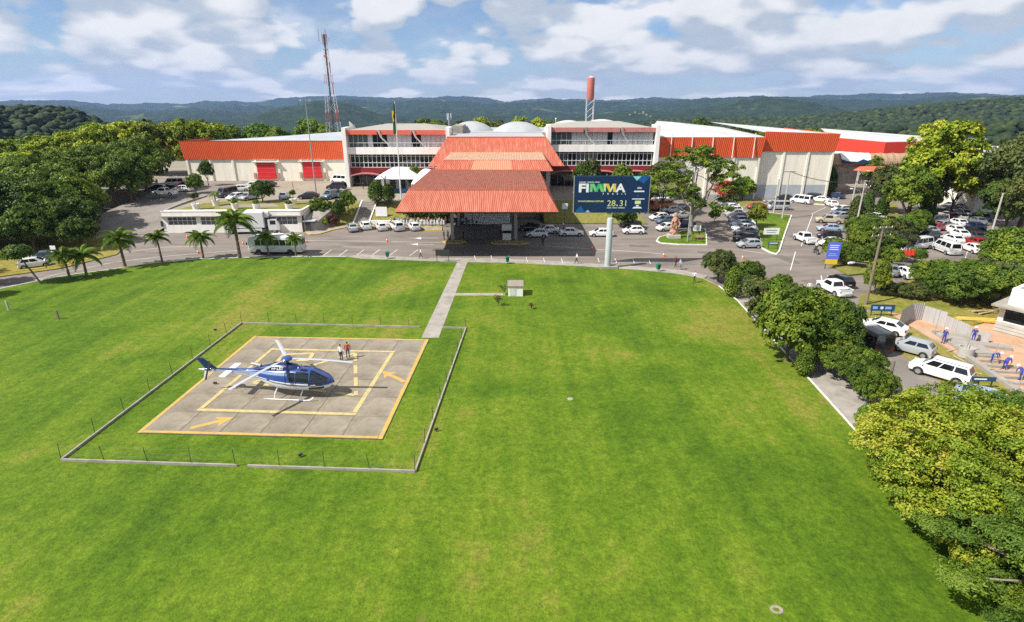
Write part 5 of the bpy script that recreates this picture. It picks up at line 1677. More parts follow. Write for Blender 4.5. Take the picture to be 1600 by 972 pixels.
# ---- palms along the road
frond = MB()
n_l = 22
for i in range(n_l):
    t = (i + 1) / n_l
    x, z = 2.6 * t, .55 * math.sin(t * 2.0) - 1.35 * t ** 2.6
    ln = .75 * math.sin(math.pi * min(1, .12 + .9 * t)) ** .7 + .12
    for sgn in (-1, 1):
        b0_ = Vector((x, 0, z))
        tip = b0_ + Vector((ln * .45, sgn * ln * .75, -ln * .55))
        frond.add([b0_ + Vector((-.07, 0, 0)), b0_ + Vector((.07, 0, 0)), tip.lerp(b0_, .4) + Vector((.085, 0, .05)), tip, tip.lerp(b0_, .4) + Vector((-.085, 0, .05))], [(0, 1, 2, 3, 4)])
frond.tube([(2.6 * t, 0, .55 * math.sin(t * 2) - 1.35 * t ** 2.6) for t in np.linspace(0, 1, 8)], [.05, .045, .04, .035, .03, .025, .02, .01], 4)
frond_me = frond.mesh('frond', 'palm_leaf')
a_ = frond_me.attributes.new('tint', 'FLOAT', 'FACE')
a_.data.foreach_set('value', rng.uniform(.15, .95, len(frond_me.polygons)).astype(np.float32))


def palm(label, loc, h, size, nf=15, lean=0.0, group='palms along the road edge'):
    rt = thing('palm_tree', label, 'palm', loc, rng.uniform(0, 6.28), group)
    mb = MB()
    k = int(h / .3)
    pts = [(lean * (t * h) ** 1.5 * .1, 0, t * h - .2 * (t == 0)) for t in np.linspace(0, 1, k)]
    mb.tube(pts, [(.17 if i % 2 else .145) * size * (1.25 - .4 * i / k) for i in range(k)], 8)
    mb.build('trunk', 'palm_bark', rt)
    top = Vector(pts[-1])
    for i in range(nf):
        a = i * 2.39996
        tilt = -1.05 + 1.75 * (i / nf) + rng.uniform(-.1, .1)
        obj('frond', frond_me, rt, top, (0, -R(0) - (.85 - 1.35 * (i / nf)) + rng.uniform(-.12, .12), a), size * rng.uniform(.85, 1.1) * (.8 + .2 * i / nf))
    return rt


PALM = [(110, 437, 3.4, .8, 'slim palm nearest the grove on the road edge'), (136, 432, 3.0, .85, 'leaning palm next to the slim palm by the grove'), (196, 418, 4.2, 1.0, 'stout palm with full crown beside the bend of the road'),
        (254, 411, 3.9, .72, 'palm with drooping fronds before the dark side road'), (318, 404, 3.3, .8, 'short palm in front of the roadside building corner'), (375, 403.5, 6.0, 1.25, 'tallest palm, in front of the white box truck'),
        (420.5, 401, 3.1, .68, 'small palm in front of the bus door end'), (463, 401, 2.8, .58, 'small palm in front of the rear of the bus')]
for u, v, h, s_, lab in PALM:
    p = G(u, v)
    palm(lab, (p.x, p.y, .1), h, s_ * 1.12, 24 if s_ > .95 else 19, rng.uniform(-.4, .4))
pt_ = thing('round_tree', 'thin leaning tree at the lawn corner by the grove', 'tree', (*G(66, 445)[:2], .1), 0)
MB().tube([(0, 0, -.2), (-.8, 0, 1.6), (-2.0, .2, 3.6)], [.14, .11, .07], 7).build('trunk', 'bark', pt_)
obj('crown', crown('crown', 61, [((-2.2, .2, 4.2), (1.8, 1.6, 1.1)), ((-3.2, .4, 3.8), (1.3, 1.2, .8)), ((-1.2, -.4, 4.6), (1.2, 1.2, .8))], 3200, .24, 'leaf_dark', clump=.04), pt_)

# ---- potted plants on the roof lawn
pot_me = MB()
pot_me.loft([[(.55 * k_ * math.cos(t), .55 * k_ * math.sin(t), z) for t in np.linspace(0, 2 * math.pi, 17)[:-1]] for z, k_ in ((0, .86), (.75, 1.0), (.8, 1.06), (.86, 1.06), (.86, .95), (.7, .9))])
pot_me = pot_me.mesh('pot', 'white_wall', True)
for u, v, kind, lf, h, lab in ((307, 327, 'b', 'leaf_olive', 2.8, 'big white pot with bushy olive shrub at the roof lawn corner'), (338, 321, 'p', None, 1.6, 'white pot with a small palm near the upper parking'), (368, 326, 's', 'leaf_mid', .7, 'white pot with a low plant, before the silver car'),
                              (401.5, 327.5, 's', 'leaf_bright', .8, 'white pot with a low bright plant behind the truck box'), (452, 327, 's', 'leaf_mid', .5, 'white pot with a tiny plant near the roof edge'), (459, 319, 'b', 'leaf_bright', 2.3, 'white pot with a bright leafy shrub beside the black car')):
    p = G(u, v, TZ + .06)
    rt = thing('potted_plant', lab, 'potted plant', (p.x, p.y, TZ + .06), 0, 'potted plants on the roof lawn')
    k_ = 1.25
    obj('pot', pot_me, rt, None, None, k_)
    if kind == 'p':
        MB().tube([(0, 0, .7), (0, 0, 2.3)], [.14, .1], 7).build('stem', 'palm_bark', rt)
        for i in range(9):
            obj('frond', frond_me, rt, (0, 0, 2.3), (0, rng.uniform(-.6, .2), i * 2.4), .5)
    else:
        lbp = lobes_round(int(u), h, .62 * max(1, h * .42), 10, .95 + h * .55, .7 if kind == 's' else 1.0, .45)
        MB().tube([(0, 0, .7), (0, 0, .95 + h * .5)], [.06, .03], 6).build('stem', 'bark', rt)
        obj('foliage', crown('foliage', int(u), lbp, 1500 if kind == 'b' else 500, .18, lf), rt)

# ---- far woods on the nearer hills: one mass of crowns
ico = []
import bmesh
bm = bmesh.new()
bmesh.ops.create_icosphere(bm, subdivisions=1, radius=1)
iv = np.array([v.co[:] for v in bm.verts])
iff = np.array([[v.index for v in f.verts] for f in bm.faces])
bm.free()


def woods(name, label, n, r0, r1, a0, a1, sz, seed, m_, dens=None):
    r_ = np.random.default_rng(seed)
    ra = np.sqrt(r_.random(n) * (r1 * r1 - r0 * r0) + r0 * r0)
    aa = R(a0) + (R(a1) - R(a0)) * r_.random(n)
    x, y = ra * np.sin(aa), ra * np.cos(aa)
    z = terrain_h(x, y, ra, aa, False)
    s = sz * (.6 + .8 * r_.random(n))
    k = len(iv)
    V = iv[None] * (1 + r_.normal(size=(n, k, 1)) * .2)
    V = V * s[:, None, None] * np.array([1, 1, .68]) + np.stack([x, y, z + s * .5], -1)[:, None]
    Fq = (iff[None] + (np.arange(n) * k)[:, None, None]).reshape(-1, 3)
    T = np.repeat(np.clip(.45 + r_.normal(size=n) * .28, 0, 1), len(iff))
    o = obj(name, np_mesh(name, V.reshape(-1, 3), Fq, m_, False, T))
    tag(o, label, 'wood', kind='stuff')


M['wood_far'] = leaf_mat('far_wood_leaves', (0.012, 0.024, 0.010), (0.026, 0.046, 0.015), (0.06, 0.082, 0.024), 0.0, 0.0, .8)
for m_ in ('wood_far',):
    nt = M[m_].node_tree
    b = nt.nodes['Principled BSDF']
    add_bump(nt, b, .6, 1.0, 1.2, 5)
woods('far_woods', 'dark wooded hill rising beyond the left grove', 9000, 400, 680, -58, -20, 3.3, 1, 'wood_far')
woods('far_woods', 'green wooded slope climbing beyond the red hall', 22000, 640, 1330, 12, 52, 4.6, 2, 'wood_far')
woods('far_woods', 'wooded valley behind the office wings and the tower', 12000, 380, 1150, -24, 14, 5.0, 3, 'wood_far')
woods('far_woods', 'wooded valley side behind the warehouses on the right', 6000, 300, 640, 14, 52, 4.0, 4, 'wood_far')


# ================================================================== vehicles
def wheel_parts(P, x, y, r, w, side):
    n = 18
    ring = lambda rr, yy: [(rr * math.cos(t), yy, rr * math.sin(t)) for t in np.linspace(0, 2 * math.pi, n + 1)[:-1]]
    tm = MB().loft([ring(r * .62, w / 2 * .8), ring(r * .9, w / 2), ring(r, w / 2 * .7), ring(r, -w / 2 * .7), ring(r * .9, -w / 2), ring(r * .62, -w / 2 * .8)]).mesh('tyre', 'tyre', True)
    rm = MB().loft([ring(r * .62, w / 2 * .86), ring(r * .55, w / 2 * .7), ring(r * .16, w / 2 * .62), ring(r * .1, w / 2 * .8)]).mesh('rim', 'rim', True)
    i = P.part('wheel', tm, -1, (x, y, r), (0, 0, 0 if side > 0 else math.pi))
    P.part('rim', rm, i)


def lerp_q(c, s, t):
    """c: corners bl, br, tr, tl"""
    return c[0].lerp(c[1], s).lerp(c[3].lerp(c[2], s), t)


def pane_on(c, s0, s1, t0, t1, off=.012):
    c = [Vector(p) for p in c]
    n = (c[1] - c[0]).cross(c[3] - c[0]).normalized() * off
    return MB().quad(*[lerp_q(c, s, t) + n for s, t in ((s0, t0), (s1, t0), (s1, t1), (s0, t1))])


def car_proto(kind):
    S = {  # L, W, H, sill, shoulder, hood nose z, cowl x, roof front, roof rear, rear base, deck z, wheel r, wheelbase half (front, rear)
        'hatchback': (3.95, 1.72, 1.52, .22, .99, .80, 1.22, .36, -1.38, -1.86, 1.04, .31, 1.27, -1.24),
        'sedan': (4.45, 1.76, 1.48, .22, .97, .78, 1.34, .46, -1.02, -1.80, 1.08, .32, 1.42, -1.32),
        'estate': (4.65, 1.86, 1.76, .26, 1.10, .92, 1.46, .66, -1.95, -2.26, 1.12, .36, 1.44, -1.40),
        'minivan': (4.9, 1.9, 2.05, .25, 1.12, 1.0, 1.95, 1.25, -2.25, -2.40, 1.15, .33, 1.55, -1.5),
        'pickup': (5.1, 1.86, 1.76, .32, 1.10, .96, 1.42, .72, -.55, -.78, 1.08, .38, 1.62, -1.55),
    }[kind]
    Ln, W, H, sill, sh, nose, cowl, rf, rr, rb, deck, wr, wf, wb = S
    P = Proto()
    hw = W / 2
    xs = [(-Ln / 2, .80, .46 * sh + .2, .38), (-Ln / 2 + .06, .9, deck - .16, .30), (-Ln / 2 + .25, .96, deck - .03, .24), (rb, .985, deck, sill), (wb, 1.0, sh + .02, sill), (0, 1.0, sh, sill), (wf - .2, 1.0, sh, sill),
          (cowl + .1, .985, sh - .01, sill), (Ln / 2 - .55, .95, nose + (sh - nose) * .45, .24), (Ln / 2 - .18, .88, nose, .26), (Ln / 2 - .04, .78, nose - .1, .32), (Ln / 2, .70, nose - .2, .36)]
    xs.sort(key=lambda s: s[0])
    rings = []
    for x, k, zt, zb in xs:
        w = hw * k
        h = zt - zb
        half = [(.80 * w, zb), (.96 * w, zb + .10 * h), (1.0 * w, zb + .42 * h), (.985 * w, zb + .72 * h), (.93 * w, zb + .92 * h), (.80 * w, zt), (.35 * w, zt + .02)]
        rings.append([(x, y, z) for y, z in half] + [(x, -y, z) for y, z in reversed(half)])
    mb = MB().loft(rings)
    z0, z1 = sh - .05, H - .04
    wb_, wt = hw * .93, hw * .72
    bot = [(rb, -wb_ * .96, deck - .05), (cowl, -wb_ * .96, z0), (cowl, wb_ * .96, z0), (rb, wb_ * .96, deck - .05)]
    top = [(rr, -wt, z1), (rf, -wt, z1), (rf, wt, z1), (rr, wt, z1)]
    rc = [(rr + .22, -wt * .78, H + .01), (rf - .3, -wt * .78, H + .01), (rf - .3, wt * .78, H + .01), (rr + .22, wt * .78, H + .01)]
    mb.add(bot + top + rc, [(0, 1, 5, 4), (1, 2, 6, 5), (2, 3, 7, 6), (3, 0, 4, 7), (4, 5, 9, 8), (5, 6, 10, 9), (6, 7, 11, 10), (7, 4, 8, 11), (8, 9, 10, 11)])
    if kind == 'pickup':
        mb.bx(-Ln / 2 + .1, rb - .05, -hw * .97, -hw * .88, .9, 1.16)
        mb.bx(-Ln / 2 + .1, rb - .05, hw * .88, hw * .97, .9, 1.16)
        mb.bx(-Ln / 2 + .05, -Ln / 2 + .12, -hw * .9, hw * .9, .7, 1.16)
    P.part('body', mb.mesh('body', 'paint_white', True), key='paint')
    fr = [bot[1], bot[2], top[2], top[1]]
    re = [bot[3], bot[0], top[0], top[3]]
    ri = [bot[0], bot[1], top[1], top[0]]
    le = [bot[2], bot[3], top[3], top[2]]
    P.part('windscreen', pane_on(fr, .06, .94, .08, .93).mesh('windscreen', 'car_glass'))
    P.part('rear_window', pane_on(re, .09, .91, .16 if kind != 'pickup' else .1, .88).mesh('rear_window', 'car_glass'))
    cuts = {'hatchback': ((.08, .44), (.48, .80)), 'sedan': ((.10, .47), (.51, .82)), 'estate': ((.05, .33), (.36, .64), (.67, .93)), 'minivan': ((.05, .34), (.37, .66), (.69, .95)), 'pickup': ((.12, .86),)}[kind]
    for a, b_ in cuts:
        P.part('side_window', pane_on(ri, a, b_, .14, .86).mesh('side_window', 'car_glass'))
        P.part('side_window', pane_on(le, 1 - b_, 1 - a, .14, .86).mesh('side_window', 'car_glass'))
    for x in (wf, wb):
        for s in (1, -1):
            am = MB().loft([[(x + (wr + .07) * math.cos(t), s * (hw * .9), wr + (wr + .07) * math.sin(t)) for t in np.linspace(-.15, math.pi + .15, 12)], [(x + (wr + .07) * math.cos(t), s * (hw * 1.004), wr + (wr + .07) * math.sin(t)) for t in np.linspace(-.15, math.pi + .15, 12)]]).mesh('wheel_arch', 'dark_trim')
            P.part('wheel_arch', am)
            wheel_parts(P, x, s * (hw - .07), wr, .2, s)
    for s in (1, -1):
        P.part('headlight', MB().box((Ln / 2 - .16, s * hw * .66, nose - .10), (.16, .34, .15), -s * .35).mesh('headlight', 'lamp_clear'))
        P.part('tail_light', MB().box((-Ln / 2 + .115, s * hw * .80, deck - .24), (.14, .2, .24), s * .3).mesh('tail_light', 'lamp_red'))
        P.part('door_mirror', MB().box((cowl - .22, s * (hw + .06), sh + .06), (.1, .2, .13)).mesh('door_mirror', 'paint_white'), key='paint')
    P.part('front_bumper', MB().box((Ln / 2 - .05, 0, .36), (.12, hw * 1.2, .14)).mesh('front_bumper', 'dark_trim'))
    P.part('number_plate', MB().box((-Ln / 2 + .0, 0, .62), (.04, .42, .13)).mesh('number_plate', 'plate'))
    P.part('grille', MB().box((Ln / 2 - .06, 0, nose - .16), (.1, hw * .7, .1)).mesh('grille', 'dark_trim'))
    if kind == 'estate':
        for s in (1, -1):
            P.part('roof_rail', MB().tube([(rf - .2, s * wt * .9, H + .03), (rr + .1, s * wt * .9, H + .03)], .022, 5).mesh('roof_rail', 'dark_trim'))
    if kind == 'pickup':
        P.part('load_bed', MB().bx(-Ln / 2 + .13, rb - .1, -hw * .87, hw * .87, 1.085, 1.10).mesh('load_bed', 'dark_trim'))
    return P


CARP = {k: car_proto(k) for k in ('hatchback', 'sedan', 'estate', 'minivan', 'pickup')}
KN = {'h': 'hatchback', 's': 'sedan', 'e': 'estate', 'm': 'minivan', 'p': 'pickup'}
NM = {'h': 'parked_hatchback', 's': 'parked_sedan', 'e': 'parked_estate_car', 'm': 'parked_minivan', 'p': 'parked_pickup'}
WD = {'h': 'hatchback', 's': 'sedan', 'e': 'estate car', 'm': 'minivan', 'p': 'pickup'}
CATN = {'h': 'car', 's': 'car', 'e': 'car', 'm': 'van', 'p': 'pickup'}


def cars(where, group, items, z=0.0, by='left'):
    """items: (u, v, heading in degrees, kind, colour[, own label][, z])"""
    it = sorted(items, key=(lambda c: c[0]) if by == 'left' else (lambda c: -c[1]))
    for i, c in enumerate(it):
        u, v, hd, k, col = c[:5]
        lab = c[5] if len(c) > 5 and c[5] else f'{col} {WD[k]}, {ORD[i]} from {"left" if by == "left" else "the near end"} {where}'
        zz = c[6] if len(c) > 6 else z
        p = G(u, v, zz)
        # v is where the nearest wheels touch: move the centre back half a car
        off = .5 * (abs(math.sin(R(hd))) * 3.6 + abs(math.cos(R(hd))) * 1.4)
        CARP[KN[k]].spawn(NM[k] if 'driv' not in (lab or '') else KN[k], lab, CATN[k], (p.x, p.y + off * .8, zz - (.02 if zz == 0 else -.012)), R(hd + rng.uniform(-2, 2)), group, None, {'paint': 'paint_' + col})


cars('in the row left of the canopy', 'cars parked left of the canopy', [(548, 363, 112, 's', 'silver'), (568, 360, 114, 'h', 'white'), (593, 361.5, 114, 'h', 'white'), (618, 361.5, 114, 'e', 'white'), (645, 361.5, 114, 'h', 'white')])
cars('in the queue passing under the canopy', 'cars under the canopy', [(839, 371, 180, 'h', 'white'), (856, 365, 178, 's', 'white'), (829, 361, 178, 's', 'black'), (893, 369, 0, 's', 'white'), (940, 370, 180, 's', 'white'), (990, 366, 180, 'h', 'white'), (985, 355, 175, 's', 'dark grey')])
cars('in the lot around the statue', 'cars in the statue lot', [(1031, 345, 195, 'h', 'white'), (1042, 350, 200, 's', 'blue-grey'), (1050, 333, 190, 's', 'white'), (1066, 342, 190, 's', 'silver'), (1043, 362, 200, 'h', 'white'), (1070, 356, 195, 's', 'dark blue'), (1062, 328, 185, 's', 'silver')])
cars('in the row beside the sign island', 'cars packed beside the sign island',
     [(1172, 388, 183, 'h', 'silver'), (1168, 378, 188, 's', 'black'), (1167, 368.5, 188, 's', 'grey'), (1164, 362, 188, 's', 'white'), (1160, 356, 188, 's', 'light blue'), (1157, 350, 188, 's', 'blue-grey'), (1153, 344, 188, 'h', 'dark grey'), (1150, 338.5, 188, 's', 'silver'), (1147, 333.5, 188, 'h', 'white'), (1142, 328.5, 188, 's', 'white'), (1139, 322.5, 188, 's', 'grey'), (1131, 318, 188, 'h', 'silver')], by='near')
cars('at the island near the red blossom', 'cars by the warehouse corner', [(1184, 327, 180, 's', 'red'), (1203, 324, 180, 's', 'silver'), (1217, 328, 180, 'm', 'silver')])
cars('in the row along the tall warehouse', 'cars along the tall warehouse',
     [(1190, 309, 140, 's', 'black'), (1207, 305, 140, 'e', 'dark grey'), (1221, 305, 140, 's', 'white'), (1229, 314, 150, 's', 'black'), (1236, 305, 140, 'h', 'blue-grey'), (1246, 303, 140, 'm', 'white'), (1256, 319, 128, 'm', 'white', 'white minibus van parked on the grass triangle by the tall warehouse'), (1271, 314, 135, 'e', 'black'), (1286, 317, 135, 's', 'white'), (1304, 324, 85, 's', 'white', 'white sedan climbing the road beside the slender tree'), (1309, 311, 130, 's', 'dark blue')])
cars('in the roadside row next to the bank', 'cars along the roadside bank', [(1318, 332, 192, 's', 'white'), (1317, 337, 192, 's', 'blue-grey'), (1316, 343, 192, 's', 'silver'), (1299, 350, 160, 'p', 'beige'), (1300, 363, 165, 's', 'light blue'), (1299, 374, 165, 'h', 'black'), (1303, 386, 195, 's', 'white'), (1367, 338, 192, 's', 'white'), (1372, 345, 192, 'h', 'white'), (1362, 331, 192, 's', 'black')], by='near')
cars('at the junction', 'cars driving at the junction', [(1263, 381, 92, 'p', 'white', 'white pickup driving away up the middle of the road'), (1322, 451, 97, 'h', 'black', 'black hatchback driving past the blue sign'), (1311, 463, 95, 'p', 'white', 'white pickup half hidden by the lawn trees'),
     (1388, 437, 40, 's', 'silver', 'silver sedan by the crossarm utility pole'), (1402, 433, 60, 's', 'grey', 'grey sedan next to the red flags'), (1425, 437, 85, 's', 'white', 'white sedan below the red flags')])
cars('in the far left file', 'cars in the far car park left file',
     [(1418, 397, 200, 's', 'white'), (1440, 391, 200, 'm', 'white'), (1450, 383, 195, 's', 'black'), (1456, 375, 195, 's', 'dark grey'), (1453, 367, 195, 's', 'silver'), (1467, 362, 195, 's', 'red'), (1476, 358, 195, 's', 'silver'), (1466, 352, 195, 'm', 'white'), (1455, 349, 195, 's', 'grey'), (1470, 345, 195, 's', 'grey'),
      (1481, 343, 195, 's', 'red'), (1492, 340, 195, 's', 'black'), (1484, 331, 195, 's', 'black'), (1490, 326, 195, 's', 'white'), (1487, 317, 195, 's', 'black'), (1491, 310, 195, 's', 'black')], by='near')
cars('in the far middle file', 'cars in the far car park middle file',
     [(1487, 398, 84, 'm', 'white', 'white minibus nearest in the far middle file'), (1497, 382, 84, 's', 'white'), (1506, 373, 84, 's', 'white'), (1499, 366, 84, 's', 'white'), (1504, 355, 84, 's', 'white'), (1507, 346, 84, 's', 'silver'), (1510, 339, 84, 's', 'white'), (1510, 329, 84, 's', 'silver'), (1516, 327, 84, 's', 'white')], by='near')
cars('in the far right file', 'cars in the far car park right file',
     [(1530, 397, 84, 's', 'white'), (1532, 387, 84, 'h', 'red'), (1532, 377, 84, 's', 'dark grey'), (1532, 368, 84, 's', 'black'), (1531, 361, 84, 's', 'dark blue'), (1534, 352, 84, 's', 'grey'), (1540, 346, 84, 's', 'dark grey')], by='near')
cars('on the upper terrace', 'cars on the upper terrace',
     [(350, 309, 250, 'm', 'dark grey'), (365, 314, 245, 's', 'white'), (385, 314, 245, 's', 'silver'), (372, 300, 200, 's', 'white'), (390, 295, 200, 'h', 'white'), (405, 296, 200, 's', 'silver'), (416, 292.5, 175, 's', 'dark grey'), (441, 312.5, 100, 'h', 'silver'), (481, 311.5, 185, 's', 'black'), (514, 312, 250, 'e', 'blue-grey'), (531, 309, 250, 's', 'silver'), (525, 297, 178, 'e', 'black'), (530, 286.5, 160, 'm', 'white', 'white van parked between the red doors and the office pillar')], TZ)
cars('in the shaded upper parking by the grove', 'cars in the shaded upper parking', [(256, 306, 180, 'p', 'white'), (284, 300, 180, 's', 'white'), (288, 294, 185, 's', 'red'), (271, 292, 190, 'm', 'white'), (286, 287, 190, 's', 'silver'), (246, 299, 185, 's', 'black'), (264, 299, 185, 's', 'dark grey')], TZ)
cars('under the grove', 'cars under the grove', [(45, 421, 35, 'h', 'white', 'white hatchback parked under the grove beside the yellow kerb'), (68, 409, 35, 's', 'blue-grey', 'blue-grey sedan parked under the grove behind the white hatchback'), (217, 326, 185, 's', 'black', 'black sedan in the shade of the side road', .6)])
cars('on the near verge', 'cars parked on the near verge', [(1392, 526, 134, 's', 'white', 'white sedan on the verge beside the black van'), (1437, 560, 132, 'h', 'silver', 'silver hatchback between the two white cars on the verge'), (1486, 601, 130, 'e', 'white', 'white off-road estate car with spare wheel near the blue board')])
p = G(1488, 600)
p = G(1432, 617)
CARP['sedan'].spawn('parked_sedan', 'silver-blue car roof just showing above the golden tree', 'car', (38.0, 40.2, -.02), R(-40), None, None, {'paint': 'paint_light blue'})


def coach(name, label, cat, loc, rz, Ln, W, H, floor, n_win, paint, win_z, group=None, roof_unit=True, dark_roof=False, wheel_x=None, r=.42, rear_glass=True):
    rt = thing(name, label, cat, loc, rz, group)
    hw = W / 2
    ring = lambda x, k, zt, zb: [(x, hw * k * a, zb + (zt - zb) * b_) for a, b_ in ((.92, 0), (1, .06), (1, .62), (.97, .86), (.88, .97), (.6, 1), (-.6, 1), (-.88, .97), (-.97, .86), (-1, .62), (-1, .06), (-.92, 0))]
    mb = MB().loft([ring(-Ln / 2, .94, H - .12, floor + .05), ring(-Ln / 2 + .12, 1, H, floor), ring(0, 1, H, floor), ring(Ln / 2 - .7, 1, H, floor), ring(Ln / 2 - .2, .97, H - .22, floor), ring(Ln / 2, .9, H * .55, floor + .1)])
    mb.build('body', paint, rt, True)
    w = (Ln - 1.6) / n_win
    for s in (1, -1):
        for i in range(n_win):
            xa = -Ln / 2 + .45 + i * w
            MB().bx(xa + .04, xa + w - .04, s * hw * 1.001 - .006, s * hw * 1.001 + .006, win_z[0], win_z[1]).build('side_window', 'car_glass', rt)
    mb = MB()
    mb.add([(Ln / 2 - .01, -hw * .8, H * .56), (Ln / 2 - .01, hw * .8, H * .56), (Ln / 2 - .19, hw * .84, H - .3), (Ln / 2 - .19, -hw * .84, H - .3)], [(0, 1, 2, 3)])
    mb.build('windscreen', 'car_glass', rt).location.x = .03
    if rear_glass:
        MB().bx(-Ln / 2 - .015, -Ln / 2 + .005, -hw * .7, hw * .7, win_z[0], win_z[1]).build('rear_window', 'car_glass', rt)
    P = Proto()
    for x in (wheel_x or (Ln / 2 - 1.6, -Ln / 2 + 1.9)):
        for s in (1, -1):
            MB().loft([[(x + (r + .08) * math.cos(t), s * hw * .9, r + (r + .08) * math.sin(t)) for t in np.linspace(-.1, math.pi + .1, 12)], [(x + (r + .08) * math.cos(t), s * hw * 1.003, r + (r + .08) * math.sin(t)) for t in np.linspace(-.1, math.pi + .1, 12)]]).build('wheel_arch', 'dark_trim', rt)
            wheel_parts(P, x, s * (hw - .13), r, .26, s)
    made = []
    for (n, me, par, l, ro, key) in P.p:
        made.append(obj(n, me, rt if par < 0 else made[par], l, ro))
    for s in (1, -1):
        MB().box((Ln / 2 - .02, s * hw * .68, floor + .35), (.1, .3, .2)).build('headlight', 'lamp_clear', rt)
        MB().box((-Ln / 2 + .0, s * hw * .8, floor + .55), (.08, .16, .4)).build('tail_light', 'lamp_red', rt)
        MB().box((Ln / 2 + .05, s * (hw + .12), H * .62), (.12, .2, .34)).build('door_mirror', 'dark_trim', rt)
    if roof_unit:
        MB().bx(-Ln * .12, Ln * .12, -hw * .55, hw * .55, H - .02, H + .16).build('roof_unit', 'white_wall', rt)
    MB().bx(-Ln / 2 + .3, Ln / 2 - .3, -hw * .99, hw * .99, floor - .12, floor + .04).build('skirt', 'dark_trim', rt)
    return rt


a, b_ = G(388, 398), G(473, 398)
coach('minibus', 'white minibus with dark windows parked behind the small palms', 'bus', ((a.x + b_.x) / 2, a.y + 1.2, -.02), R(180), 8.5, 2.3, 2.95, .38, 7, 'paint_white', (1.5, 2.4))
vn = G(1367, 556)
coach('black_van', 'black passenger van parked in the shade of the lawn trees', 'van', (vn.x + .1, vn.y + 2.3, -.02), R(96), 5.6, 2.05, 2.5, .35, 4, 'paint_black', (1.35, 2.05), r=.36)
vv = G(1034, 329)
coach('orange_van', 'orange and white van parked beside the dense olive tree', 'van', (vv.x, vv.y + 1, -.02), R(200), 5.4, 2.0, 2.6, .35, 2, 'paint_orange', (1.6, 2.1), r=.36)
MB().bx(-2.5, 2.0, -.98, .98, 2.3, 2.66).build('roof', 'paint_white', bpy.data.objects['orange_van'])
# box truck
a, b_ = G(352, 366), G(440, 363.5)
tr = thing('box_truck', 'white box truck with refrigeration unit parked before the roadside building', 'truck', ((a.x + b_.x) / 2, a.y + 1.5, -.02), math.atan2(b_.y - a.y, b_.x - a.x))
MB().bx(-5.0, 2.2, -1.25, 1.25, 1.15, 3.9).build('cargo_box', 'paint_white', tr)
for xx in (-5.0, 2.05):
    MB().bx(xx - .02, xx + .17, -1.28, 1.28, 1.1, 3.95).build('box_frame', 'galv', tr)
MB().bx(2.22, 2.9, -.8, .8, 2.9, 3.9).build('cooling_unit', 'white_wall', tr)
MB().loft([[(2.75, s * 1.15, z) for s, z in ((-1, .6), (1, .6), (1, 2.55), (-1, 2.55))], [(4.3, s * 1.15, z) for s, z in ((-1, .6), (1, .6), (1, 2.55), (-1, 2.55))], [(4.75, s * 1.1, z) for s, z in ((-1, .6), (1, .6), (1, 1.7), (-1, 1.7))]]).build('cab', 'paint_white', tr)
mb = MB()
mb.add([(4.77, -.98, 1.62), (4.77, .98, 1.62), (4.36, 1.0, 2.45), (4.36, -1.0, 2.45)], [(0, 1, 2, 3)])
mb.build('windscreen', 'car_glass', tr)
for s in (1, -1):
    MB().bx(3.1, 4.1, s * 1.155 - .005, s * 1.155 + .005, 1.65, 2.4).build('side_window', 'car_glass', tr)
    MB().box((4.75, s * .85, .95), (.1, .3, .2)).build('headlight', 'lamp_clear', tr)
MB().bx(-5.0, 4.5, -.5, .5, .7, 1.15).build('chassis', 'dark_trim', tr)
MB().bx(-3.0, 1.6, -1.27, -1.2, .45, 1.0).build('side_guard', 'frame_white', tr)
MB().bx(-.4, .5, -1.262, -1.251, 1.5, 3.2).build('side_door', 'white_wall', tr)
P = Proto()
for x in (3.7, -2.9, -4.0):
    for s in (1, -1):
        wheel_parts(P, x, s * 1.0, .48, .3, s)
made = []
for (n, me, par, l, ro, key) in P.p:
    made.append(obj(n, me, tr if par < 0 else made[par], l, ro))

# ================================================================== helicopter
HX, HY = -18.28, 41.95
heli = thing('helicopter', 'blue and white single-rotor helicopter parked on the helipad', 'helicopter', (HX, HY, .17), R(-4.6))
ST = [  # x, belly z, colour line z, top z, half width
    (3.74, 1.24, 1.30, 1.36, .06), (3.66, 1.08, 1.29, 1.50, .26), (3.5, .93, 1.27, 1.64, .46), (3.1, .76, 1.24, 1.88, .72), (2.6, .68, 1.23, 2.14, .88), (2.1, .63, 1.22, 2.36, .95), (1.5, .60, 1.22, 2.46, .97),
    (.8, .59, 1.24, 2.48, .97), (0, .60, 1.28, 2.46, .95), (-.8, .66, 1.36, 2.42, .88), (-1.5, .82, 1.46, 2.36, .74), (-2.1, 1.08, 1.58, 2.30, .56), (-2.7, 1.34, 1.70, 2.24, .40),
    (-3.4, 1.54, 1.82, 2.18, .29), (-4.6, 1.66, 1.90, 2.15, .23), (-5.8, 1.77, 1.94, 2.13, .18), (-7.2, 1.90, 1.99, 2.10, .10)]
sx_ = np.array([s[0] for s in ST])[::-1]


def hs(x):
    return [float(np.interp(x, sx_, np.array([s[k] for s in ST])[::-1])) for k in range(1, 5)]


def hpt(x, t, off=0.0):
    """t: 0 belly centre .. 0.35 colour line .. 1 roof centre, on the +y side"""
    zb, zl, zt, hw = hs(x)
    hw *= .93
    if t < .35:
        q_ = t / .35 * math.pi / 2
        y, z = hw * math.sin(q_) ** .75 * .97, zb + (zl - zb) * (1 - math.cos(q_))
    else:
        q_ = (t - .35) / .65 * math.pi / 2
        y, z = hw * max(0, math.cos(q_)) ** .55, zl + (zt - zl) * math.sin(q_) ** .95
    v = Vector((x, y, z))
    if off:
        c_ = Vector((x, 0, (zl + zt) / 2))
        v += (v - c_).normalized() * off
    return v


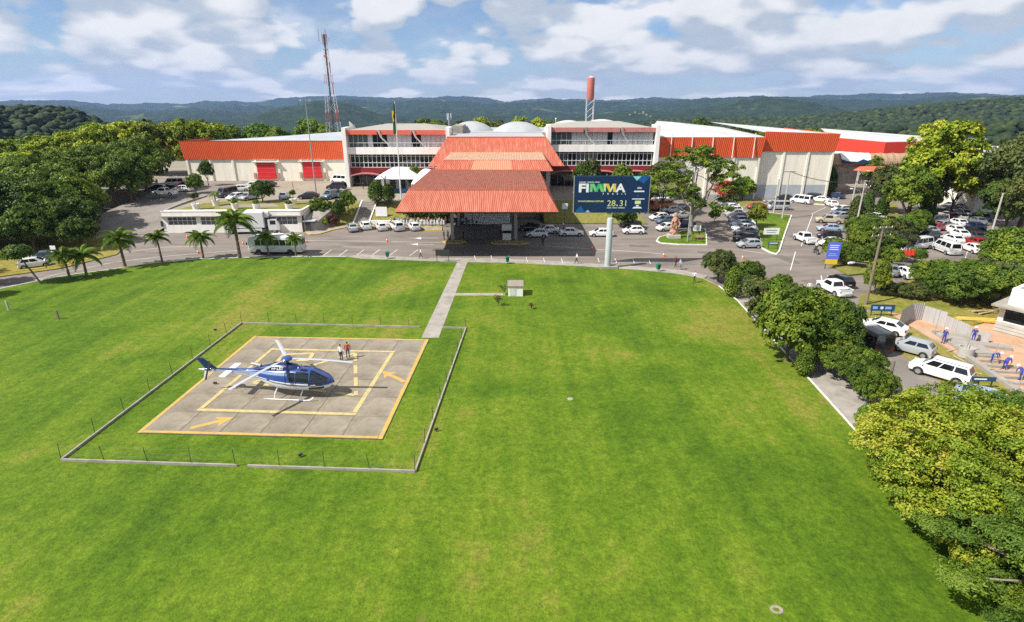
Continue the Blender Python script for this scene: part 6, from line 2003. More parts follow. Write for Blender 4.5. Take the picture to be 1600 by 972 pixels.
xs_h = sorted(set(list(np.linspace(-7.2, 3.72, 46))))
for nm, t0_, t1_, m_ in (('belly', 0, .35, 'heli_white'), ('fuselage', .35, 1, 'heli_blue')):
    mb = MB()
    tl = list(np.linspace(t0_, t1_, 9))
    rings = []
    for x in xs_h:
        half = [hpt(x, t) for t in tl]
        mir = [Vector((p.x, -p.y, p.z)) for p in half]
        rings.append((half, mir))
    for k in (0, 1):
        rr_ = [r[k] for r in rings]
        mb.loft([list(reversed(r)) if k else r for r in rr_], False, False)
    o = mb.build(nm, m_, heli, True)


def hpatch(x0, x1, t0_, t1_, side, m_, name, off=.014, par=None, taper=0.0):
    mb = MB()
    rings = []
    for x in np.linspace(x0, x1, 7):
        k = (x - x0) / (x1 - x0)
        rings.append([Vector((p.x, p.y * side, p.z)) for p in (hpt(x, t, off) for t in np.linspace(t0_, t1_ - taper * k * (t1_ - t0_), 7))])
    if side < 0:
        rings = [list(reversed(r)) for r in rings]
    mb.loft(rings, False, False)
    return mb.build(name, m_, par or heli, True)


for s in (1, -1):
    hpatch(2.05, 3.35, .50, .97, s, 'glass', 'windscreen', taper=.12)
    d_ = hpatch(.95, 1.95, .46, .80, s, 'glass', 'door_window')
    hpatch(1.9, 3.0, .40, .47, s, 'glass', 'door_window')
    hpatch(.35, .8, .46, .76, s, 'glass', 'cabin_window')
    hpatch(1.9, 3.1, .20, .32, s, 'glass', 'chin_window')
    hpatch(-3.3, 3.6, .345, .375, s, 'heli_navy', 'stripe', .02)
    hpatch(-3.2, 3.55, .378, .415, s, 'heli_white', 'stripe', .02)
    hpatch(.86, .93, .40, .82, s, 'heli_navy', 'door_post', .018)
    hpatch(-6.6, -2.4, .37, .66, s, 'heli_silver_sheen', 'band_and_sheen', .008)
    hpatch(-2.4, .2, .62, .72, s, 'heli_silver_sheen', 'band_and_sheen', .008)  # pale panel: the sheen on the upper side, painted in as colour
    hpatch(-.02, .06, .40, .80, s, 'heli_navy', 'door_post', .016)
hpatch(1.2, 1.75, .84, .97, -1, 'glass', 'roof_window')
hpatch(1.2, 1.75, .84, .97, 1, 'glass', 'roof_window')
# cowling
mb = MB()
rings = []
for x, w, zt in ((1.05, .15, 2.5), (.75, .42, 2.72), (.2, .52, 2.85), (-.6, .5, 2.82), (-1.4, .44, 2.72), (-2.2, .34, 2.52), (-2.9, .2, 2.3)):
    rings.append([(x, w * math.cos(t), 2.2 + (zt - 2.2) * math.sin(t) ** .7 if math.sin(t) > 1e-6 else 2.2) for t in np.linspace(0, math.pi, 11)])
mb.loft(rings, False, False)
mb.build('engine_cowling', 'heli_navy', heli, True)
MB().tube([(-2.3, 0, 2.5), (-2.75, 0, 2.62), (-3.05, 0, 2.66)], [.16, .15, .14], 10).build('exhaust', 'galv', heli, True)
for s in (1, -1):
    MB().box((-1.0, s * .48, 2.58), (.9, .04, .12)).build('air_intake', 'frame_dark', heli)
    MB().tube([(1.0 + .0, s * .3, 2.5), (1.0, s * .3, 2.62)], .05, 8).build('beacon', 'heli_white', heli)
text_part('PP-LST', .34, 'letter_white', heli, (-1.15, -.53, 2.42), (R(78), 0, 0), 'registration', bold=.008)
tx = text_part('PP-LST', .34, 'letter_white', heli, (.05, .53, 2.42), (R(78), 0, R(180)), 'registration', bold=.008)
# tail
MB().loft([[(-7.05, y, z) for y, z in ((-.07, 2.0), (.07, 2.0))] + [(-6.1, .05, 2.08), (-6.1, -.05, 2.08)], [(-7.75, -.04, 3.0), (-7.75, .04, 3.0), (-7.2, .035, 3.02), (-7.2, -.035, 3.02)]]).build('tail_fin', 'heli_navy', heli)
MB().loft([[(-7.2, -.04, 1.95), (-7.2, .04, 1.95), (-6.7, .04, 1.95), (-6.7, -.04, 1.95)], [(-7.45, -.03, 1.15), (-7.45, .03, 1.15), (-7.15, .03, 1.12), (-7.15, -.03, 1.12)]]).build('lower_fin', 'heli_white', heli)
MB().box((-5.0, 0, 2.0), (.55, 2.5, .07)).build('stabiliser', 'heli_white', heli)
MB().tube([(-7.2, 0, 1.98), (-7.75, 0, 1.98)], [.1, .03], 7).build('tail_cone', 'heli_white', heli)
tr_ = MB().tube([(-6.75, -.05, 2.05), (-6.75, -.42, 2.05)], .07, 8).build('tail_rotor', 'frame_dark', heli)
for sg in (1, -1):
    MB().loft([[(-6.75 + a, -.36 + b_, 2.05) for a, b_ in ((-.07, 0), (.07, 0), (.07, .02), (-.07, .02))], [(-6.75 - sg * .32 + a, -.36 + b_, 2.05 - sg * .86) for a, b_ in ((-.09, 0), (.09, 0), (.09, .02), (-.09, .02))]]).build('tail_blade', 'frame_dark', tr_)
MB().tube([(-3.4, -.26, 2.2), (-6.7, -.12, 2.16)], .03, 5).build('drive_shaft_cover', 'frame_dark', heli)
# rotor head and blades
MB().tube([(0, 0, 2.7), (0, 0, 3.25)], [.14, .1], 10).build('mast', 'frame_dark', heli, True)
hub = MB().loft([[(rr * math.cos(t), rr * math.sin(t), z) for t in np.linspace(0, 2 * math.pi, 17)[:-1]] for rr, z in ((.2, 3.08), (.42, 3.14), (.45, 3.24), (.34, 3.36), (.1, 3.42))]).build('rotor_hub', 'heli_blue', heli, True)
for aw in (0, 120, 241):
    t = R(aw + 4.6)
    mb = MB()
    rings = []
    for rr in (.35, .9, 1.05, 2.5, 4.0, 5.34):
        ch = .08 if rr < 1.0 else .15
        zz = 3.22 - .012 * rr ** 2
        rings.append([(rr * math.cos(t) - y * math.sin(t), rr * math.sin(t) + y * math.cos(t), zz + dz) for y, dz in ((-ch, 0), (-ch * .3, .025), (ch * .4, .03), (ch, .005), (ch * .3, -.02), (-ch * .4, -.02))])
    mb.loft(rings)
    mb.build('rotor_blade', 'blade', heli, True)
for s in (1, -1):
    MB().tube([(2.35, s * 1.1, .36), (2.05, s * 1.1, .1), (1.6, s * 1.1, .055), (-1.15, s * 1.1, .055), (-1.6, s * 1.1, .06)], .05, 8).build('skid', 'heli_white', heli, True)
    MB().box((-1.7, s * 1.1, .05), (.35, .06, .02)).build('skid_spring', 'heli_white', heli)
for x in (1.25, -.95):
    MB().tube([(x, -1.1, .06), (x, -.95, .5), (x, -.5, .72), (x, .5, .72), (x, .95, .5), (x, 1.1, .06)], .045, 8).build('cross_tube', 'heli_white', heli, True)
MB().tube([(3.3, .0, 1.0), (4.0, .0, .95)], .02, 5).build('pitot_tube', 'frame_dark', heli)
MB().box((2.7, 0, .66), (.3, .25, .14)).build('landing_light', 'lamp_clear', heli)


# ================================================================== people
def person_mesh(pose):
    """one continuous figure, 1.74 m tall, facing +x; slots: skin, shirt, trousers, hair, shoes"""
    J = {'pelvis': (0, 0, .95), 'waist': (0, 0, 1.10), 'chest': (.0, 0, 1.30), 'neck': (0, 0, 1.47), 'chin': (.015, 0, 1.53), 'head': (.01, 0, 1.63), 'crown': (0, 0, 1.72)}
    for s, n in ((1, 'l'), (-1, 'r')):
        J.update({n + 'sh': (0, .19 * s, 1.40), n + 'el': (-.03, .25 * s, 1.12), n + 'wr': (.05, .26 * s, .87), n + 'hip': (0, .10 * s, .90), n + 'kn': (.02, .11 * s, .49), n + 'an': (-.01, .12 * s, .09), n + 'to': (.16, .13 * s, .035)})
    if pose == 'walk':
        J.update(lkn=(.17, .10, .50), lan=(.26, .10, .10), lto=(.43, .11, .06), rkn=(-.02, -.10, .50), ran=(-.30, -.10, .15), rto=(-.16, -.11, .04), lel=(-.14, .26, 1.14), lwr=(-.10, .27, .90), rel=(.08, -.26, 1.13), rwr=(.26, -.24, .95))
    if pose == 'arms':
        J.update(lel=(.02, .27, 1.14), lwr=(.22, .05, 1.12), rel=(.02, -.27, 1.14), rwr=(.22, -.05, 1.08))
    if pose == 'bend':
        for k in ('waist', 'chest', 'neck', 'chin', 'head', 'crown'):
            x, y, z = J[k]
            d = z - .95
            J[k] = (d * .82, y, .95 + d * .42)
        for n, s in (('l', 1), ('r', -1)):
            J[n + 'sh'] = (.36, .19 * s, 1.10)
            J[n + 'el'] = (.45, .22 * s, .82)
            J[n + 'wr'] = (.50, .16 * s, .56)
    Rr = {'pelvis': (.15, .12), 'waist': (.135, .105), 'chest': (.16, .115), 'neck': (.058, .06), 'chin': (.062, .07), 'head': (.08, .098), 'crown': (.05, .06)}
    for n in 'lr':
        Rr.update({n + 'sh': (.07, .065), n + 'el': (.047, .047), n + 'wr': (.032, .036), n + 'hip': (.092, .095), n + 'kn': (.06, .062), n + 'an': (.042, .046), n + 'to': (.034, .042)})
    names = list(J)
    ix = {n: i for i, n in enumerate(names)}
    ed = [('pelvis', 'waist'), ('waist', 'chest'), ('chest', 'neck'), ('neck', 'chin'), ('chin', 'head'), ('head', 'crown')]
    for n in 'lr':
        ed += [('chest', n + 'sh'), (n + 'sh', n + 'el'), (n + 'el', n + 'wr'), ('pelvis', n + 'hip'), (n + 'hip', n + 'kn'), (n + 'kn', n + 'an'), (n + 'an', n + 'to')]
    me = bpy.data.meshes.new('person')
    me.from_pydata([J[n] for n in names], [(ix[a], ix[b]) for a, b in ed], [])
    o = bpy.data.objects.new('person', me)
    C.objects.link(o)
    md = o.modifiers.new('skin', 'SKIN')
    md.use_smooth_shade = True
    sv = me.skin_vertices[0].data
    for n in names:
        sv[ix[n]].radius = Rr[n]
        sv[ix[n]].use_root = (n == 'pelvis')
    sb = o.modifiers.new('sub', 'SUBSURF')
    sb.levels = sb.render_levels = 1
    dg = bpy.context.evaluated_depsgraph_get()
    base = bpy.data.meshes.new_from_object(o.evaluated_get(dg))
    bpy.data.objects.remove(o)
    mb = MB()
    V = [v.co.copy() for v in base.vertices]
    segs = {n: [Vector(J[n])] for n in names}

    def near(p):
        best, bn = 9, None
        for a, b in ed:
            A, B = Vector(J[a]), Vector(J[b])
            t = max(0, min(1, (p - A).dot(B - A) / (B - A).length_squared))
            d = (p - A.lerp(B, t)).length - .5 * (Rr[a][0] * (1 - t) + Rr[b][0] * t)
            if d < best:
                best, bn = d, (a, b, t)
        return bn

    head_dir = (Vector(J['crown']) - Vector(J['chin'])).normalized()
    faces, mi = [], []
    for p in base.polygons:
        c = p.center
        a, b, t = near(c)
        k = 1
        if b in ('lhip', 'rhip', 'lkn', 'rkn') or (b in ('lan', 'ran')):
            k = 2
        if a == 'pelvis' and b == 'waist' and t < .25:
            k = 2
        if b in ('lto', 'rto'):
            k = 4
        if b in ('lwr', 'rwr') and t > .35:
            k = 0
        if a in ('neck', 'chin', 'head'):
            k = 0
            rel = c - Vector(J['head'])
            if rel.dot(head_dir) > .055 or (rel.x < -.025 and rel.dot(head_dir) > -.05):
                k = 3
        if a == 'chest' and b == 'neck' and t > .85:
            k = 0
        faces.append(tuple(p.vertices))
        mi.append(k)
    mb.v, mb.f, mb.mi = [tuple(v) for v in V], faces, mi
    # face and hands: nose, ears, brows, palms with five fingers
    hd = Vector(J['head'])
    mb.m = 0
    mb.tube([hd + Vector((.085, 0, .015)), hd + Vector((.115, 0, -.02)), hd + Vector((.085, 0, -.03))], [.008, .016, .012], 6)
    for s in (1, -1):
        mb.tube([hd + Vector((0, .085 * s, .02)), hd + Vector((-.005, .10 * s, -.0)), hd + Vector((0, .085 * s, -.03))], [.014, .017, .01], 6)
    mb.m = 3
    for s in (1, -1):
        mb.tube([hd + Vector((.088, .018 * s, .012)), hd + Vector((.083, .042 * s, .012))], .009, 5)
    mb.tube([hd + Vector((.083, -.022, -.058)), hd + Vector((.083, .022, -.058))], .006, 5)
    mb.m = 0
    for n, s in (('l', 1), ('r', -1)):
        w, e = Vector(J[n + 'wr']), Vector(J[n + 'el'])
        d = (w - e).normalized()
        side = Vector((1, 0, 0)) - d * d.x
        side = side.normalized() if side.length > .2 else Vector((0, 0, 1))
        pm = w + d * .085
        mb.tube([w, w + d * .04, pm], [.03, .04, .036], 7)
        inn = Vector((0, -s, 0))
        for q_ in range(4):
            o_ = pm + side * (.028 - .019 * q_)
            ln = (.068, .078, .074, .058)[q_]
            mb.tube([o_ - d * .02, o_ + d * ln * .5 + inn * .006, o_ + d * ln * .9 + inn * .025], [.009, .0085, .007], 5)
        th = w + d * .03 + side * .032
        mb.tube([th, th + side * .03 + d * .03, th + side * .034 + d * .062 + inn * .01], [.011, .010, .008], 5)
    me = mb.mesh('person', ['skin', 'cloth_white', 'cloth_black', 'hair', 'shoe'], True)
    return me


PM = {k: person_mesh(k) for k in ('stand', 'walk', 'arms', 'bend')}


def person(label, loc, rz, pose, shirt, trousers, group=None, h=1.0, hair=None, skin=None, cat='person'):
    o = obj('person', PM[pose], None, loc, (0, 0, rz), h)
    recolour(o, 'cloth_' + shirt, 1)
    recolour(o, 'cloth_' + trousers, 2)
    if hair:
        recolour(o, hair, 3)
    if skin:
        recolour(o, skin, 0)
    return tag(o, label, cat, group)


person('person in white shirt and black trousers standing on the helipad', (*G(534, 566.5)[:2], .165), R(70), 'stand', 'white', 'black')
person('person in red shirt and jeans standing on the helipad', (*G(544.5, 562.5)[:2], .165), R(100), 'stand', 'red', 'jeans blue')
WK = [(658, 404, .085, 180, 'white', 'black', 'person in white shirt walking past the black notice board'), (901, 412, .085, 175, 'white', 'black', 'person in white top pulling a black case along the footpath'),
      (1055, 417, -.02, 30, 'maroon', 'black', 'person in dark red top crossing the road'), (1062, 421.5, -.02, 175, 'light blue', 'grey', 'person in pale clothes with a blue backpack on the footpath'), (1084.5, 442, .1, 200, 'white', 'black', 'person in white top walking on the lawn edge'),
      (1263, 459, -.02, 260, 'white', 'navy', 'person in white shirt standing in the junction'), (848, 384, -.02, 90, 'black', 'black', 'person in black walking in the canopy shadow'), (1462, 388, -.02, 240, 'black', 'jeans blue', 'person in black beside the left file of cars'),
      (458, 296, TZ, 20, 'orange', 'grey', 'person in orange vest standing on the terrace'), (568, 296, TZ, 90, 'black', 'black', 'person in black by the office wing entrance'), (1274, 396, -.02, 90, 'white', 'black', 'motorcyclist in white shirt riding up the road')]
for u, v, z, hd, sh, tr_c, lab in WK:
    p = G(u, v, max(z, 0))
    pose = 'stand' if ('standing' in lab or 'motor' in lab or 'by the' in lab) else 'walk'
    person(lab, (p.x, p.y, z + (.32 if 'motor' in lab else 0)), R(hd), pose, sh, tr_c)
# queue beside the canopy
qc = ['white', 'black', 'light blue', 'white', 'navy', 'grey', 'white', 'red', 'beige', 'white', 'black', 'pink', 'white', 'navy', 'light blue', 'white', 'maroon', 'grey', 'white', 'black', 'white', 'light blue', 'navy', 'white']
for i in range(24):
    u = 612 + i * 5.3 + rng.uniform(-1, 1)
    p = G(u, 354 - (i % 3) * .9, .14)
    p.y = 109.6 + (i % 3) * .75 + rng.uniform(-.2, .2)
    p.x = (u - 800) / FPX * (p.y * _c + CAM_H * _s)
    person(f'person in {qc[i]} top, {ORD[i]} from left in the queue beside the canopy', (p.x, p.y, .13), R(rng.choice([0, 180, 90, 270]) + rng.uniform(-30, 30)), ('stand', 'arms', 'stand')[i % 3], qc[i], ('black', 'jeans blue', 'navy')[i % 3], 'people queuing beside the canopy', rng.uniform(.93, 1.04), None, 'skin_dark' if i % 5 == 2 else None)
und = ['black', 'white', 'navy', 'white', 'grey', 'white', 'black', 'light blue', 'white']
for i, (u, v) in enumerate([(694, 375), (700, 374), (724, 374), (730, 352), (738, 351), (745, 352), (782, 372), (788, 374), (880, 360)]):
    p = G(u, v)
    person(f'person in {und[i]} top, {ORD[i]} from left in the canopy shade', (p.x, p.y, -.02), R(rng.uniform(0, 360)), ('stand', 'arms')[i % 2], und[i], 'black', 'people in the shade of the canopy')
# workers on the building site
hel = MB().loft([[(rr * math.cos(t), rr * math.sin(t), z) for t in np.linspace(0, 2 * math.pi, 13)[:-1]] for rr, z in ((.15, 0), (.13, .03), (.11, .09), (.03, .13))]).mesh('helmet', 'letter_white', True)
for i, (u, v, hd, pose, lab) in enumerate([(1473, 537, 200, 'stand', 'worker in blue overalls standing by the concrete strips'), (1519, 535, 250, 'stand', 'worker in blue overalls standing at the rim of the slab'), (1548, 567, 300, 'bend', 'worker in blue overalls bending beside the pale slab'),
                                           (1568, 578, 20, 'bend', 'worker in blue overalls stooping over the red soil'), (1594, 595, 90, 'bend', 'worker in blue overalls bending at the edge of the picture')]):
    p = G(u, v)
    w = person(lab, (p.x, p.y, .05), R(hd), pose, 'work blue', 'work blue', 'workers on the building site', .94)
    obj('helmet', hel, w, (0, 0, 1.68) if pose == 'stand' else (.62, 0, 1.25))

# motorcycle
p = G(1274, 396)
mc = thing('motorcycle', 'small motorcycle ridden up the road beside the bank', 'motorcycle', (p.x, p.y, -.02), R(90))
P = Proto()
for x in (.62, -.62):
    wheel_parts(P, x, 0, .3, .1, 1)
made = []
for (n, me, par, l, ro, key) in P.p:
    made.append(obj(n, me, mc if par < 0 else made[par], l, ro))
MB().loft([[(x, s * w, z + h * k) for s, k in ((-1, 0), (1, 0), (1, 1), (-1, 1))] for x, w, z, h in ((-.7, .06, .6, .18), (-.3, .12, .45, .35), (.1, .13, .4, .45), (.35, .1, .6, .25), (.5, .05, .75, .1))]).build('body', 'frame_dark', mc)
MB().tube([(.62, 0, .3), (.42, 0, .95)], .035, 6).build('fork', 'galv', mc)
MB().tube([(.4, -.33, 1.0), (.44, 0, .97), (.4, .33, 1.0)], .02, 6).build('handlebar', 'frame_dark', mc)
MB().box((-.35, 0, .8), (.6, .24, .08)).build('seat', 'frame_dark', mc)

# ================================================================== billboard
bp = G(950, 419.5)
bb = thing('billboard', 'large dark blue event billboard on a thick grey post at the lawn edge', 'billboard', (bp.x, bp.y, 0))
MB().bx(-1.2, 1.3, -.75, .75, -.1, .42).build('plinth', 'concrete', bb)
MB().tube([(-.1, 0, .4), (-.1, 0, 7.25), (-.1, 0, 7.42), (-.1, 0, 7.5)], [.46, .44, .36, .12], 16).build('post', 'pole_grey', bb, True)
bd = bp.y + .1
c00, c10, c01 = at(896, 333.5, bd), at(1014, 333.5, bd), at(896, 276, bd)
bw, bh = c10.x - c00.x, c01.z - c00.z
bx_, bz_ = c00.x - bp.x, c00.z
MB().bx(bx_, bx_ + bw, .62, .92, bz_, bz_ + bh).build('panel', 'navy', bb)
MB().bx(-.4, .2, .93, 1.2, bz_ - .3, bz_ + 3.6).build('bracket', 'pole_grey', bb)
for i in range(6):
    x = bx_ + bw * (i + .5) / 6
    MB().tube([(x, .75, bz_ + bh), (x, .3, bz_ + bh + .3), (x, -.1, bz_ + bh + .25)], .03, 5).build('lamp_arm', 'galv', bb)
for xx in (bx_ - .02, bx_ + bw - .06):
    MB().bx(xx, xx + .08, .58, .95, bz_ - .02, bz_ + bh + .02).build('edge_trim', 'galv', bb)


def bpnt(u, v, y=.612):
    """panel coordinates: u, v in 0..1 from the upper left corner"""
    return Vector((bx_ + bw * u, y, bz_ + bh * (1 - v)))


def bpoly(pts, m_, name='print', y=.612):
    MB().quad(*[bpnt(u, v, y) for u, v in reversed(pts)]).build(name, m_, bb)


rx = (R(90), 0, 0)
u_ = lambda x: (x - 45) / 1490
v_ = lambda y: (y - 45) / 740
fh_ = bh * (360 - 195) / 740
text_part('FI', fh_ * 1.42, 'letter_white', bb, bpnt(u_(128), v_(360)), rx, bold=.06, sx=1.35)
text_part('A', fh_ * 1.42, 'letter_white', bb, bpnt(u_(868), v_(360)), rx, bold=.05, sx=1.15)
for pts, m_ in (([(357, 195), (410, 195), (410, 360), (357, 360)], 'letter_green2'), ([(385, 195), (440, 195), (520, 360), (455, 360)], 'letter_green2'), ([(455, 360), (510, 360), (560, 195), (510, 195)], 'letter_green'), ([(500, 195), (560, 195), (640, 360), (580, 360)], 'letter_green2'),
                ([(560, 195), (600, 195), (660, 330), (640, 360)], 'letter_green'), ([(618, 195), (668, 195), (668, 360), (640, 330)], 'letter_lime'), ([(655, 195), (720, 195), (775, 330), (735, 360)], 'letter_yellow'), ([(735, 360), (770, 360), (850, 195), (800, 195)], 'letter_lime'), ([(810, 195), (866, 195), (866, 360), (812, 360)], 'letter_yellow')):
    bpoly([(u_(x), v_(y)) for x, y in pts], m_, 'lettering', .613 - .001 * rng.integers(0, 8))
for ch, x in zip('BRASIL', (612, 705, 798, 892, 985, 1048)):
    text_part(ch, .30, 'letter_white', bb, bpnt(u_(x), v_(412)), rx, bold=.012)
text_part('WWW.FIMMA.COM.BR', .31, 'letter_lime', bb, bpnt(u_(130), v_(565)), rx, bold=.006, sx=1.16)
text_part('28', 1.2, 'letter_lime', bb, bpnt(u_(706), v_(650)), rx, bold=-.006, sx=1.05)
text_part('31', 1.2, 'letter_lime', bb, bpnt(u_(945), v_(650)), rx, bold=-.006, sx=1.05)
text_part('a', .42, 'letter_white', bb, bpnt(u_(896), v_(648)), rx, bold=.01)
for x0, x1, y in ((140, 275, 163), (300, 430, 163), (445, 548, 163), (710, 800, 684), (820, 905, 684), (925, 1065, 684)):
    bpoly([(u_(x0), v_(y - 5)), (u_(x1), v_(y - 5)), (u_(x1), v_(y + 6)), (u_(x0), v_(y + 6))], 'letter_white', 'small_print')
for x0, x1, y0, y1, m_ in ((1285, 1370, 262, 300, 'pole_grey'), (1225, 1425, 335, 362, 'letter_white'), (1280, 1330, 415, 455, 'signblue_dk'), (1195, 1440, 494, 512, 'letter_white'), (1257, 1372, 538, 605, 'letter_lime'), (1285, 1335, 625, 655, 'letter_white')):
    bpoly([(u_(x0), v_(y0)), (u_(x1), v_(y0)), (u_(x1), v_(y1)), (u_(x0), v_(y1))], m_, 'sponsor_mark')
bpoly([(u_(1245), v_(662)), (u_(1375), v_(662)), (u_(1405), v_(695)), (u_(1210), v_(695))], 'letter_white', 'sponsor_mark')
bpoly([(u_(1180), v_(48)), (u_(1350), v_(48)), (u_(1265), v_(140))], 'tri_teal', 'triangle')
bpoly([(u_(1352), v_(48)), (u_(1525), v_(48)), (u_(1400), v_(195)), (u_(1300), v_(125))], 'tri_blue', 'triangle')
bpoly([(u_(195), v_(640)), (u_(275), v_(775)), (u_(70), v_(775))], 'tri_blue', 'triangle')
bpoly([(u_(335), v_(722)), (u_(385), v_(778)), (u_(275), v_(778))], 'tri_pale', 'triangle', .609)

# ================================================================== lawn furniture
a = G(794, 464.5)
b_ = G(817, 464.5)
kb = thing('service_box', 'white masonry service box with grey-brown lid standing on the lawn', 'box', ((a.x + b_.x) / 2, a.y + 1.0, .1))
w = (b_.x - a.x) / 2
MB().bx(-w, w, -.95, .95, -.1, 1.25).build('body', 'white_wall', kb)
mb = MB()
mb.loft([[(-w - .08, y, z) for y, z in ((-1.05, 1.25), (1.05, 1.4), (1.05, 1.52), (-1.05, 1.37))], [(w + .08, y, z) for y, z in ((-1.05, 1.25), (1.05, 1.4), (1.05, 1.52), (-1.05, 1.37))]])
mb.build('lid', 'bark_pale', kb)
MB().bx(-w + .25, -w + .95, -.98, -.95, .1, 1.0).build('door', 'white_paint', kb)
for lab, u, v, h, n in (('dry leafless shrub with brown leaves beside the service box', 778, 479, 1.5, 160), ('small scrubby plant on the lawn behind the dry shrub', 787, 462, 1.6, 130), ('tiny brown shrub on the lawn right of the dry shrub', 830, 484, .8, 90)):
    p = G(u, v)
    lb = lobes_round(int(u), h, h * .4, 8, h * .6, .8, .4)
    rt = thing('dry_shrub', lab, 'shrub', (p.x, p.y, .1), 0, 'dry shrubs on the lawn')
    obj('trunk', trunk_mesh('trunk', int(u), lb, .05, h * .3, 'bark', .2, 8, .6), rt)
    obj('crown', crown('crown', int(u), lb, n, .13, 'leaf_red' if u != 787 else 'leaf_olive', fill=.6), rt)
ps = G(92, 500)
o = MB().loft([[(x, y, z) for x, y in ((-.09, -.09), (.09, -.09), (.08, .09), (-.08, .09))] for z in (-.2, 1.0)] + [[(x, y, 1.05) for x, y in ((-.05, -.05), (.05, -.05), (.05, .05), (-.05, .05))]]).build('lawn_post', 'wood_pole', None, False, (ps.x, ps.y, .1))
tag(o, 'short dark wooden post standing alone on the left lawn', 'post')
ps = G(14, 486)
o = MB().loft([[(x, y, z) for x, y in ((-.08, -.08), (.08, -.08), (.08, .08), (-.08, .08))] for z in (-.2, 1.1)] + [[(x, y, 1.16) for x, y in ((-.04, -.04), (.04, -.04), (.04, .04), (-.04, .04))]]).build('lawn_post', 'pole_conc', None, False, (ps.x, ps.y, .1))
tag(o, 'short pale post under the low dark trees at the lawn corner', 'post')
p = G(1213, 955)
o = MB().loft([[(rr * math.cos(t), rr * math.sin(t) * .8, z) for t in np.linspace(0, 2 * math.pi, 15)[:-1]] for rr, z in ((.34, -.05), (.31, .03), (.24, .05), (.17, .03), (.12, -.02))]).build('inspection_cover', 'bark_pale', None, True, (p.x, p.y, .1))
tag(o, 'brown earthen drain hole in the near lawn', 'drain')
p = G(891, 625)
o = MB().loft([[(rr * math.cos(t), rr * math.sin(t), z) for t in np.linspace(0, 2 * math.pi, 13)[:-1]] for rr, z in ((.26, -.05), (.24, .02), (.16, .04), (.05, .03))]).build('inspection_cover', 'concrete', None, True, (p.x, p.y, .1))
tag(o, 'small round grey drain cover in the middle of the lawn', 'drain')
for i, (u, v) in enumerate(((337, 603), (337, 519), (682, 676), (470, 716))):
    p = G(u, v)
    q_ = thing('flood_light', ['small dark floodlight inside the fence beside the tail rotor', 'small dark floodlight outside the far fence corner', 'small dark floodlight outside the fence beside the lawn', 'small dark floodlight by the near fence'][i], 'floodlight', (p.x, p.y, .1), .3 * i, 'pad floodlights')
    MB().tube([(0, 0, 0), (0, 0, .14)], .02, 5).build('stem', 'frame_dark', q_)
    MB().box((0, 0, .2), (.28, .12, .16)).build('lamp_head', 'frame_dark', q_)

# litter bins, cones, notice boards
for i, (u, v, lab) in enumerate(((606, 405, 'green litter bin on the walk near the white parking bays'), (793, 413, 'green litter bin on the walk facing the canopy shadow'), (1028, 425, 'green litter bin on the walk near the statue island'))):
    p = G(u, v)
    t = thing('litter_bin', lab, 'bin', (p.x, p.y, .08), .2 * i, 'green litter bins')
    MB().tube([(0, 0, 0), (0, 0, .45)], .05, 6).build('stand', 'green_bin', t)
    MB().loft([[(k * sx * .27, k * sy * .25, z) for sx, sy in ((-1, -1), (1, -1), (1, 1), (-1, 1))] for z, k in ((.35, .75), (1.0, 1.0))]).build('bin', 'green_bin', t)
    MB().loft([[(k * sx * .3, k * sy * .28, z) for sx, sy in ((-1, -1), (1, -1), (1, 1), (-1, 1))] for z, k in ((1.0, 1.0), (1.06, 1.0), (1.16, .55))]).build('lid', 'green_bin', t)
cone_p = Proto()
cone_p.part('base', MB().bx(-.2, .2, -.2, .2, 0, .04).mesh('base', 'cone'))
cone_p.part('shell', MB().loft([[(r_ * math.cos(t), r_ * math.sin(t), z) for t in np.linspace(0, 2 * math.pi, 11)[:-1]] for r_, z in ((.15, .04), (.03, .75))]).mesh('shell', 'cone', True))
cone_p.part('band', MB().loft([[(r_ * math.cos(t), r_ * math.sin(t), z) for t in np.linspace(0, 2 * math.pi, 11)[:-1]] for r_, z in ((.113, .32), (.085, .5))], False).mesh('band', 'letter_white', True))
for u, v, lab in ((605, 378, 'traffic cone on the road left of the canopy shadow'), (925, 390, 'traffic cone on the road below the billboard panel'), (1037, 401, 'traffic cone on the road near the statue island'), (479, 379, 'traffic cone behind the rear of the minibus'), (380, 382, 'traffic cone between the tall palm and the minibus'),
                  (293, 372, 'traffic cone before the corner of the roadside building'), (437, 367, 'traffic cone in front of the box truck cab'), (310, 396, 'traffic cone next to the short palm'), (1160, 405, 'traffic cone at the road bend by the umbrella tree')):
    p = G(u, v)
    cone_p.spawn('traffic_cone', lab, 'cone', (p.x, p.y, -.02), 0, 'orange traffic cones on the road', 1.1)


def board(name, label, loc, w, h, z0, m_, legs=2, rz=0.0, leg_m='frame_dark', cat='sign', thick=.06, strips=()):
    rt = thing(name, label, cat, loc, rz)
    for i in range(legs):
        x = -w * .42 + w * .84 * i / max(1, legs - 1) if legs > 1 else 0
        MB().bx(x - .04, x + .04, .0, .08, -.1, z0 + h * .9).build('leg', leg_m, rt)
    MB().bx(-w / 2, w / 2, -thick, -.002, z0, z0 + h).build('panel', m_, rt)
    for (a0, a1, b0, b1, mm) in strips:
        MB().bx(-w / 2 + w * a0, -w / 2 + w * a1, -thick - .008, -thick, z0 + h * b0, z0 + h * b1).build('print', mm, rt)
    return rt


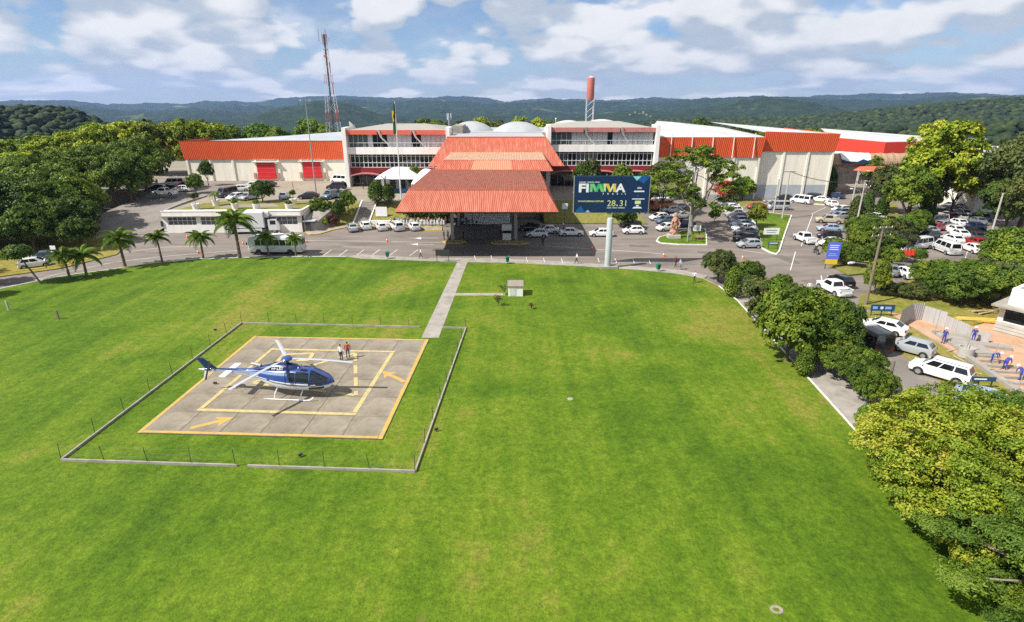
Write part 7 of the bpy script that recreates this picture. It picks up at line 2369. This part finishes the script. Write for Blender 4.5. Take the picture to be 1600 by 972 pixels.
p = G(692, 410)
board('notice_board', 'black notice board on two legs at the lawn edge', (p.x, p.y, .1), 2.1, .95, .95, 'frame_dark')
p = G(590, 347, .9)
board('white_board', 'plain white board on the grass bank left of the queue', (p.x, 113.6, .9), 2.3, 1.9, .4, 'letter_white')
p = G(1203, 377)
board('direction_sign', 'white direction sign on the sign island', (p.x, p.y, .12), 2.7, 1.1, 1.1, 'letter_white', strips=[(.15, .85, .62, .72, 'signblue_dk'), (.2, .8, .3, .38, 'signblue_dk')])
p = G(1207, 390)
board('direction_sign', 'low blue and white sign in front of the white direction sign', (p.x, p.y, .12), 1.7, .45, .75, 'signblue_dk', strips=[(.1, .9, .35, .65, 'letter_white')])
p = G(1087, 376)
board('map_board', 'small white map board on the statue island', (p.x, p.y, .12), 1.3, 1.0, 1.6, 'letter_white', strips=[(.2, .8, .2, .7, 'grey_roof')])
p = G(1088, 378)
board('map_board', 'low brown board under the map board on the statue island', (p.x + .3, p.y - .6, .12), 1.4, .4, .8, 'stone_pink')
p = G(1297, 420)
bs = board('entrance_sign', 'tall blue information sign with yellow foot beside the road', (p.x, p.y, .1), 1.75, 2.5, 1.35, 'blue_sign', 2, R(-8), strips=[(.15, .85, .80, .84, 'letter_white'), (.15, .8, .68, .72, 'letter_white'), (.15, .85, .56, .60, 'letter_white'), (.15, .7, .30, .34, 'tri_pale'), (.15, .8, .2, .24, 'tri_pale')])
MB().bx(-.85, .75, -.07, -.005, .62, 1.33).build('panel', 'sign_yellow', bs)
p = G(1376, 494)
board('site_banner', 'blue and white banner above the site fence', (p.x, p.y, .1), 2.6, .75, .55, 'signblue_dk', 3, R(-4), strips=[(.08, .28, .3, .7, 'tri_pale'), (.4, .52, .3, .7, 'letter_white'), (.6, .86, .3, .7, 'tri_pale')])
p = G(1527, 606)
board('site_banner', 'dark blue board on legs behind the golden tree', (p.x, p.y, .1), 2.5, .42, .55, 'signblue_dk', 3, R(-5), strips=[(.3, .7, .35, .65, 'letter_white')])
p = G(104, 385)
board('road_sign', 'small white sign under the dark trees at the side road', (-69.5, 84.0, .1), .8, 1.1, 1.3, 'letter_white', 1)
p = at(862, 325, 106)
board('hanging_sign', 'small white sign hanging at the canopy side', (10.2, 110, 0), 1.1, 1.1, 3.4, 'letter_white', 1)

# statue on plinth
p = G(1054, 374)
sta = thing('stone_statue', 'reddish sandstone figure group on a low stone plinth', 'statue', (p.x, p.y + .8, .12))
MB().loft([[(k * sx * 1.1, k * sy * .75, z) for sx, sy in ((-1, -1), (1, -1), (1, 1), (-1, 1))] for z, k in ((-.1, 1.0), (.5, .96), (.62, .9))]).build('plinth', 'pole_conc', sta)
mb = MB()
r_ = random.Random(4)
rg = []
for z, a, b2 in ((.6, .75, .55), (1.1, .8, .6), (1.5, .66, .5), (1.9, .72, .5), (2.3, .62, .5), (2.7, .5, .42), (3.1, .55, .42), (3.5, .42, .36), (3.75, .2, .2), (3.95, .3, .28), (4.25, .27, .26), (4.45, .1, .1)):
    rg.append([(a * math.cos(t) * r_.uniform(.78, 1.2) + .1 * math.sin(z * 2), b2 * math.sin(t) * r_.uniform(.78, 1.2), z) for t in np.linspace(0, 2 * math.pi, 13)[:-1]])
mb.loft(rg)
mb.build('figure', 'stone_pink', sta, False)
MB().tube([(-.5, -.3, 3.1), (-.75, -.55, 2.5), (-.3, -.75, 2.1)], [.17, .15, .12], 7).build('arm', 'stone_pink', sta, True)
MB().tube([(.55, -.3, 3.1), (.8, -.5, 2.6), (.5, -.7, 2.0)], [.17, .15, .12], 7).build('arm', 'stone_pink', sta, True)

# ================================================================== tents, poles, masts
def tent(label, x0, x1, d, ze, zp, depth, flag=True):
    rt = thing('event_tent', label, 'tent', ((x0 + x1) / 2, d, TZ), 0, 'white event tents on the terrace')
    hw_ = (x1 - x0) / 2
    ze, zp = ze - TZ, zp - TZ
    mb = MB()
    rings = []
    for i in range(9):
        k = i / 8
        prof = 1 - k
        zz_ = ze + (zp - ze) * (math.sin(k * math.pi / 2) ** .9)
        rings.append([(hw_ * prof * sx, depth / 2 + depth / 2 * prof * sy, zz_) for sx, sy in ((-1, -1), (0, -1.0), (1, -1), (1, 0), (1, 1), (0, 1), (-1, 1), (-1, 0))])
    mb.loft(rings)
    mb.build('roof', 'tent', rt, True)
    for sx in (-1, 1):
        for y in (0.05, depth - .05):
            MB().tube([(hw_ * .97 * sx, y, 0), (hw_ * .97 * sx, y, ze)], .06, 6).build('pole', 'frame_white', rt)
    MB().bx(-hw_ * .7, hw_ * .9, depth * .55, depth * .6, 0, ze * .95).build('back_wall', 'tent', rt)
    MB().bx(-hw_ * .7, hw_ * .9, depth * .1, depth * .14, 0, 1.0).build('counter', 'signblue_dk', rt)
    for i in range(3):
        x = -hw_ * .5 + i * hw_ * .45
        MB().bx(x, x + hw_ * .25, depth * .5, depth * .53, 0, ze * .8).build('opening', 'frame_dark', rt)
    return rt


A, B_, Pk = at(585, 280, 128), at(656, 280, 128), at(622, 261.5, 131)
tent('white peaked tent with blue counter behind the clipped cypresses', A.x, B_.x, 128, A.z, Pk.z, 8)
A, B_, Pk = at(642, 288, 122), at(684, 288, 122), at(668, 264, 125)
tent('white peaked tent partly hidden by the red canopy roof', A.x, B_.x, 122, A.z, Pk.z, 7)

# flagpole with limp flag
fp = G(627, 313, TZ)
fl = thing('flagpole', 'tall white flagpole beside the clipped cypresses', 'flagpole', (fp.x, fp.y, TZ))
MB().tube([(0, 0, 0), (0, 0, 10), (0, 0, 19.3)], [.16, .12, .06], 10).build('pole', 'frame_white', fl, True)
MB().bx(-.5, .5, -.5, .5, -.05, .25).build('base', 'concrete', fl)
MB().tube([(0, 0, 19.25), (0, 0, 19.45)], .1, 8).build('finial', 'galv', fl)
fg = thing('flag', 'limp green and yellow flag hanging from the flagpole', 'flag', (fp.x, fp.y, TZ + 14.0))
for nm, m_, z0, z1, x0, x1, y in (('cloth', 'flag_green', -.6, 5.0, -.85, -.05, 0), ('diamond', 'flag_yellow', 1.7, 3.6, -.62, -.3, -.16), ('disc', 'flag_blue', 2.3, 2.9, -.52, -.38, -.2)):
    mb = MB()
    rings = []
    for i in range(15):
        t = i / 14
        z = z0 + (z1 - z0) * t
        wv = .55 + .45 * math.sin(1.2 + 2.2 * t)
        rings.append([(x0 + (x1 - x0) * s if nm != 'cloth' else -.05 - .62 * wv * (1 - s), y + .13 * math.sin(s * 9 + t * 2.0) * (1 if nm == 'cloth' else .3), z - (1 - s) * .35 * (1 - t)) for s in np.linspace(0, 1, 9)])
    mb.loft(rings, False, False)
    mb.build(nm, m_, fg, True)


def mast(label, loc, h, head='ring', m_='galv', r0=.16):
    rt = thing('light_mast', label, 'light mast', loc)
    MB().tube([(0, 0, -.05), (0, 0, h * .5), (0, 0, h)], [r0, r0 * .7, r0 * .4], 10).build('pole', m_, rt, True)
    MB().tube([(0, 0, h - .1), (0, 0, h + .1)], .5, 10).build('ring', 'frame_dark', rt)
    for i in range(6):
        a = i * math.pi / 3
        MB().box((math.cos(a) * .85, math.sin(a) * .85, h + .0), (.62, .34, .16), a).build('lamp', 'pole_grey', rt)
    return rt


mp = G(495, 310, TZ)
mast('tall thin floodlight mast in front of the red fascia warehouse', (mp.x, mp.y, TZ), 19.6)
mp = G(1074, 378)
mast('floodlight mast rising from the statue island', (mp.x, mp.y, .1), 12.6, r0=.14)

# telecom lattice tower
tw = thing('telecom_tower', 'red and white lattice telecom tower behind the office wing', 'tower', (-56.8, 190, 0))
TB, TT, TH = 2.9, .55, 43.0
half_w = lambda z: TB + (TT - TB) * min(1, z / 38) ** .85
legs_pts = [(1, 1), (-1, 1), (-1, -1), (1, -1)]
lev = np.linspace(0, TH - 1, 16)
for i in range(15):
    m_ = 'tower_red' if i % 4 in (2,) or i in (10, 14) else 'tower_white'
    z0, z1 = lev[i], lev[i + 1]
    a, b2 = half_w(z0), half_w(z1)
    for sx, sy in legs_pts:
        MB().tube([(a * sx, a * sy, z0), (b2 * sx, b2 * sy, z1)], .055, 5).build('leg', m_, tw)
    for k in range(4):
        p0, p1 = legs_pts[k], legs_pts[(k + 1) % 4]
        MB().tube([(a * p0[0], a * p0[1], z0), (b2 * p1[0], b2 * p1[1], z1)], .018, 4).build('brace', m_, tw)
        MB().tube([(a * p1[0], a * p1[1], z0), (b2 * p0[0], b2 * p0[1], z1)], .018, 4).build('brace', m_, tw)
MB().bx(-.22, .22, -.16, .16, 0, TH - 1).build('cable_ladder', 'frame_dark', tw)
for z in (TH - 5.2, TH - 1.2):
    MB().tube([(0, 0, z - .12), (0, 0, z + .12)], .75, 12).build('platform', 'galv', tw)
for i in range(6):
    a = i * math.pi / 3
    rr = 1.7 if i % 2 else 1.3
    MB().tube([(rr * math.cos(a), rr * math.sin(a), TH - 3.0), (rr * math.cos(a), rr * math.sin(a), TH + .3)], .07, 6).build('antenna', 'tower_red' if i % 2 else 'tower_white', tw)
    MB().tube([(0, 0, TH - 1.6), (rr * math.cos(a), rr * math.sin(a), TH - 1.6)], .05, 4).build('arm', 'tower_white', tw)
MB().tube([(0, -.6, TH - 7.2), (0, -1.0, TH - 7.2)], .42, 12).build('dish', 'tower_red', tw)
for z in (18, 25, 31):
    MB().tube([(half_w(z), -.6, z), (half_w(z), -.6, z + 3.2)], .14, 6).build('antenna', 'tower_red', tw)

# water tower
wt_ = thing('water_tower', 'slim red cylindrical water tank on a white lattice stand', 'water tower', (25.8, 200, 0))
MB().tube([(0, 0, 23.4), (0, 0, 24.0), (0, 0, 30.0), (0, 0, 30.3)], [1.05, 1.22, 1.22, .95], 18).build('tank', 'tank_red', wt_, True)
MB().tube([(0, 0, 30.3), (0, 0, 30.6)], [.9, .1], 12).build('cap', 'tower_white', wt_)
for sx, sy in legs_pts:
    MB().tube([(1.15 * sx, 1.15 * sy, 0), (1.15 * sx, 1.15 * sy, 23.5)], .09, 5).build('leg', 'tower_white', wt_)
for i in range(12):
    z0, z1 = i * 1.95, (i + 1) * 1.95
    for k in range(4):
        p0, p1 = legs_pts[k], legs_pts[(k + 1) % 4]
        MB().tube([(1.15 * p0[0], 1.15 * p0[1], z0), (1.15 * p1[0], 1.15 * p1[1], z1)], .04, 4).build('brace', 'galv', wt_)

# roof aerials
for lab, u, v, d, h in (('thin aerial mast with panels on the roof between the wings', 702, 208, 148, 5.2), ('short lightning rod with white ball beside the pink fascia wing', 868, 205, 147, 3.4)):
    p = at(u, v, d)
    rt = thing('roof_aerial', lab, 'aerial', (p.x, d, p.z - 1.5))
    MB().tube([(0, 0, 0), (0, 0, h + 1)], .06, 6).build('pole', 'tower_white', rt)
    if h > 4:
        for a in (0, 2.1, 4.2):
            MB().box((.55 * math.cos(a), .55 * math.sin(a), h + .2), (.2, .12, 1.5), a).build('antenna', 'tower_white', rt)
            MB().tube([(0, 0, h + .1), (.55 * math.cos(a), .55 * math.sin(a), h + .1)], .03, 4).build('arm', 'galv', rt)
    else:
        MB().loft([[(.2 * math.cos(t) * math.sin(q_), .2 * math.sin(t) * math.sin(q_), h + 1 - .2 * math.cos(q_)) for t in np.linspace(0, 2 * math.pi, 9)[:-1]] for q_ in np.linspace(.1, 3.04, 6)]).build('ball', 'letter_white', rt, True)
p = at(549, 199, 165)
rt = thing('satellite_dish', 'tilted pale satellite dish above the red fascia wing roof', 'dish', (p.x, 165, p.z - 3.5))
MB().tube([(0, 0, 0), (0, 0, 2.6)], .15, 6).build('stand', 'galv', rt)
o = MB().loft([[(rr * math.cos(t), rr * math.sin(t), .25 * rr * rr) for t in np.linspace(0, 2 * math.pi, 21)[:-1]] for rr in (2.0, 1.5, 1.0, .5, .05)], False).build('reflector', 'tan_roof', rt, True, (0, 0, 2.9))
o.rotation_euler = (R(-20), R(48), 0)
MB().tube([(0, 0, 2.9), (1.2, -.3, 4.2)], .05, 5).build('feed_arm', 'galv', rt)

# utility poles, lamps and cables
def utility(label, base, h, arms, lamp=None, m_='pole_conc', lean=0.0, z=0.0):
    rt = thing('utility_pole', label, 'pole', (base.x, base.y, z))
    MB().tube([(0, 0, -.1), (lean, 0, h)], [.19, .12], 8).build('pole', m_, rt, True)
    for zz_, w_, rz in arms:
        ca, sa = math.cos(rz), math.sin(rz)
        MB().box((lean * zz_ / h, 0, zz_), (w_, .12, .12), rz).build('crossarm', 'wood_pole', rt)
        for k in (-.45, -.15, .15, .45):
            MB().tube([(k * w_ * ca, k * w_ * sa, zz_ + .06), (k * w_ * ca, k * w_ * sa, zz_ + .22)], .045, 6).build('insulator', 'frame_white', rt)
    if lamp:
        dx, dy, zz_ = lamp
        MB().tube([(0, 0, zz_ - 1.0), (dx * .4, dy * .4, zz_ + .1), (dx, dy, zz_ + .45)], .045, 6).build('lamp_arm', 'galv', rt)
        MB().loft([[(dx * (1 + .22 * k) + sy * .0, dy * (1 + .22 * k) + sx * .12 * w2, zz_ + .45 + sz * .08 * w2) for sx, sy, sz in ((-1, 0, -1), (1, 0, -1), (1, 0, 1), (-1, 0, 1))] for k, w2 in ((0, .6), (.6, 1.2), (1.4, 1.0))]).build('lamp', 'letter_white', rt)
    return rt


ub = {}
for key, lab, u, v, h, arms, lamp in (
        ('a', 'concrete utility pole on the sign island with long crossarm', 1222, 342, 9.8, [(9.6, 2.6, 0.1)], None), ('b', 'shorter concrete pole beside the crossarm pole on the sign island', 1209, 332, 7.2, [], None),
        ('c', 'pale utility pole with lamp on the bank by the cypresses', 1338, 351, 8.6, [(8.4, 1.8, .0)], (-2.0, 0, 6.6)), ('d', 'timber utility pole with two crossarms beside the junction', 1352, 478, 9.6, [(9.4, 2.8, .25), (8.5, 2.8, .25)], (-3.0, -1.0, 5.2)),
        ('e', 'tall leaning concrete pole at the far car park', 1541, 392, 9.4, [], None), ('f', 'short timber pole beside the hedge and the black van', 1382, 622, 3.4, [], None), ('h', 'tall pole behind the yellow tree with lamp arm', 1331, 318, 8.0, [(7.8, .8, 0)], (2.0, 0, 7.2))):
    p = G(u, v)
    ub[key] = (p, h)
    utility(lab, p, h, arms, lamp, 'wood_pole' if key in 'df' else 'pole_conc')


def cable(label, a, b_, sag, n=3, dx=.7):
    rt = thing('power_cable', label, 'cable', tuple(a), 0, 'overhead power cables')
    d = (b_ - a)
    side = Vector((-d.y, d.x, 0)).normalized()
    for k in range(n):
        o_ = side * dx * (k - (n - 1) / 2)
        MB().tube([o_ + d * t + Vector((0, 0, -sag * 4 * t * (1 - t))) for t in np.linspace(0, 1, 15)], .022, 4).build('wire', 'wire', rt)


pd = ub['d'][0] + Vector((0, 0, 9.5))
pe = Vector((66, 46, 7.5))
cable('power cables running from the junction pole over the building site', pd, pe, 1.8, 4, .6)
cable('power cables between the junction pole and the bank pole', pd, ub['c'][0] + Vector((0, 0, 8.5)), 1.2, 3, .6)
cable('power cables between the bank pole and the sign island pole', ub['c'][0] + Vector((0, 0, 8.5)), ub['a'][0] + Vector((0, 0, 9.7)), 1.0, 3, .6)
e_ = thing('end_pole', 'pole beyond the building site carrying the cables', 'pole', (66, 46, 0))
MB().tube([(0, 0, -.1), (0, 0, 7.8)], [.18, .12], 8).build('pole', 'pole_conc', e_, True)
mk = pd.lerp(pe, .0)
tcab = .62
mpos = pd + (pe - pd) * tcab + Vector((0, 0, -1.8 * 4 * tcab * (1 - tcab)))
o = MB().loft([[(.42 * math.cos(t) * math.sin(q_), .42 * math.sin(t) * math.sin(q_), -.42 * math.cos(q_)) for t in np.linspace(0, 2 * math.pi, 17)[:-1]] for q_ in np.linspace(.05, 3.09, 11)]).build('marker_ball', 'canopy_panel', None, True, tuple(mpos))
tag(o, 'pale orange marker ball hanging on the power cables', 'marker ball')
# red pennants below the car park
fp_ = G(1404, 418)
for i in range(3):
    rt = thing('pennant', f'red pennant on a pole, {ORD[i]} from left below the car park', 'flag', (fp_.x + i * .7, fp_.y + .3 * i, .2), 0, 'red pennants below the car park')
    MB().tube([(0, 0, -.1), (0, 0, 2.6)], .03, 5).build('pole', 'frame_white', rt)
    MB().loft([[(x, .06 * math.sin(x * 6), z) for z in (1.5 - .2 * x, 2.5 - .3 * x)] for x in np.linspace(0, .9, 6)], False, False).build('cloth', 'red_sharp', rt)

# ================================================================== building site
sf = [G(1404, 502), G(1413, 513), G(1440, 527), G(1465, 533)]
fence_pts = [G(1403, 512), G(1420, 502), G(1440, 500.5), G(1475, 512), G(1510, 527), G(1545, 537)]
fen = thing('site_fence', 'curved grey corrugated sheet fence around the building site', 'fence', tuple(fence_pts[0]))
tot = []
for i in range(len(fence_pts) - 1):
    a, b_ = fence_pts[i] - fence_pts[0], fence_pts[i + 1] - fence_pts[0]
    n = max(1, int((b_ - a).length / 1.0))
    for k in range(n):
        p0, p1 = a.lerp(b_, k / n), a.lerp(b_, (k + .985) / n)
        mb = MB()
        hh = 2.1 if i < 2 else 2.1 - .35 * (i - 1)
        corrugate(mb, p0, p1, p1 + Vector((0, 0, hh)), p0 + Vector((0, 0, hh)), .25, .04)
        mb.build('sheet', 'sheet_fence', fen)
fs = G(1437, 530)
fd = thing('foundation', 'pale concrete slab and strips beside the parked cars on the site', 'foundation', (43.6, 48.5, .05), R(-8))
MB().bx(-.2, 2.6, 1.5, 7.2, -.05, .25).build('slab', 'concrete', fd)
for i in range(6):
    MB().bx(-.2 - .05 * i, 2.7, 1.0 - i * 1.15, 1.35 - i * 1.15, -.05, .22).build('strip', 'concrete', fd)
MB().bx(-.6, .0, -6.6, 1.45, -.05, .28).build('edge_beam', 'concrete', fd)
for x, y in ((-.3, 6.5), (-.3, 1.2), (-.3, -2.5), (-.4, -6.3), (2.4, -4.4)):
    MB().tube([(x, y, .2), (x, y, 2.9)], .04, 6).build('post', 'galv', fd)
p = G(1512, 560)
pt2 = thing('round_tank', 'pale round concrete ring standing on the red soil', 'tank', (p.x, p.y + .4, .05))
MB().loft([[(rr * math.cos(t), rr * math.sin(t), z) for t in np.linspace(0, 2 * math.pi, 21)[:-1]] for rr, z in ((.66, 0), (.66, .95), (.57, .95), (.57, .6))]).build('ring', 'pole_conc', pt2, True)
p = G(1530, 540)
sl = thing('leaning_slab', 'long pale slab lying beside the concrete ring', 'slab', (p.x + .6, p.y - .4, .05), R(-22))
MB().bx(-1.8, 1.8, -.45, .45, 0, .28).build('slab', 'concrete', sl)
bld = thing('site_building', 'unfinished pale building with deep white eave at the site edge', 'building', (51.0, 56.0, 0), R(-58))
MB().bx(0, 9, .6, 8, 0, 2.9).build('wall', 'cream', bld)
MB().bx(-.5, 9.4, -.6, 8.6, 2.9, 3.1).build('eave', 'concrete', bld)
MB().bx(.5, 9.2, .5, 8, 3.1, 4.9).build('parapet', 'cream', bld)
MB().bx(.9, 8.8, .9, 7.6, 4.8, 4.92).build('roof', 'concrete', bld)
for i in range(4):
    MB().bx(.5 + i * 2.1, 2.3 + i * 2.1, .55, .6, 1.3, 2.7).build('window', 'glass', bld)
for i in range(3):
    MB().bx(.0, 9, .40, .58, .1 + i * .36, .42 + i * .36).build('block_course', 'pole_conc', bld)
tp = G(1525, 502)
for i in range(7):
    pass
pl = thing('timber_stack', 'stack of yellow boards beside the site building', 'timber stack', (tp.x, tp.y, .1), R(-12))
for i in range(9):
    o = MB().bx(-2.0, 2.0, -.13, .13, 0, .07).build('plank', 'yellow_pallet', pl, False, (rng.uniform(-.3, .3), (i % 4) * .34 - .5, (i // 4) * .09 + rng.uniform(0, .01)))
    o.rotation_euler = (0, 0, rng.uniform(-.08, .08))
tp = G(1548, 493)
pl = thing('timber_stack', 'heap of raw boards behind the yellow boards', 'timber stack', (tp.x, tp.y + .5, .1), R(10))
for i in range(8):
    o = MB().bx(-1.8, 1.8, -.1, .1, 0, .09).build('plank', 'timber', pl, False, (rng.uniform(-.3, .3), (i % 3) * .3 - .3, (i // 3) * .12 + .01))
    o.rotation_euler = (0, 0, rng.uniform(-.2, .2))
for i in range(7):
    p = G(1490 + i * 14, 548 + (i * 17) % 43)
    o = MB().box((0, 0, .05), (rng.uniform(1.2, 2.4), .14, .06)).build('loose_plank', 'timber', None, False, (p.x, p.y, .05))
    o.rotation_euler = (0, 0, rng.uniform(0, 3.1))
    tag(o, f'loose raw board on the red soil, {ORD[i]} from left', 'plank', 'loose boards on the site')
# dry plumes
p = G(1415, 372)
for i, (u, v) in enumerate(((1408, 372), (1424, 374))):
    p = G(u, v)
    rt = thing('pampas_grass', f'tall grass with pale dry plumes, {ORD[i]} from left above the car row', 'grass clump', (p.x, p.y, .2), 0, 'plumed grasses above the car row')
    for k in range(9):
        a = k * .7
        MB().tube([(0, 0, -.1), (.25 * math.cos(a), .25 * math.sin(a), 1.4), (.6 * math.cos(a), .6 * math.sin(a), 2.4), (.8 * math.cos(a), .8 * math.sin(a), 2.9)], [.015, .02, .12, .02], 5).build('plume', 'thatch', rt)

# far village houses on the hills
hp_ = Proto()
hp_.part('wall', MB().bx(-6, 6, -4, 4, -14, 4.5).mesh('wall', 'concrete'))
mb = MB()
mb.add([(-6.6, -4.6, 4.4), (6.6, -4.6, 4.4), (6.6, 4.6, 4.4), (-6.6, 4.6, 4.4), (-6, 0, 7.4), (6, 0, 7.4)], [(0, 1, 5, 4), (1, 2, 5), (2, 3, 4, 5), (3, 0, 4)])
hp_.part('roof', mb.mesh('roof', 'tan_roof'))
for i in range(3):
    hp_.part('window', MB().bx(-4.6 + i * 3.6, -3.1 + i * 3.6, -4.06, -4.0, 1.2, 3.0).mesh('window', 'glass'))
vill = [(992, 178), (999, 181), (1005, 177.5), (1010, 182), (984, 182), (1016, 185)]
for i, (u, v) in enumerate(sorted(vill)):
    a, b2 = (u - CX) / FPX, (v - CY) / FPX
    azh = math.atan2(a, _c - b2 * _s)
    te = -(_s + b2 * _c) / math.hypot(a, _c - b2 * _s)
    rr = np.linspace(450, 6000, 1200)
    hh = terrain_h(rr * math.sin(azh), rr * math.cos(azh), rr, np.full_like(rr, azh), False)
    hit = np.nonzero(hh > CAM_H + rr * te)[0]
    if not len(hit):
        continue
    r0 = rr[hit[0]]
    hp_.spawn('village_house', f'white house with pale roof, {ORD[i]} from left on the far hills', 'house', (r0 * math.sin(azh), r0 * math.cos(azh), float(hh[hit[0]]) + (4 if r0 > 1500 else 5)), rng.uniform(-.5, .5), 'village houses on the far hills', .5)

# ================================================================== haze: the air over the whole valley
m = bpy.data.materials.new('haze')
m.use_nodes = True
nt = m.node_tree
nt.nodes.remove(nt.nodes['Principled BSDF'])
pv = nt.nodes.new('ShaderNodeVolumePrincipled')
pv.inputs['Color'].default_value = (0.36, 0.54, 1.0, 1)
pv.inputs['Density'].default_value = 0.000062
pv.inputs['Anisotropy'].default_value = 0.2
nt.links.new(pv.outputs[0], nt.nodes['Material Output'].inputs['Volume'])
M['haze'] = m
MB().bx(-9000, 9000, -9000, 9000, -140, 330).build('haze', 'haze')
tag(bpy.data.objects['haze'], 'pale blue haze filling the air over the valley', 'haze', kind='stuff')
